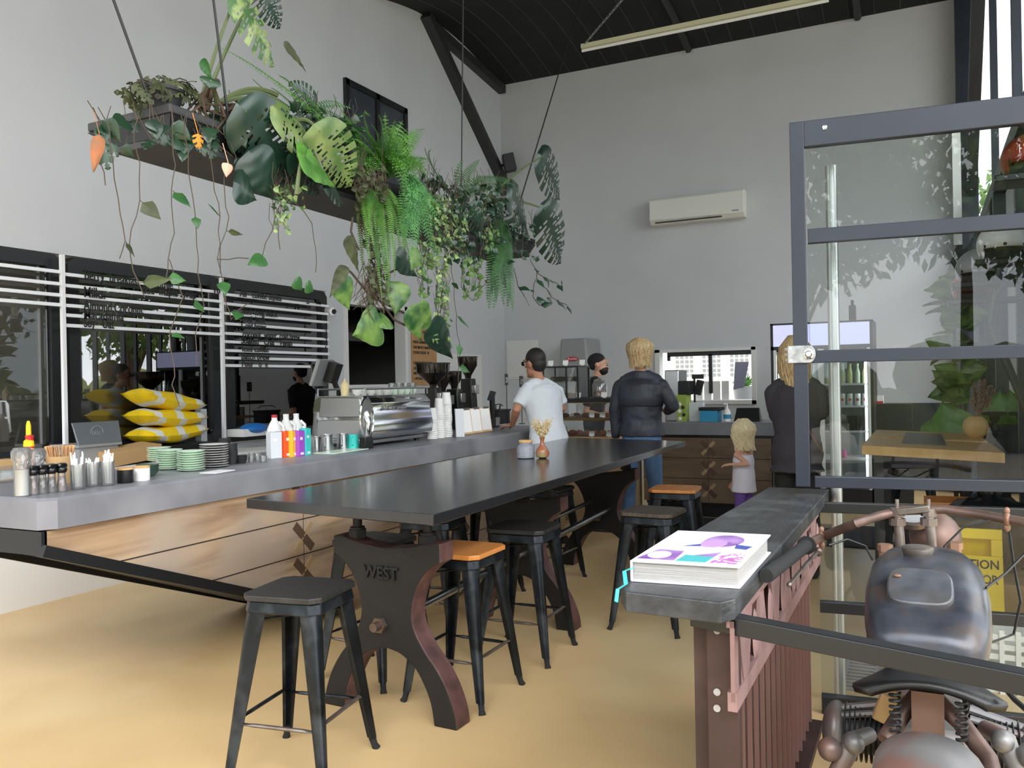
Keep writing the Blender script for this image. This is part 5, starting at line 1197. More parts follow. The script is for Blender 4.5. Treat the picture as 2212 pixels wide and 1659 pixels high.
# ice dispenser on the back wall
A, B = P(1204, 732, Y=11.3), P(1272, 800, Y=11.3); t = thing('water_heater', 'grey rounded wall unit with red badge above the barista', 'wall unit', ((A.x+B.x)/2, 11.5, B.z))
b = MB(); b.hexa([(A.x, 11.3, B.z-.1), (B.x, 11.3, B.z-.1), (B.x, YB-.005, B.z-.1), (A.x, YB-.005, B.z-.1)], [(A.x+.03, 11.34, A.z), (B.x-.06, 11.34, A.z), (B.x-.02, YB-.005, A.z), (A.x, YB-.005, A.z)]); obj('housing', b, 'grey_plastic', t, w=True, bevel=.03, seg=4)
q = P(1236, 775, Y=11.29); b = MB(); b.lathe([(0, 0), (.06, 0), (.06, .012), (0, .014)], (q.x, 11.3, q.z), 24, (90, 0, 0), sx=1.5, sy=.5); obj('badge', b, 'red', t, w=True); text('franke', (q.x-.07, 11.284, q.z-.014), .045, 'white', t, rot=(90, 0, 0), fit=.14, name='logo', shear=.2)
b = MB(); b.bb(-5.84, -5.31, YB-.02, YB, 1.50, 2.10); b.bb(-5.80, -5.34, YB-.03, YB-.02, 1.53, 2.07); tag(obj('wall_panel', b, 'wall_trim', bevel=.003), 'white access panel door on the back wall at the room corner', 'panel')
# air conditioner
A, B = P(1402, 430, Y=YB-.22), P(1606, 406, Y=YB-.22); z0 = P(1606, 466, Y=YB-.22).z; t = thing('air_conditioner', 'white wall mounted air conditioner high on the back wall', 'air conditioner', ((A.x+B.x)/2, YB-.1, z0))
b = MB(); b.prism([(YB-.001, z0), (YB-.16, z0), (YB-.22, z0+.06), (YB-.22, A.z-.03), (YB-.19, A.z), (YB-.001, A.z)], 'X', A.x, B.x); obj('casing', b, 'offwhite_plastic', t, w=True, bevel=.008)
b = MB(); b.beam((A.x+.08, YB-.20, z0+.025), (B.x-.30, YB-.20, z0+.025), .035, .012); obj('louvre', b, 'black', t, w=True)
b = MB(); b.bb(B.x-.16, B.x-.07, YB-.222, YB-.219, z0+.075, z0+.095); obj('display', b, 'grey_plastic', t, w=True)
# speaker on the brace
q = P(1100, 352, Y=11.55); t = thing('loudspeaker', 'small black loudspeaker at the foot of the steel brace', 'speaker', q); b = MB(); b.box((0, 0, 0), (.17, .17, .26), (0, -12, 30)); obj('cabinet', b, 'steel_dark', t, bevel=.01); b = MB(); b.tube([(-.2, .1, 0), (0, 0, 0)], .02, 8); obj('bracket', b, 'black', t)
# batten light on chains
t = thing('batten_light', 'long bare fluorescent batten light hanging on a chain under the dark ceiling', 'light', P(1400, 75, Z=5.5)); A, B = P(1257, 102, Z=5.5), P(1790, -8, Z=5.5)
b = MB(); b.beam(A, B, .08, .05); obj('housing', b, 'cream_metal', t, w=True)
b = MB(); b.tube([A-V((0, 0, .045)), B-V((0, 0, .045))], .018, 8); obj('tube', b, 'white', t, w=True)
b = MB(); top_ = V((A.x+1.7, A.y-1.2, 6.1)); n = 60
for i in range(n):
    c = A.lerp(top_, (i+.5)/n); d = (top_-A).normalized(); s, u = frame(d); w_ = (s if i % 2 else u)*.012; L_ = (top_-A).length/n*.75; b.tube([c-d*L_, c-d*L_*.6+w_, c+d*L_*.6+w_, c+d*L_, c+d*L_*.6-w_, c-d*L_*.6-w_, c-d*L_], .003, 4)
obj('chain', b, 'steel', t, w=True)
# ---------------------------------------------------------------- people
def hand(b, w, d, n, s=1, curl=.5, side=1):
    """palm, four unequal bent fingers and a thumb leaving the side of the palm"""
    w, d, n = V(w), V(d).normalized(), V(n); n = (n-d*n.dot(d)).normalized(); x = d.cross(n)*side
    b.tube([w-d*.015*s, w+d*.03*s, w+d*.075*s, w+d*.09*s], [(.024*s, .017*s), (.036*s, .015*s), (.041*s, .014*s), (.036*s, .011*s)], 12, up=n)
    for i, (o, L) in enumerate(((-.029, .066), (-.010, .076), (.010, .072), (.028, .056))):
        p = w+d*.082*s+x*o*s; L *= s; dd = (d+x*o*2.2).normalized(); a = dd*cos(curl*.4)+n*sin(curl*.4); c = dd*cos(curl*1.2)+n*sin(curl*1.2); e = dd*cos(curl*1.9)+n*sin(curl*1.9)
        q = p+a*L*.45; r = q+c*L*.32; t = r+e*L*.26; b.tube([p-a*.01, p, q, r, t], [.0095*s, .0092*s, .0085*s, .0078*s, .006*s], 8)
    p = w+d*.02*s-x*.028*s; q = p+(d*.6-x*.7+n*.3).normalized()*.038*s; r = q+(d*.9-x*.25+n*.4).normalized()*.03*s
    b.tube([p, q, r, r+(d+n*.3).normalized()*.014*s], [.014*s, .0115*s, .0095*s, .007*s], 8)

def person(label, loc, rz, H, skin, arms, top, bottom, hair, lean=0, hs=1, head=(0, 0), shoes='black', glasses=0, wid=1, legs=None, beard=None, face=1):
    t = thing('person', label, 'person', loc, rz); s = H/1.8; M = wmat(t).inverted(); child = hs > 1.1
    L_ = radians(lean); piv = V((0, 0, .95*s))
    def up(p):
        p = V(p)-piv; return piv+V((p.x, p.y*cos(L_)+p.z*sin(L_), p.z*cos(L_)-p.y*sin(L_)))
    U = lambda x, y, z: up((x*s*wid, y*s, z*s))
    rings = [(.86, .15, .115), (.93, .168, .125), (1.0, .160, .118), (1.09, .140, .10), (1.20, .150, .108), (1.32, .172, .12), (1.40, .178, .115), (1.455, .135, .085), (1.49, .07, .062)]
    if child: rings = [(.86, .15, .13), (.95, .165, .14), (1.08, .16, .135), (1.2, .155, .125), (1.32, .16, .12), (1.40, .155, .105), (1.44, .11, .08), (1.47, .06, .06)]
    b = MB(); b.loft([(0, 0, z*s, rx*s*wid, ry*s) for z, rx, ry in rings], 24, fn=up)
    hs = max(hs, 1.1) if not child else hs; hc = U(0, .015, 1.50+.165*hs); hq = Matrix.Rotation(radians(head[0]), 3, 'Z') @ Matrix.Rotation(radians(-head[1]), 3, 'X')
    hp = lambda x, y, z: hc + hq @ V((x*s*hs, y*s*hs, z*s*hs))
    b.tube([U(-.15, 0, 1.425), U(-.06, 0, 1.47), U(.06, 0, 1.47), U(.15, 0, 1.425)], [.05*s, .055*s, .055*s, .05*s], 12)
    b.tube([U(0, -.01, 1.44), U(0, 0, 1.52), hp(0, -.005, -.08)], [.062*s, .052*s, .052*s], 14)
    Q = hq
    for c, r in (((0, 0, .025), (.074, .094, .098)), ((0, .03, -.055), (.056, .064, .062)), ((0, .085, -.092), (.024, .018, .018)), ((0, .088, .035), (.045, .016, .018))): b.ell(hp(*c), tuple(q*s*hs for q in r), Q, 18, 12)
    b.tube([hp(0, .09, .03), hp(0, .110, -.005), hp(0, .112, -.018)], [.008*s*hs, .013*s*hs, .015*s*hs], 8)
    b.ell(hp(0, .093, -.048), (.024*s*hs, .010*s*hs, .009*s*hs), Q, 10, 6)
    for e in (-1, 1): b.ell(hp(e*.074, -.002, -.002), (.010*s*hs, .018*s*hs, .030*s*hs), Q, 10, 8)
    sh = {-1: U(-.175, -.005, 1.405), 1: U(.175, -.005, 1.405)}; J = {}
    for sd in (-1, 1):
        e, w, hd, hn = arms[sd]; e, w = M @ V(e), M @ V(w); hd = (M.to_3x3() @ V(hd)); hn = M.to_3x3() @ V(hn); J[sd] = (e, w)
        a = sh[sd]; k = s*(.8 if child else 1)
        b.tube([a, a.lerp(e, .3), a.lerp(e, .8), e, e.lerp(w, .25), e.lerp(w, .7), w], [.052*k, .048*k, .040*k, .039*k, .040*k, .031*k, .025*k], 12); b.ell(a, .055*k)
        hand(b, w, hd, hn, s*(.95 if not child else 1.0), side=-sd)
    lg = legs or {-1: ((-.10, .01, .50), (-.105, -.02, .09)), 1: ((.10, .01, .50), (.105, -.02, .09))}
    for sd in (-1, 1):
        k, a = lg[sd]; h = V((sd*.085*s*wid, 0, .90*s)); k, a = V(k)*s, V(a)*s; lg[sd] = (h, k, a)
        b.tube([h, h.lerp(k, .3), k, k.lerp(a, .3), a.lerp(k, .15), a], [.088*s, .078*s, .052*s, .056*s, .036*s, .034*s], 14)
        b.tube([a+V((0, -.03*s, -.045*s)), a+V((0, .06*s, -.05*s)), a+V((0, .16*s, -.065*s))], [(.034*s, .03*s), (.04*s, .025*s), (.03*s, .016*s)], 10)
    obj('body', b, skin, t, remesh=.0065 if not child else .005, sm=3)
    for sd in (-1, 1):
        b = MB(); b.ell(hp(sd*.031, .088, .018), (.0125*s*hs, .008*s*hs, .008*s*hs), Q, 10, 6); e_ = obj('eye', b, 'white_gloss', t); b = MB(); b.ell(hp(sd*.031, .0945, .018), .005*s*hs, Q, 8, 6); obj('pupil', b, 'black', e_)
        b = MB(); b.tube([hp(sd*.012, .099, .040), hp(sd*.032, .098, .046), hp(sd*.052, .082, .040)], .004*s*hs, 5); obj('eyebrow', b, hair[1], t)
    # garments
    hem, m, slv, inf, flare, vox = top[:6]
    k0 = [r for r in rings if r[0] > hem+.03]; r0 = [(hem, (.168+flare)*1.0, .125+flare*.8)]
    if hem < .8: r0 += [(.9, .17+flare*.6, .125+flare*.5)]; k0 = [r for r in rings if r[0] > .95]
    rr_ = r0+[(z, rx+inf*(1 if z < 1.4 else .6), ry+inf) for z, rx, ry in k0 if z < (1.47 if slv != 'none' else 1.41)]
    b = MB(); b.loft([(0, 0, z*s, rx*s*wid, ry*s) for z, rx, ry in rr_], 28, fn=up)
    if slv != 'none':
        b.tube([U(0, -.005, 1.43), U(0, -.005, 1.535 if slv == 'long' else 1.49)], [(.11*s), (.074*s)], 16)
        b.tube([U(-.16, 0, 1.43), U(-.06, 0, 1.475), U(.06, 0, 1.475), U(.16, 0, 1.43)], [.062*s, .068*s, .068*s, .062*s], 12)
        for sd in (-1, 1):
            a = sh[sd]; e, w = J[sd]; b.ell(a+V((0, 0, -.005)), .068*s)
            if slv == 'long':
                b.tube([a, a.lerp(e, .35), a.lerp(e, .85), e, e.lerp(w, .2), e.lerp(w, .55), e.lerp(w, .85), e.lerp(w, .97)], [q*s for q in (.068, .066, .060, .058, .057, .050, .044, .034)], 14)
            else: b.tube([a, a.lerp(e, .4), a.lerp(e, .78)], [.068*s, .066*s, .064*s], 14)
    else:
        for sd in (-1, 1): b.tube([U(sd*.09, .09, 1.33), U(sd*.095, .02, 1.43), U(sd*.09, -.09, 1.33)], [(.03*s, .016*s)]*3, 10)
    if hem > .8: pass
    tp = obj(top[6] if len(top) > 6 else 'shirt', b, m, t, remesh=vox, sm=5, disp=(.018*s, .09*s))
    bm, blen, binf = bottom[:3]
    b = MB(); b.loft([(0, 0, z*s, (rx+binf)*s*wid, (ry+binf)*s) for z, rx, ry in ((.83, .13, .11), (.90, .166, .124), (.97, .164, .122), (1.06, .150, .112))[:3 if child else 4]], 24)
    for sd in (-1, 1):
        h, k, a = lg[sd]; r = binf+.0
        if blen < .3: b.tube([h, h.lerp(k, .3), k, k.lerp(a, .3), k.lerp(a, .93)], [(.088+r)*s, (.082+r)*s, (.06+r)*s, (.062+r)*s, (.048+r)*s], 16)
        else: b.tube([h, h.lerp(k, .3), h.lerp(k, .95)], [(.092+r)*s, (.088+r)*s, (.074+r)*s], 16)
    pt = obj(bottom[3] if len(bottom) > 3 else 'trousers', b, bm, t, remesh=.010*(1 if not child else .6), sm=4, disp=(.012*s, .06*s))
    if shoes:
        for sd in (-1, 1):
            h, k, a = lg[sd]; b = MB(); z = -a.z; b.tube([V((a.x, a.y-.06*s, .04*s)), V((a.x, a.y+.02*s, .045*s)), V((a.x, a.y+.12*s, .035*s)), V((a.x, a.y+.2*s, .028*s))], [(.036*s, .036*s), (.044*s, .045*s), (.05*s, .035*s), (.036*s, .024*s)], 14); b.cyl((a.x, a.y, .03*s), .048*s, .09*s, 14); obj('shoe', b, shoes, t, angle=70)
    # hair
    kind, hm = hair; r = random.Random(int(H*100)); b = MB()
    if kind == 'short':
        b.ell(hp(0, -.014, .042), (.079*s*hs, .096*s*hs, .094*s*hs), Q, 20, 12); b.ell(hp(0, -.045, -.005), (.070*s*hs, .060*s*hs, .075*s*hs), Q, 16, 10)
    elif kind == 'cap':
        b.ell(hp(0, -.010, .052), (.083*s*hs, .103*s*hs, .085*s*hs), Q, 20, 12); b.ell(hp(0, -.05, .01), (.075*s*hs, .06*s*hs, .06*s*hs), Q, 16, 10)
    else:
        zl, wave, n, front = kind; b.ell(hp(0, -.010, .040), (.083*s*hs, .100*s*hs, .098*s*hs), Q, 20, 12)
        for i in range(n):
            a = r.uniform(-pi*front, pi*front)-pi/2; q0 = r.uniform(.15, .95); zz = .135*(1-q0)**.5
            rx = .074+.012*q0; x0, y0_ = cos(a)*rx, sin(a)*rx*1.18-.012; ln = zl*r.uniform(.86, 1.04); pts = []
            ph = r.uniform(0, 6.28)
            for u in (0, .2, .4, .6, .8, 1):
                fl = 1+.18*sin(pi*min(1, u*1.3)); wv = wave*sin(ph+u*9)*u
                if u == 0: pts.append(hp(x0*.45, y0_*.45-.005, .137))
                else: pts.append(hp(x0*fl*1.03+wv*cos(ph), y0_*fl*1.03+wv*sin(ph), .115*(1-u)-ln*u+.03*sin(pi*u)))
            b.tube(pts, [q*s*hs for q in (.012, .017, .016, .014, .010, .003)], 6)
    hr = obj('cap' if kind == 'cap' else 'hair', b, 'black_cloth' if kind == 'cap' else hm, t, angle=80)
    if beard:
        b = MB(); b.ell(hp(0, .036, -.075), (.058*s*hs, .066*s*hs, .055*s*hs), Q, 16, 10); b.ell(hp(0, .098, -.036), (.026*s*hs, .008*s*hs, .007*s*hs), Q, 10, 6); obj('beard', b, beard, t)
    if glasses:
        b = MB()
        for sd in (-1, 1): b.lathe([(.020, -.003), (.022, 0), (.020, .003), (0, .003)], hp(sd*.033, .112, .018), 14, Q @ rotm((90, 0, 0))); b.tube([hp(sd*.05, .105, .022), hp(sd*.078, .0, .022)], .003, 5)
        obj('glasses', b, 'black', t)
    return t, U, hp

def W(px, py, y): return P(px, py, Y=y)
# man in the navy jacket seen from behind
y = 7.55; c = W(1387, 1000, y)
t, U, hp = person('man with blond hair, navy windbreaker and blue jeans, seen from behind', (c.x, y, 0), 4, 1.80, 'skin_light',
    {-1: (W(1328, 882, y), W(1331, 948, y+.04), (0, .2, -1), (1, .3, 0)), 1: (W(1455, 876, y-.02), W(1440, 888, y+.26), (-.4, .9, .1), (-.3, 0, -1))},
    (.935, 'jacket', 'long', .032, .03, .010, 'jacket'), ('jeans', .1, .006, 'jeans'), ((.105, .004, 150, .62), 'hair_blond'), wid=1.08, legs={-1: ((-.13, .02, .50), (-.15, 0, .09)), 1: ((.12, .0, .50), (.14, -.04, .09))})
b = MB(); b.loft([(0, -.002, z, rx, ry) for z, rx, ry in ((1.215, .202, .150), (1.222, .208, .156), (1.30, .210, .156), (1.40, .190, .146))], 28); n = len(b.f)
o = obj('yoke_flap', b, 'jacket', t, angle=80)
b = MB()
for sx in (-1, 1): b.box((sx*.085, -.128, .915), (.11, .004, .012), (0, sx*8, 0)); b.box((sx*.085, -.127, .87), (.115, .003, .09))
obj('back_pocket', b, 'jeans', t)
# leaning man in the pale T-shirt
y = 6.95; c = W(1192, 1000, y); hnd = P(1078, 928, Z=1.035)
hnd = V((max(hnd.x, -3.5), 0, 1.04)); hnd = P(1084, 925, X=-3.48)
hw = V((-3.46, hnd.y, 1.045))
t, U, hp = person('dark haired man in pale grey T-shirt and khaki trousers leaning on the bar', (c.x-.02, y, 0), 62, 1.76, 'skin_tan',
    {-1: (W(1116, 884, 6.75), hw+V((.09, -.01, .02)), (-1, .1, -.12), (0, 0, -1)), 1: (W(1215, 880, 7.2), W(1185, 925, 7.35), (-1, .2, -.1), (0, 0, -1))},
    (.86, 'tshirt', 'short', .026, .055, .010, 'shirt'), ('khaki', .1, -.006), ('short', 'hair_dark'), lean=14, glasses=1, head=(8, 8), wid=1.05)
# barista
q = W(1281, 800, 9.75)
t, U, hp = person('bearded barista in a black cap turned sideways behind the pastry cabinet', (q.x, 9.75, 0), -78, 1.77, 'skin_light',
    {-1: (q+V((.05, .2, -.5)), q+V((.22, .15, -.6)), (1, 0, 0), (0, 0, -1)), 1: (q+V((-.02, -.22, -.5)), q+V((.2, -.2, -.55)), (1, 0, 0), (0, 0, -1))},
    (.9, 'black_cloth', 'short', .018, .01, .011, 'shirt'), ('black_cloth', .1, .006), ('cap', 'hair_dark'), beard='hair_dark', lean=4, head=(0, -14))
# woman on the right
y = 6.45; c = W(1722, 1000, y)
t, U, hp = person('woman with long blond hair, dark top and black leggings, partly behind the sash', (c.x, y, 0), 6, 1.72, 'skin_light',
    {-1: (W(1677, 897, y+.0), W(1692, 902, y+.26), (.3, 1, .1), (0, 0, -1)), 1: (W(1775, 890, y), W(1768, 898, y+.25), (-.3, 1, .1), (0, 0, -1))},
    (.80, 'charcoal_cloth', 'long', .034, .05, .010, 'top'), ('black_cloth', .1, .0, 'leggings'), ((.30, .022, 170, .68), 'hair_blond'), wid=.95)
b = MB(); b.tube([U(-.12, -.09, 1.43), U(.0, -.135, 1.28), U(.12, -.145, 1.08), U(.2, -.1, .95)], [(.014, .004)]*4, 8); b.ell(U(.06, -.15, 1.18), (.02, .008, .014)); obj('bag_strap', b, 'leather_brown', t, angle=70)
# child
y = 7.35; c = W(1606, 1000, y)
t, U, hp = person('small child with wavy blond hair, white vest and purple shorts', (c.x, y, 0), 62, 1.03, 'skin_light',
    {-1: (W(1617, 1003, y-.12), W(1578, 1003, y-.14), (-1, 0, -.15), (0, .3, -1)), 1: (W(1595, 1020, y+.1), W(1586, 1040, y+.12), (-.6, 0, -1), (0, 1, 0))},
    (.845, 'white_cloth', 'none', .026, .065, .007, 'vest'), ('purple_cloth', .5, -.004, 'shorts'), ((.19, .035, 230, .70), 'hair_pale'), hs=1.42, wid=.92, shoes='white')
# ---------------------------------------------------------------- shelf, radiator panel and enclosure on the right
SZ = .94
t = thing('console_shelf', 'worn black timber shelf with clipped corners on a pink lattice girder', 'shelf', (-.55, 2.9, 0))
pts = [P(1341, 1262, Z=SZ), P(1352, 1278, Z=SZ), P(1556, 1301, Z=SZ), P(1588, 1293, Z=SZ), P(1792, 1057, Z=SZ), P(1662, 1052, Z=SZ), P(1352, 1232, Z=SZ)]
b = MB(); b.hexa([V((p.x, p.y, SZ-.05)) for p in pts], pts); obj('shelf_board', b, 'shelf_wood', t, w=True, smooth=False, bevel=.004)
gx = -.405; y0, y1 = 1.98, 3.72; zb, zt = .70, SZ-.052
b = MB(); b.bb(gx-.018, gx+.004, y0, y1, zb-.022, zb+.022); b.bb(gx-.018, gx, y0, y1, zt-.016, zt); b.hexa([(gx-.01, y0, zb), (gx, y0, zb), (gx, y0+.10, zb), (gx-.01, y0+.10, zb)], [(gx-.01, y0, zt), (gx, y0, zt), (gx, y0+.02, zt), (gx-.01, y0+.02, zt)])
obj('girder_chord', b, 'pink_paint', t, w=True, smooth=False)
for i in range(7):
    y = y0+.13+i*.235; b = MB(); w0, w1 = (.085, .02) if i % 2 else (.03, .09)
    b.prism([(y-w0, zb+.01), (y+w0, zb+.01), (y+w1, zt-.01), (y-w1, zt-.01)], 'X', gx-.008, gx+.002)
    b.lathe([(.02, 0), (.028, .006), (.02, .012)], (gx-.004, y+.115, (zb+zt)/2), 20, (0, 90, 0), sx=2.3, sy=1.1)
    obj('girder_web', b, 'pink_paint', t, w=True, smooth=False)
t = thing('radiator_panel', 'tall rust brown ribbed metal radiator standing under the black shelf', 'radiator', (-.48, 2.9, 0))
b = MB(); b.bb(-.52, -.452, 2.06, 3.66, .03, .875); obj('body', b, 'purple_brown', t, w=True, smooth=False)
for i in range(17):
    y = 2.06+i*.1; b = MB(); b.bb(-.452, -.440, y, y+.006, .03, .875); obj('rib', b, 'fin_edge', t, w=True, smooth=False)
b = MB(); q = [P(1530, 1400, Y=2.04).x, P(1598, 1400, Y=2.04).x]; b.bb(q[0], q[1], 2.02, 2.055, .0, .88); obj('end_plate', b, 'purple_brown', t, w=True, smooth=False, bevel=.003)
b = MB()
for py in (1362, 1495, 1530): c = P(1549, py, Y=2.018); b.lathe([(.0, 0), (.0085, 0), (.0085, .003), (0, .003)], (c.x, 2.019, c.z), 16, (90, 0, 0))
o = obj('bolt_hole', b, ['pages'], t, w=True)
b = MB(); b.bb(-.54, -.40, 2.0, 3.70, 0, .028); obj('foot_plate', b, 'purple_brown', t, w=True, smooth=False)
# big book
p0, p1, p2, p3 = P(1366, 1256, Z=SZ), P(1597, 1272, Z=SZ), P(1663, 1196, Z=SZ), P(1453, 1176, Z=SZ)
bh = .05; up_ = V((0, 0, 1))
p3 = p0+(p2-p1)
t = thing('art_book', 'thick white hardback book with purple and turquoise cover on the black shelf', 'book', (p0+p2)/2)
ex, ey = (p1-p0), (p3-p0)
def bq(b, u0, u1, v0, v1, z0, z1): b.hexa([p0+ex*u+ey*v+up_*z0 for u, v in ((u0, v0), (u1, v0), (u1, v1), (u0, v1))], [p0+ex*u+ey*v+up_*z1 for u, v in ((u0, v0), (u1, v0), (u1, v1), (u0, v1))])
b = MB(); bq(b, -.01, 1.01, -.01, 1.01, .0005, .005); bq(b, -.01, 1.01, -.01, 1.01, bh, bh+.005); bq(b, -.015, .005, -.01, 1.01, .002, bh+.004); obj('cover', b, 'book_white', t, w=True, bevel=.0015)
b = MB(); bq(b, .01, .98, .01, .98, .005, bh); obj('pages', b, 'pages', t, w=True, smooth=False)
def art(poly, m, nm='cover_print', z=.0056): b = MB(); b.hexa([p0+ex*u+ey*v+up_*(bh+.0045) for u, v in poly], [p0+ex*u+ey*v+up_*(bh+z) for u, v in poly]); obj(nm, b, m, t, w=True, smooth=False)
el = lambda cu, cv, ru, rv, a0=0, a1=360, n=20: [(cu+ru*cos(radians(a0+(a1-a0)*i/n)), cv+rv*sin(radians(a0+(a1-a0)*i/n))) for i in range(n)]
art(el(.62, .70, .20, .20), 'book_purple'); art(el(.55, .60, .13, .13), 'book_lilac', z=.0062); art([(.28, .48), (.45, .58), (.45, .50)], 'book_blue'); art([(.78, .60), (.95, .56), (.92, .46), (.80, .48)], 'book_blue')
art([(.02, .05), (.38, .05), (.36, .32), (.10, .34)], 'book_purple'); art(el(.18, .18, .11, .10), 'book_white', z=.0062); art([(.40, .04), (.68, .04), (.70, .20), (.42, .22)], 'book_teal'); art([(.50, .22), (.70, .20), (.72, .34)], 'book_purple'); art([(.72, .04), (.98, .04), (.97, .33), (.75, .33)], 'book_magenta')
b = MB(); b.tube([p0+ex*.01+up_*.035, p0-ex*.05-ey*.05+up_*.03, P(1352, 1262, Z=SZ+.004), P(1341, 1272, Z=SZ+.001)+V((-.006, -.006, 0)), P(1331, 1300, Z=SZ-.03)], [(.006, .0015)]*5, 6); obj('ribbon', b, 'book_teal', t, w=True)
# near guard rail
t = thing('guard_rail', 'black steel box rail running from the shelf across in front of the motorcycle', 'rail', (.1, 1.9, 0))
A, B = P(1500, 1330, Z=.875), P(2212, 1473, Z=.87); B = A+(B-A)*1.5; b = MB(); b.beam(A, B, .045, .042); obj('rail', b, 'frame_black', t, w=True, smooth=False, bevel=.003)
b = MB(); b.beam(V((B.x-.02, B.y, .854)), V((B.x-.02, B.y, 0)), .045, .045, V((0, 1, 0))); obj('post', b, 'frame_black', t, w=True, smooth=False)
# glass sash above and glazed barrier below, between shelf end and right wall
A = P(1705, 265, Y=3.86); B = P(2212, 205, Z=A.z); D_ = (B-A); D_.z = 0; D_.normalize(); A.z = 0; N_ = V((-D_.y, D_.x, 0))
def S(px, py):
    d = Fw*FPX + Rt*(px-1106) - Up*(py-829.5); k = (A-CAM).dot(N_)/d.dot(N_); return CAM+d*k
def su(px, py=800): return (S(px, py)-A).dot(D_)
sash = thing('window_sash', 'large navy framed glass sash hanging open on the right, with lock plate', 'window', (A+D_*.5)+V((0, 0, S(1800, 1052).z)))
def bar(u0, u1, z0, z1, th, nm, par, m='frame_navy', v=0, bev=.003):
    b = MB(); q = [(u0, -th/2), (u1, -th/2), (u1, th/2), (u0, th/2)]; b.hexa([A+D_*u+N_*(w_+v)+V((0, 0, z0)) for u, w_ in q], [A+D_*u+N_*(w_+v)+V((0, 0, z1)) for u, w_ in q]); return obj(nm, b, m, par, w=True, smooth=False, bevel=bev)
UE = 1.36; z = lambda py, px=1800: S(px, py).z
zt_ = z(257); st = bar(0, su(1746), z(1052), zt_, .045, 'stile', sash); bar(su(1746), UE, z(313), zt_, .045, 'top_rail', sash); bar(UE-.09, UE+.0, z(1030), z(313), .045, 'stile', sash)
bar(su(1750), UE-.09, z(523), z(492), .04, 'glazing_bar', sash); bar(su(1752), UE-.09, z(783), z(756), .04, 'glazing_bar', sash); bar(su(1756), UE-.09, z(1053), z(1029), .045, 'bottom_rail', sash)
for a, c in ((492, 313), (756, 523), (1029, 783)): bar(su(1748), UE-.09, z(a), z(c), .006, 'glass_pane', sash, 'pane', bev=0)
b = MB(); q0, q1 = S(1704, 748), S(1750, 784); zc = (q0.z+q1.z)/2
def onf(u, zz, v): return A+D_*u+N_*(-.0225+v)+V((0, 0, zz))
u0, u1 = su(1703), su(1748); lk = []
poly = [(u0, q1.z), (u1, q1.z)]+[(u1+.028*sin(radians(a)), zc-(q0.z-q1.z)/2*cos(radians(a))) for a in range(15, 180, 15)]+[(u1, q0.z), (u0, q0.z)]
b.hexa([onf(u, zz, -.012) for u, zz in poly], [onf(u, zz, -.0005) for u, zz in poly]); lk = obj('lock_plate', b, 'zinc', sash, w=True, smooth=False, bevel=.002)
b = MB(); c = onf(u1, zc, -.013); Mq = Matrix((D_, V((0, 0, 1)), -N_)).transposed(); b.lathe([(.022, 0), (.022, .006), (.016, .008), (.012, .02), (.010, .024), (0, .024)], c, 20, Mq); b.cyl(onf(u0+.012, q1.z+.012, -.012), .006, .004, 10, Mq); b.cyl(onf(u0+.012, q0.z-.012, -.012), .006, .004, 10, Mq); obj('lock_cylinder', b, 'chrome', lk, w=True)
b = MB()
for k in range(3): zz = q1.z+.014+k*(q0.z-q1.z-.028)/2; b.hexa([onf(u, w_, -.012) for u, w_ in ((u0-.012, zz-.006), (u0, zz-.006), (u0, zz+.006), (u0-.012, zz+.006))], [onf(u, w_, -.001) for u, w_ in ((u0-.012, zz-.006), (u0, zz-.006), (u0, zz+.006), (u0-.012, zz+.006))])
obj('keeper', b, 'old_metal', lk, w=True, smooth=False)
b = MB(); c = onf(su(1791), z(277), -.0005); b.lathe([(.0, .006), (.010, .004), (.011, 0), (0, 0)], c, 14, Mq); obj('bolt', b, 'chrome', sash, w=True)
bar_ = thing('glass_barrier', 'low black railed glass barrier behind the motorcycle, below the open sash', 'barrier', A+D_*.5)
bar(.09, UE, z(1107), z(1085), .04, 'rail', bar_, 'frame_black'); bar(.09, UE, z(1323), z(1299), .04, 'rail', bar_, 'frame_black'); bar(.09, UE, 0.0, z(1512)+.02, .05, 'rail', bar_, 'frame_black')
bar(.09, UE, z(1299), z(1107), .006, 'glass_pane', bar_, 'pane', bev=0); bar(.09, UE, .07, z(1323), .006, 'glass_pane', bar_, 'pane', bev=0)
c = S(1843, 1541); b = MB(); b.cyl(A+D_*su(1843)+N_*-.026+V((0, 0, .035)), .009, .004, 12, Mq); obj('bolt', b, 'steel', bar_, w=True)
# steel post behind the glass
b = MB(); b.cyl((-.364, 4.07, 0), .025, 2.40, 20); tag(obj('support_pole', b, 'pole_steel'), 'bright round steel pole standing behind the glass sash', 'pole')
# white board standing in for a bright gap of sky, with bracket below
A2, B2 = P(2056, 272, Y=8.0), P(2079, 528, Y=8.0); b = MB(); b.bb(A2.x, B2.x, 8.0, 8.06, B2.z, A2.z+.1); t = tag(obj('bright_gap_strip', b, 'white', smooth=False), 'white vertical strip standing in for a bright gap left of the folding doors', 'panel')
b = MB(); b.hexa([(A2.x-.05, 7.98, B2.z-.2), (B2.x, 7.98, B2.z-.2), (B2.x, 8.1, B2.z-.2), (A2.x-.05, 8.1, B2.z-.2)], [(A2.x+.02, 7.98, B2.z-.005), (B2.x, 7.98, B2.z-.005), (B2.x, 8.1, B2.z-.005), (A2.x+.02, 8.1, B2.z-.005)]); obj('bracket', b, 'black', t, w=True)
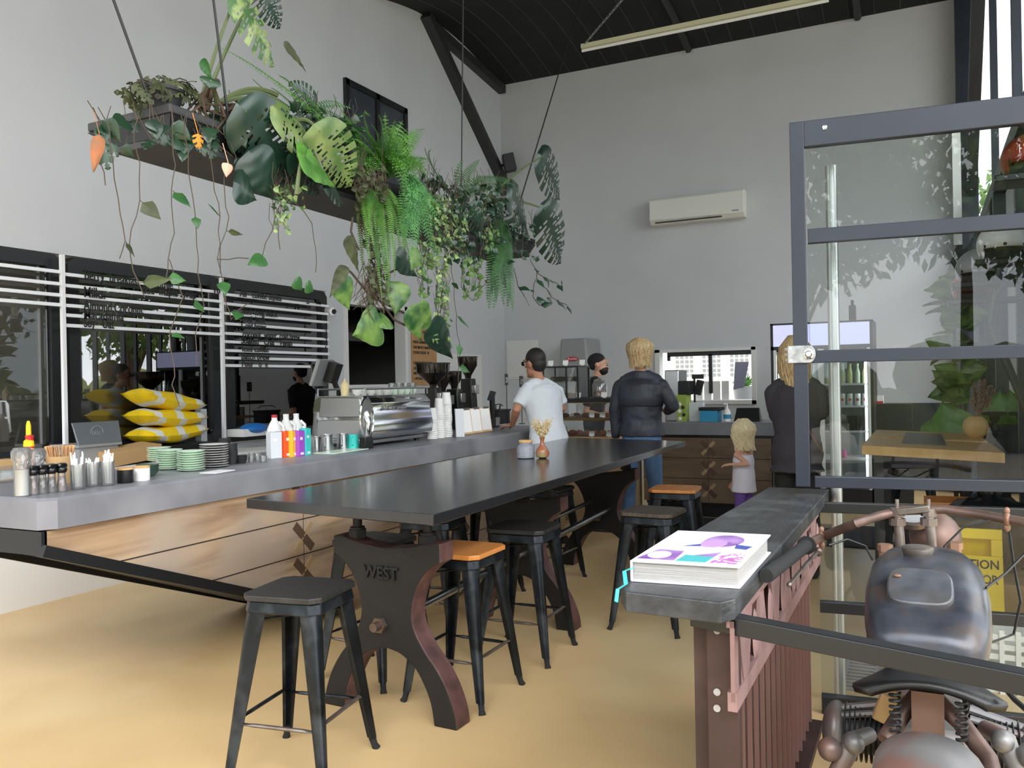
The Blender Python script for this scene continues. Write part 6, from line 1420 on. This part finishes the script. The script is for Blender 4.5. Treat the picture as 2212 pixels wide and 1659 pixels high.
# helmets on wall brackets
def helmet(px, py, y, r, m, label, shelfm='frame_black', rz=0, pk=None):
    c = P(px, py, Y=y); t = thing('helmet', label, 'helmet', c, rz)
    b = MB(); b.ell((0, 0, 0), (r*.86, r, r*.86), seg=22, ring=14); vs = []
    b2 = MB(); keep = [f for f in b.f if sum(b.v[i].z for i in f)/len(f) > -r*.58 and not (sum(b.v[i].y for i in f)/len(f) < -r*.5 and sum(b.v[i].z for i in f)/len(f) < -r*.12)]
    b.f = keep; b.m = [0]*len(keep); obj('shell', b, m, t, solid=.012)
    b = MB(); b.tube([(-r*.66, -r*.66, -r*.12), (0, -r*1.0, -r*.10), (r*.66, -r*.66, -r*.12)], [(.008, .010)]*3, 6); b.tube([(-r*.62, -r*.62, -r*.45), (0, -r*.97, -r*.5), (r*.62, -r*.62, -r*.45)], [(.01, .018)]*3, 6); obj('trim', b, 'rubber', t)
    b = MB(); b.bb(c.x-.13, XR+.0, y-.1, y+.1, c.z-r*.58-.03, c.z-r*.58-.002); s_ = tag(obj('wall_bracket', b, shelfm, bevel=.004), label.replace('helmet', 'bracket', 1).split(' on ')[0].split(' hung')[0]+' holder arm of dark steel', 'bracket')
    return t
helmet(2166, 528, 4.9, .13, 'helmet_white', 'white open helmet on the upper steel arm behind the glass')['label'] = 'white open face helmet behind the glass, upper of the close trio'
helmet(2112, 582, 5.4, .125, 'helmet_grey', 'grey helmet on the middle steel arm behind the glass')
helmet(2098, 622, 5.9, .12, 'helmet_red', 'red helmet on the lowest steel arm above the plant')
h = helmet(2222, 345, 4.1, .115, 'helmet_red', 'rust brown helmet cut by the right picture edge'); text('HONDA', P(2200, 330, Y=3.99), .05, 'white', h, (90, 0, 10), fit=.12)
b = MB(); b.tube([P(2212, 560, Y=5.2), P(2190, 590, Y=5.2), P(2150, 640, Y=5.2), P(2140, 700, Y=5.2)], .02, 8); b.tube([(.5, 5.2, 1.2), P(2140, 700, Y=5.2)], .02, 8); tag(obj('stand_tube', b, 'steel_dark'), 'bent dark steel tube behind the helmet arms', 'tube')
# fiddle leaf fig behind the pale table
f = thing('fiddle_leaf_fig', 'tall broad leaved potted fig standing behind the pale timber table', 'plant', (.22, 7.75, 0))
b = MB(); b.lathe([(.13, 0), (.17, .34), (.16, .34), (.15, .3), (0, .3)], seg=24); obj('pot', b, 'pot_dark', f)
b = MB(); rr = random.Random(6); st_ = [[(0, 0, .3), (-.02, .02, 1.2), (.02, 0, 2.1)], [(.03, 0, .3), (.07, .03, 1.1), (.10, 0, 1.75)]]
for s_ in st_: b = MB(); b.tube(s_, [.018, .014, .008], 7); obj('stem', b, 'stem_brown', f)
b = MB()
for i in range(54):
    u = rr.uniform(0, 1); zz = 1.25+.95*u; a = rr.uniform(0, 6.28); d = V((cos(a), sin(a), rr.uniform(-.2, .7))).normalized(); L_ = rr.uniform(.15, .235); q = V((.03, 0, zz))
    leaf(b, q+d*.03, q+d*L_*1.2, V((0, -.3, 1)) if i % 2 else V((-.3, -1, .3)), L_*.75, nu=12, nv=4, heart=.2, droop=.25, cup=-.15, seed=i)
obj('foliage', b, 'leaf_pothos', f); b = MB()
for (ax, ay), (bx_, by) in (((2060, 935), (2032, 868)), ((2152, 905), (2158, 842)), ((2040, 940), (2050, 890))): leaf(b, P(ax, ay, Y=7.6), P(bx_, by, Y=7.6), (-.3, -1, .2), .34 if ax < 2100 else .26, nu=16, nv=6, heart=.4, seed=ax)
obj('foliage', b, 'leaf_bright', f, w=True)
# pale timber table
tt = thing('timber_table', 'high table of two pale timber planks seen through the glass', 'table', (0, 6.6, 0)); TZ2 = 1.0
a0, a1, a2, a3 = P(1861, 962, Z=TZ2), P(2171, 978, Z=TZ2), P(2110, 937, Z=TZ2), P(1893, 928, Z=TZ2)
def plank(v0, v1, nm='plank'):
    q = [a0.lerp(a3, v0), a1.lerp(a2, v0), a1.lerp(a2, v1), a0.lerp(a3, v1)]; b = MB(); b.hexa([p-V((0, 0, .06)) for p in q], q); obj(nm, b, 'beige_wood', tt, w=True, smooth=False, bevel=.004)
plank(0, .44); plank(.54, 1)
b = MB(); q = [a0.lerp(a3, .44), a1.lerp(a2, .44), a1.lerp(a2, .54), a0.lerp(a3, .54)]; b.hexa([p-V((0, 0, .05)) for p in q], [p-V((0, 0, .02)) for p in q]); obj('steel_channel', b, 'steel_dark', tt, w=True, smooth=False)
for u in (.12, .88):
    for v in (.12, .88): q = a0.lerp(a1, u).lerp(a3.lerp(a2, u), v); b = MB(); b.bb(q.x-.03, q.x+.03, q.y-.03, q.y+.03, 0, TZ2-.061); obj('leg', b, 'steel_dark', tt, w=True, smooth=False)
b = MB(); q = [a0.lerp(a1, u).lerp(a3.lerp(a2, u), v) for u, v in ((.30, .2), (.64, .2), (.66, .85), (.32, .85))]; b.hexa([p+V((0, 0, .001)) for p in q], [p+V((0, 0, .004)) for p in q]); tag(obj('table_mat', b, mat('mat_mauve', '6d6468', .5), smooth=False), 'grey mauve mat lying across the pale timber table', 'mat')
q = P(2108, 945, Z=TZ2); v = thing('wooden_vase', 'round pale wooden vase with dried stems on the pale table', 'vase', q); b = MB(); b.lathe([(.04, 0), (.075, .03), (.085, .07), (.075, .12), (.04, .15), (.035, .15), (.06, .11)], seg=24); obj('vase_body', b, 'beige_wood', v)
b = MB(); rr = random.Random(8)
for i in range(30):
    e = V((rr.uniform(-.02, .12), rr.uniform(-.06, .06), rr.uniform(.25, .42))); b.tube([(0, 0, .12), e*.6+V((0, 0, .05)), e], .0025, 4)
    for k in range(7): b.ell(e*(.7+.05*k)+V([rr.uniform(-.012, .012) for _ in range(3)]), (.007, .007, .010), None, 5, 4)
tag(obj('dried_flowers', b, 'dry_mauve'), 'mauve dried stems standing in the round wooden vase', 'flowers').location += q*1
q = P(2155, 935, Z=TZ2); b = MB(); b.lathe([(.05, 0), (.05, .008), (.015, .015), (.013, .07), (.035, .10), (.04, .13), (.085, .135), (.09, .15), (.085, .16), (0, .162)], (0, 0, 0), 24); one('steel_stand', 'dark round topped pedestal beside the wooden vase', 'stand', b, 'steel_dark', (q.x-.02, q.y, TZ2))
# drinks fridge
FX0, FX1, FY = P(1664, 720, Y=9.9).x, P(1885, 720, Y=9.9).x, 9.9; fz = P(1662, 700, Y=FY).z
fr_ = thing('drinks_fridge', 'tall black glass door drinks fridge with pale lit header', 'fridge', ((FX0+FX1)/2, 10.3, 0))
b = MB(); b.bb(FX0, FX0+.03, FY, 10.65, 0, fz); b.bb(FX1-.03, FX1, FY, 10.65, 0, fz); b.bb(FX0, FX1, 10.6, 10.65, 0, fz); b.bb(FX0, FX1, FY, 10.65, fz-.02, fz); b.bb(FX0, FX1, FY, 10.65, 1.76, 1.80); b.bb(FX0, FX1, FY, 10.65, 0, .22); obj('cabinet', b, 'black', fr_, w=True, smooth=False)
b = MB(); b.bb(FX0+.03, FX1-.03, FY-.005, FY+.02, 1.80, fz-.02); obj('header_light', b, 'header_light', fr_, w=True, smooth=False)
b = MB(); b.bb(FX0+.03, FX1-.03, 10.5, 10.58, .22, 1.76); obj('liner', b, 'fridge_inner', fr_, w=True, smooth=False)
b = MB(); b.tube([(FX1-.08, 9.97, .3), (FX1-.08, 9.97, 1.7)], .012, 8); b.tube([(FX0+.08, 9.97, .3), (FX0+.08, 9.97, 1.7)], .012, 8); obj('fill_tube', b, mat('fridge_fill', 'f4f6ff', emit=9), fr_, w=True)  # glowing tubes added to brighten the bottles and shelves
sz = [P(1850, py, Y=9.98).z for py in (828, 876, 930, 990)]
for k in sz: b = MB(); b.bb(FX0+.04, FX1-.04, FY+.06, 10.48, k-.02, k); obj('shelf', b, 'white', fr_, w=True, smooth=False)
b = MB()
for xa, xc in ((FX0+.03, (FX0+FX1)/2), ((FX0+FX1)/2, FX1-.03)): b.bb(xa, xa+.03, FY, FY+.03, .22, 1.76); b.bb(xc-.03, xc, FY, FY+.03, .22, 1.76)
obj('door_frame', b, 'white', fr_, w=True, smooth=False)
b = MB(); b.bb(FX0+.05, FX1-.05, FY+.012, FY+.018, .24, 1.74); obj('door_glass', b, 'pane', fr_, w=True, smooth=False)
for i in range(9):
    x = P(1868, 800, Y=9.99).x-i*.075; b = MB(); b.lathe([(.026, 0), (.028, .11), (.012, .17), (.011, .2), (.014, .2), (.014, .215), (0, .215)], (0, 0, 0), 16); one('drink_bottle', 'pale green drink bottle on the top shelf of the fridge', 'bottle', b, 'juice' if i % 2 == 0 else 'bottle_clear', (x, 10.0, sz[0]+.001), group='bottles on the top fridge shelf')
for i in range(10):
    x = P(1869, 850, Y=9.99).x-i*.078; c_ = thing('drink_can', 'pale can with coloured spot on the second shelf of the fridge', 'can', (x, 10.0, sz[1]+.001), 0, 'cans on the second fridge shelf'); b = MB(); b.lathe([(.028, 0), (.032, .006), (.032, .12), (.027, .13), (0, .13)], seg=18); obj('can_body', b, 'can_pale', c_)
    b = MB(); b.lathe([(0, 0), (.016, 0), (.016, .004), (0, .004)], (0, -.0305, .065), 14, (90, 0, 0)); obj('spot', b, ('red', 'red', 'orange_red', 'orange_red', 'leaf_mid')[i % 5], c_)
b = MB(); b.lathe([(.04, 0), (.03, .09), (0, .09)], (0, 0, 0), 16); q = P(1822, 996, Y=9.99); one('pink_cup', 'bright pink cup on the lowest fridge shelf', 'cup', b, 'pink', (q.x, 10.0, sz[3]+.001))
for i in range(8):
    b = MB(); b.bb(-.045, .045, -.05, .05, 0, .16); one('snack_pack', 'dark packed snack box on the third shelf of the fridge', 'box', b, 'black' if i % 2 else 'pot_dark', (FX1-.12-i*.105, 10.02, sz[2]+.001), group='dark packs on the third fridge shelf')
b = MB(); b.bb(FX1-.25, FX1-.18, 10.1, 10.2, fz, fz+.18); b.bb(FX1-.23, FX1-.20, 10.12, 10.18, fz+.18, fz+.24); o = tag(obj('charger_box', b, 'black', bevel=.008), 'small black plug box standing on top of the drinks fridge', 'box')
A3, B3 = P(1878, 855, Y=10.6), P(1908, 872, Y=10.6); b = MB(); b.bb(A3.x+.08, B3.x, 10.6, 10.8, B3.z, A3.z); o = tag(obj('small_carton', b, 'white'), 'small white and red carton beside the drinks fridge', 'carton'); b = MB(); b.bb(A3.x+.08, B3.x, 10.595, 10.6, B3.z, B3.z+.03); obj('label_patch', b, 'red', o, w=True)
b = MB(); b.bb(A3.x+.02, B3.x+.3, 10.55, 10.95, 0, B3.z-.002); tag(obj('side_cabinet', b, 'black', smooth=False), 'dark low cabinet right of the drinks fridge', 'cabinet')
# wet floor sign
q = P(2110, 1420, Z=0); sx0, sx1 = P(2020, 1145, Y=4.75).x, P(2165, 1150, Y=4.75).x; zt3 = P(2110, 1142, Y=4.75).z
sg_ = thing('wet_floor_sign', 'bright yellow folding floor sign behind the motorcycle tank', 'sign', ((sx0+sx1)/2, 4.8, 0))
def flat(x0, x1, z0, z1, off, th, m, nm, par):
    b = MB(); yy = lambda zz: 4.63+.12*(zz/zt3)+off; b.hexa([(x0, yy(z0), z0), (x1, yy(z0), z0), (x1, yy(z0)+th, z0), (x0, yy(z0)+th, z0)], [(x0, yy(z1), z1), (x1, yy(z1), z1), (x1, yy(z1)+th, z1), (x0, yy(z1)+th, z1)]); return obj(nm, b, m, par, w=True, smooth=False, bevel=.004)
flat(sx0, sx1, .0, zt3-.13, 0, .012, 'sign_yellow', 'board', sg_); flat(sx0, sx0+.05, zt3-.13, zt3-.05, 0, .012, 'sign_yellow', 'handle', sg_); flat(sx1-.05, sx1, zt3-.13, zt3-.05, 0, .012, 'sign_yellow', 'handle', sg_); flat(sx0, sx1, zt3-.05, zt3, 0, .012, 'sign_yellow', 'handle', sg_)
b = MB(); b.hexa([(sx0, 5.0, 0), (sx1, 5.0, 0), (sx1, 5.012, 0), (sx0, 5.012, 0)], [(sx0, 4.765, zt3-.01), (sx1, 4.765, zt3-.01), (sx1, 4.777, zt3-.01), (sx0, 4.777, zt3-.01)]); obj('board', b, 'sign_yellow', sg_, w=True, smooth=False)
for s_, zz, wd in (('CAUTION', .50, .24), ('WET FLOOR', .43, .27)): text(s_, (sx1-.02-wd, 4.63+.12*(zz/zt3)-.003, zz), .06, 'black', sg_, (80, 0, 0), fit=wd, ext=.0005, bold=.0012)
# clutter behind on the right
q = P(1925, 1488, Z=0); b = MB()
for k in range(12): b.bb(-.22, .22, k*.05, k*.05+.03, 0, .006)
for k in range(4): b.bb(-.22+k*.14, -.2+k*.14, 0, .58, 0, .007)
one('floor_grate', 'flat grey metal grate on the floor behind the glass barrier', 'grate', b, 'steel', (q.x, q.y-.1, 0), smooth=False)
b = MB(); rr = random.Random(4); q = P(2165, 1125, Y=5.5)
b.ell((0, 0, .20), (.24, .22, .20), None, 20, 14)
for v_ in b.v: v_ += V([rr.uniform(-.015, .015) for _ in range(3)])
b.ell((.0, 0, .42), (.06, .06, .06), None, 10, 8); one('rubbish_bag', 'black plastic bag bundle behind the yellow sign', 'bag', b, 'bag_black', (.30, 5.05, .42))
b = MB(); b.bb(-.24, .20, -.2, .2, 0, .40); one('wooden_crate', 'tan box under the black bag behind the yellow sign', 'crate', b, 'ply', (.28, 5.05, 0.0), bevel=.006)
b = MB()
for k in range(6): b.bb(-.14, .14, -.1+.0*k, -.09, .02+k*.045, .045+k*.045); 
for k in range(5): b.bb(-.14+k*.065, -.12+k*.065, -.105, -.095, .0, .29)
b.bb(-.14, .14, -.09, .12, 0, .02); b.bb(-.14, .14, .11, .12, 0, .29); one('white_crate', 'white slatted plastic crate on the floor right of the yellow sign', 'crate', b, 'white', (.36, 4.5, 0.0))

# ---------------------------------------------------------------- motorcycle
bk = thing('motorcycle', 'old weathered motorcycle with dented dark tank behind the guard rail', 'motorcycle', (0, 2.6, 0))
def O(nm, b, m, par=bk, **k): return obj(nm, b, m, par, w=True, **k)
bx0 = -.005
def yl(rings, seg=24, pw=.8):
    """loft along Y: (y, z, rx, rz)"""
    b = MB(); vs = []
    for y, z, rx, rz in rings:
        for k in range(seg):
            a = 2*pi*k/seg; ca, sa = cos(a), sin(a); vs.append((bx0+rx*math.copysign(abs(ca)**pw, ca), y, z+rz*math.copysign(abs(sa)**pw, sa)))
    n = len(rings); fs = [(i*seg+k, (i+1)*seg+k, (i+1)*seg+(k+1) % seg, i*seg+(k+1) % seg) for i in range(n-1) for k in range(seg)]+[tuple(range(seg)), tuple((n-1)*seg+k for k in reversed(range(seg)))]
    return b.add(vs, fs)
tank = O('fuel_tank', yl([(2.345, .745, .08, .035), (2.36, .752, .12, .052), (2.42, .772, .143, .074), (2.50, .790, .153, .090), (2.60, .808, .157, .102), (2.76, .825, .152, .108), (2.88, .835, .130, .092), (2.95, .84, .10, .07), (2.98, .845, .05, .035)], 40, pw=.66), 'tank_paint', angle=80)
O('tank_seam', yl([(2.40, .712, .10, .006), (2.45, .708, .135, .006), (2.60, .712, .156, .006), (2.80, .722, .15, .006), (2.92, .74, .11, .006)]), 'old_metal', tank)
b = MB(); pts_ = [(cos(radians(a))*.085, sin(radians(a))*.07) for a in range(0, 360, 12)]; q_ = [(math.copysign(abs(x/.085)**.55, x)*.082, math.copysign(abs(y/.07)**.55, y)*.075) for x, y in pts_]
R_ = Matrix.Rotation(radians(27), 3, 'X'); cc = V((bx0-.015, 2.495, .882)); b.hexa([cc+R_@V((x, y, -.012)) for x, y in q_], [cc+R_@V((x*.96, y*.96, .012)) for x, y in q_]); lid_ = O('toolbox_lid', b, mat('lid_paint', '62646a', .4, .3, col2='43464d', scale=10, col3='55514e', s3=9), tank, bevel=.004)
b = MB(); b.ell(cc+R_@V((-.055, .03, .014)), (.010, .010, .004)); O('lid_knob', b, 'bolt_rust', lid_)
b = MB(); c = P(1982, 1190, Z=.938); b.lathe([(.030, -.03), (.040, -.006), (.043, 0), (.043, .010), (.036, .014), (0, .016)], (c.x, c.y, .938), 26); O('tank_cap', b, 'old_metal', tank)
# handlebar
hb = [P(1690, 1216, X=-.375), P(1742, 1178, X=-.352), P(1775, 1160, X=-.335), P(1850, 1130, Y=3.02), P(1900, 1114, Y=3.10), P(1950, 1103, Y=3.13), P(2040, 1100, Y=3.13), P(2110, 1110, Y=3.10), P(2212, 1128, Y=3.02), P(2290, 1160, Y=2.9), P(2380, 1200, Y=2.8)]
b = MB(); b.tube(hb, .0155, 12); bars = O('handlebar', b, 'rust_pipe')
b = MB(); g0, g1 = P(1655, 1244, X=-.382), hb[1]
n = 26; b.tube([g0.lerp(g1, i/n) for i in range(n+1)], [.021 if i % 2 else .0185 for i in range(n+1)], 12); b.cyl(g1, .03, .004, 16, Matrix((frame(g1-g0)[0], frame(g1-g0)[1], (g1-g0).normalized())).transposed()); O('grip', b, 'rubber', bars)
b = MB(); b.tube([P(1768, 1190, X=-.33), P(1745, 1215, X=-.34), P(1706, 1262, X=-.355)], [(.009, .004), (.008, .004), (.006, .006)], 8); b.ell(P(1705, 1263, X=-.355), .008); b.ell(P(1768, 1192, X=-.33), (.014, .012, .016)); O('clutch_lever', b, 'old_metal', bars)
for p_ in ((1774, 1150), (2179, 1130)): b = MB(); c = P(*p_, Y=3.0 if p_[0] > 2000 else 2.72); c = hb[2] if p_[0] < 2000 else hb[8].lerp(hb[7], .35); b.ell(c, (.012, .022, .022)); b.ell(c+V((0, 0, .026)), (.009, .009, .012)); b.ell(c-V((0, 0, .026)), (.010, .010, .014)); O('lever_clamp', b, 'bolt_rust', bars)
for px in (1938, 2006):
    b = MB(); a, c = P(px, 1112, Y=3.12), P(px+10, 1192, Y=3.10); b.tube([a, a.lerp(c, .5), V((c.x, 3.12, c.z-.08))], .0155, 12); b.cyl(V((a.x, a.y, a.z-.035)), .026, .024, 8); b.cyl(V((a.x, a.y, a.z-.004)), .024, .026, 8); b.cyl(V((a.x, a.y, a.z+.022)), .006, .03, 8); O('riser', b, 'old_metal', bars)
b = MB(); b.beam(P(1938, 1106, Y=3.11), P(2008, 1098, Y=3.11), .03, .022); O('clamp_bar', b, 'old_metal', bars, bevel=.003)
c = P(1972, 1130, Y=3.28); b = MB(); b.lathe([(.05, 0), (.05, .018), (.044, .022), (0, .023)], c, 24, (20, 0, 0)); sp_ = O('speedometer', b, 'old_metal'); b = MB(); b.lathe([(.040, 0), (0, .001)], c+rotm((20, 0, 0))@V((0, 0, .0235)), 24, (20, 0, 0)); O('dial', b, 'grey_plastic', sp_)
c = P(2035, 1150, Y=3.34); b = MB(); b.ell(V((bx0+.03, 3.36, c.z-.02)), (.085, .11, .088), None, 22, 14); O('headlamp', b, 'rust_pipe')
for px, py in ((1912, 1182), (2062, 1178)): c = P(px, py, Y=3.05); b = MB(); b.cyl(c-V((0, 0, .012)), .024, .022, 6); b.cyl(c-V((0, 0, .30)), .02, .288, 12); O('fork_nut', b, 'bolt_rust')
b = MB(); b.bb(bx0-.11, bx0+.11, 3.03, 3.12, .83, .85); O('yoke', b, 'old_metal', bevel=.006)
for sx in (-1, 1): b = MB(); b.tube([(bx0+sx*.09, 3.08, .84), (bx0+sx*.09, 3.42, .31)], .022, 12); O('fork_leg', b, 'old_metal')
def wheel(y, zc_, r, nm='wheel'):
    b = MB(); n = 40; b.tube([(bx0, y+cos(2*pi*i/n)*r, zc_+sin(2*pi*i/n)*r) for i in range(n+1)], .045, 10, cap=False); w_ = O(nm, b, 'rubber'); b = MB(); b.tube([(bx0, y+cos(2*pi*i/n)*(r-.05), zc_+sin(2*pi*i/n)*(r-.05)) for i in range(n+1)], .014, 8, cap=False)
    for i in range(18): a = 2*pi*i/18; b.tube([(bx0+(.03 if i % 2 else -.03), y+cos(a+.3)*.03, zc_+sin(a+.3)*.03), (bx0, y+cos(a)*(r-.05), zc_+sin(a)*(r-.05))], .002, 4)
    b.tube([(bx0-.06, y, zc_), (bx0+.06, y, zc_)], .035, 12); O('rim', b, 'old_metal', w_)
wheel(3.42, .30, .255); wheel(1.98, .30, .255)
b = MB(); n = 16; vs = []
for i in range(n+1):
    a = radians(20+150*i/n); r = .33+.03*sin(radians(180*i/n))
    for k in range(13): u = radians(-90+15*k); vs.append((bx0+.11*sin(u), 2.02+cos(a)*(r-.075*(1-cos(u))), .30+sin(a)*(r-.075*(1-cos(u)))))
b.add(vs, [(i*13+k, (i+1)*13+k, (i+1)*13+k+1, i*13+k+1) for i in range(n) for k in range(12)]); O('rear_mudguard', b, 'grey_housing', solid=.006, angle=80)
# saddle
b = MB(); sc_ = P(2003, 1462, Y=2.30); rg = []
vs = []; ns, mt = 14, 26
for i in range(ns+1):
    v_ = i/ns; y_ = 2.14+.34*v_; hw = .158*(1-v_)**.35*(.35+.65*(1-v_))+.022 if v_ < 1 else .02
    if v_ < .12: hw = .12+.05*(v_/.12)**.5
    for k in range(mt+1):
        u = -1+2*k/mt; vs.append((sc_.x+u*hw, y_, .728+.012*(1-v_)-.034*u*u*(1-.5*v_)-.015*v_))
b.add(vs, [(i*(mt+1)+k, i*(mt+1)+k+1, (i+1)*(mt+1)+k+1, (i+1)*(mt+1)+k) for i in range(ns) for k in range(mt)]); seat = O('saddle', b, 'leather_black', solid=.016, angle=80)
for sx in (-1, 1): b = MB(); b.tube([(sc_.x+sx*.07+.012*cos(i*.9), 2.20+.012*sin(i*.9), .60+i*.002) for i in range(50)], .0035, 5); O('seat_spring', b, 'steel_dark', seat)
b = MB(); b.bb(sc_.x-.035, sc_.x+.035, 2.22, 2.27, .60, .70); O('seat_bracket', b, 'bolt_rust')
for ln in ([(1985, 1500, 2.28), (1950, 1540, 2.26), (1912, 1600, 2.2)], [(2010, 1500, 2.28), (2075, 1560, 2.24), (2135, 1640, 2.18), (2150, 1700, 2.1)]):
    b = MB(); b.tube([P(px, py, Y=y_) for px, py, y_ in ln], .021, 12); O('frame_tube', b, 'rust_pipe')
b = MB(); b.tube([(bx0, 2.28, .66), (bx0, 2.5, .60), (bx0, 3.0, .66), (bx0, 3.1, .80)], .02, 10); b.tube([(bx0, 2.28, .64), (bx0, 2.35, .35), (bx0, 2.9, .25), (bx0, 3.06, .72)], .018, 10); O('frame_tube', b, 'steel_dark')
# boxer engine
b = MB(); b.bb(bx0-.10, bx0+.10, 2.46, 2.84, .24, .52); b.ell((bx0, 2.84, .40), (.10, .06, .12)); eng = O('engine_block', b, 'grey_housing', bevel=.02)
for sx in (-1, 1):
    cy = 2.62; cz_ = .425 if sx < 0 else .44; b = MB()
    for i in range(9): b.lathe([(.078, 0), (.080, .002), (.078, .004)], (bx0+sx*(.105+i*.0135), cy, cz_), 24, (0, sx*90, 0))
    b.tube([(bx0+sx*.09, cy, cz_), (bx0+sx*.225, cy, cz_)], .056, 20); cyl_ = O('cylinder_fins', b, 'steel_dark', eng)
    b = MB(); b.ell((bx0+sx*.243, cy, cz_), (.038, .088, .080), None, 20, 12); b.tube([(bx0+sx*.24, cy, cz_+.06), (bx0+sx*.1, cy, cz_+.095)], .012, 8); b.tube([(bx0+sx*.24, cy-.03, cz_+.05), (bx0+sx*.1, cy-.03, cz_+.08)], .010, 8); O('rocker_cover', b, 'grey_housing', eng)
    b = MB(); q = P(1835 if sx < 0 else 2178, 1618, Y=2.3); b.tube([q+V((sx*-.04, .14, -.01)), q+V((0, .05, 0)), q, q+V((sx*.03, -.02, -.06)), q+V((sx*.04, -.03, -.16))], [.02, .024, .024, .022, .02], 12); b.ell(q+V((sx*-.012, -.01, .02)), .026); b.ell(q+V((sx*.045, -.02, .0)), (.03, .03, .03)); O('carburettor', b, 'grey_housing', eng)
b = MB(); b.ell(P(1990, 1530, Y=2.38), (.035, .03, .04)); O('coil', b, 'black', eng)
b = MB(); q = P(1925, 1530, Y=2.42); b.box(q, (.07, .05, .08), (10, 20, 0)); O('battery_box', b, 'ply', eng, bevel=.006)
b = MB(); b.tube([P(2090, 1500, Y=2.7), P(2100, 1540, Y=2.65), P(2115, 1620, Y=2.6)], .018, 8); O('frame_tube', b, 'steel_dark')
for i, ln in enumerate(([(1790, 1178, 2.8), (1830, 1165, 2.85), (1870, 1180, 2.9), (1885, 1210, 2.9)], [(2140, 1125, 3.0), (2080, 1140, 3.0), (2040, 1180, 2.95), (2035, 1200, 2.9)], [(2180, 1150, 3.0), (2190, 1220, 2.8), (2205, 1300, 2.7), (2190, 1370, 2.7), (2130, 1392, 2.6)], [(2230, 1180, 2.8), (2170, 1240, 2.7), (2130, 1270, 2.6)], [(2165, 1480, 2.2), (2190, 1510, 2.1), (2230, 1545, 2.0)])):
    b = MB(); b.tube([P(px, py, Y=y_) for px, py, y_ in ln], .0035 if i != 4 else .006, 6); O('cable', b, 'black')
b = MB(); b.tube([(bx0, 2.3, .30), (bx0+.13, 2.3, .14), (bx0+.16, 2.3, .0)], .012, 8); b.tube([(bx0, 2.3, .30), (bx0-.13, 2.3, .14), (bx0-.16, 2.3, .0)], .012, 8); O('centre_stand', b, 'steel_dark')
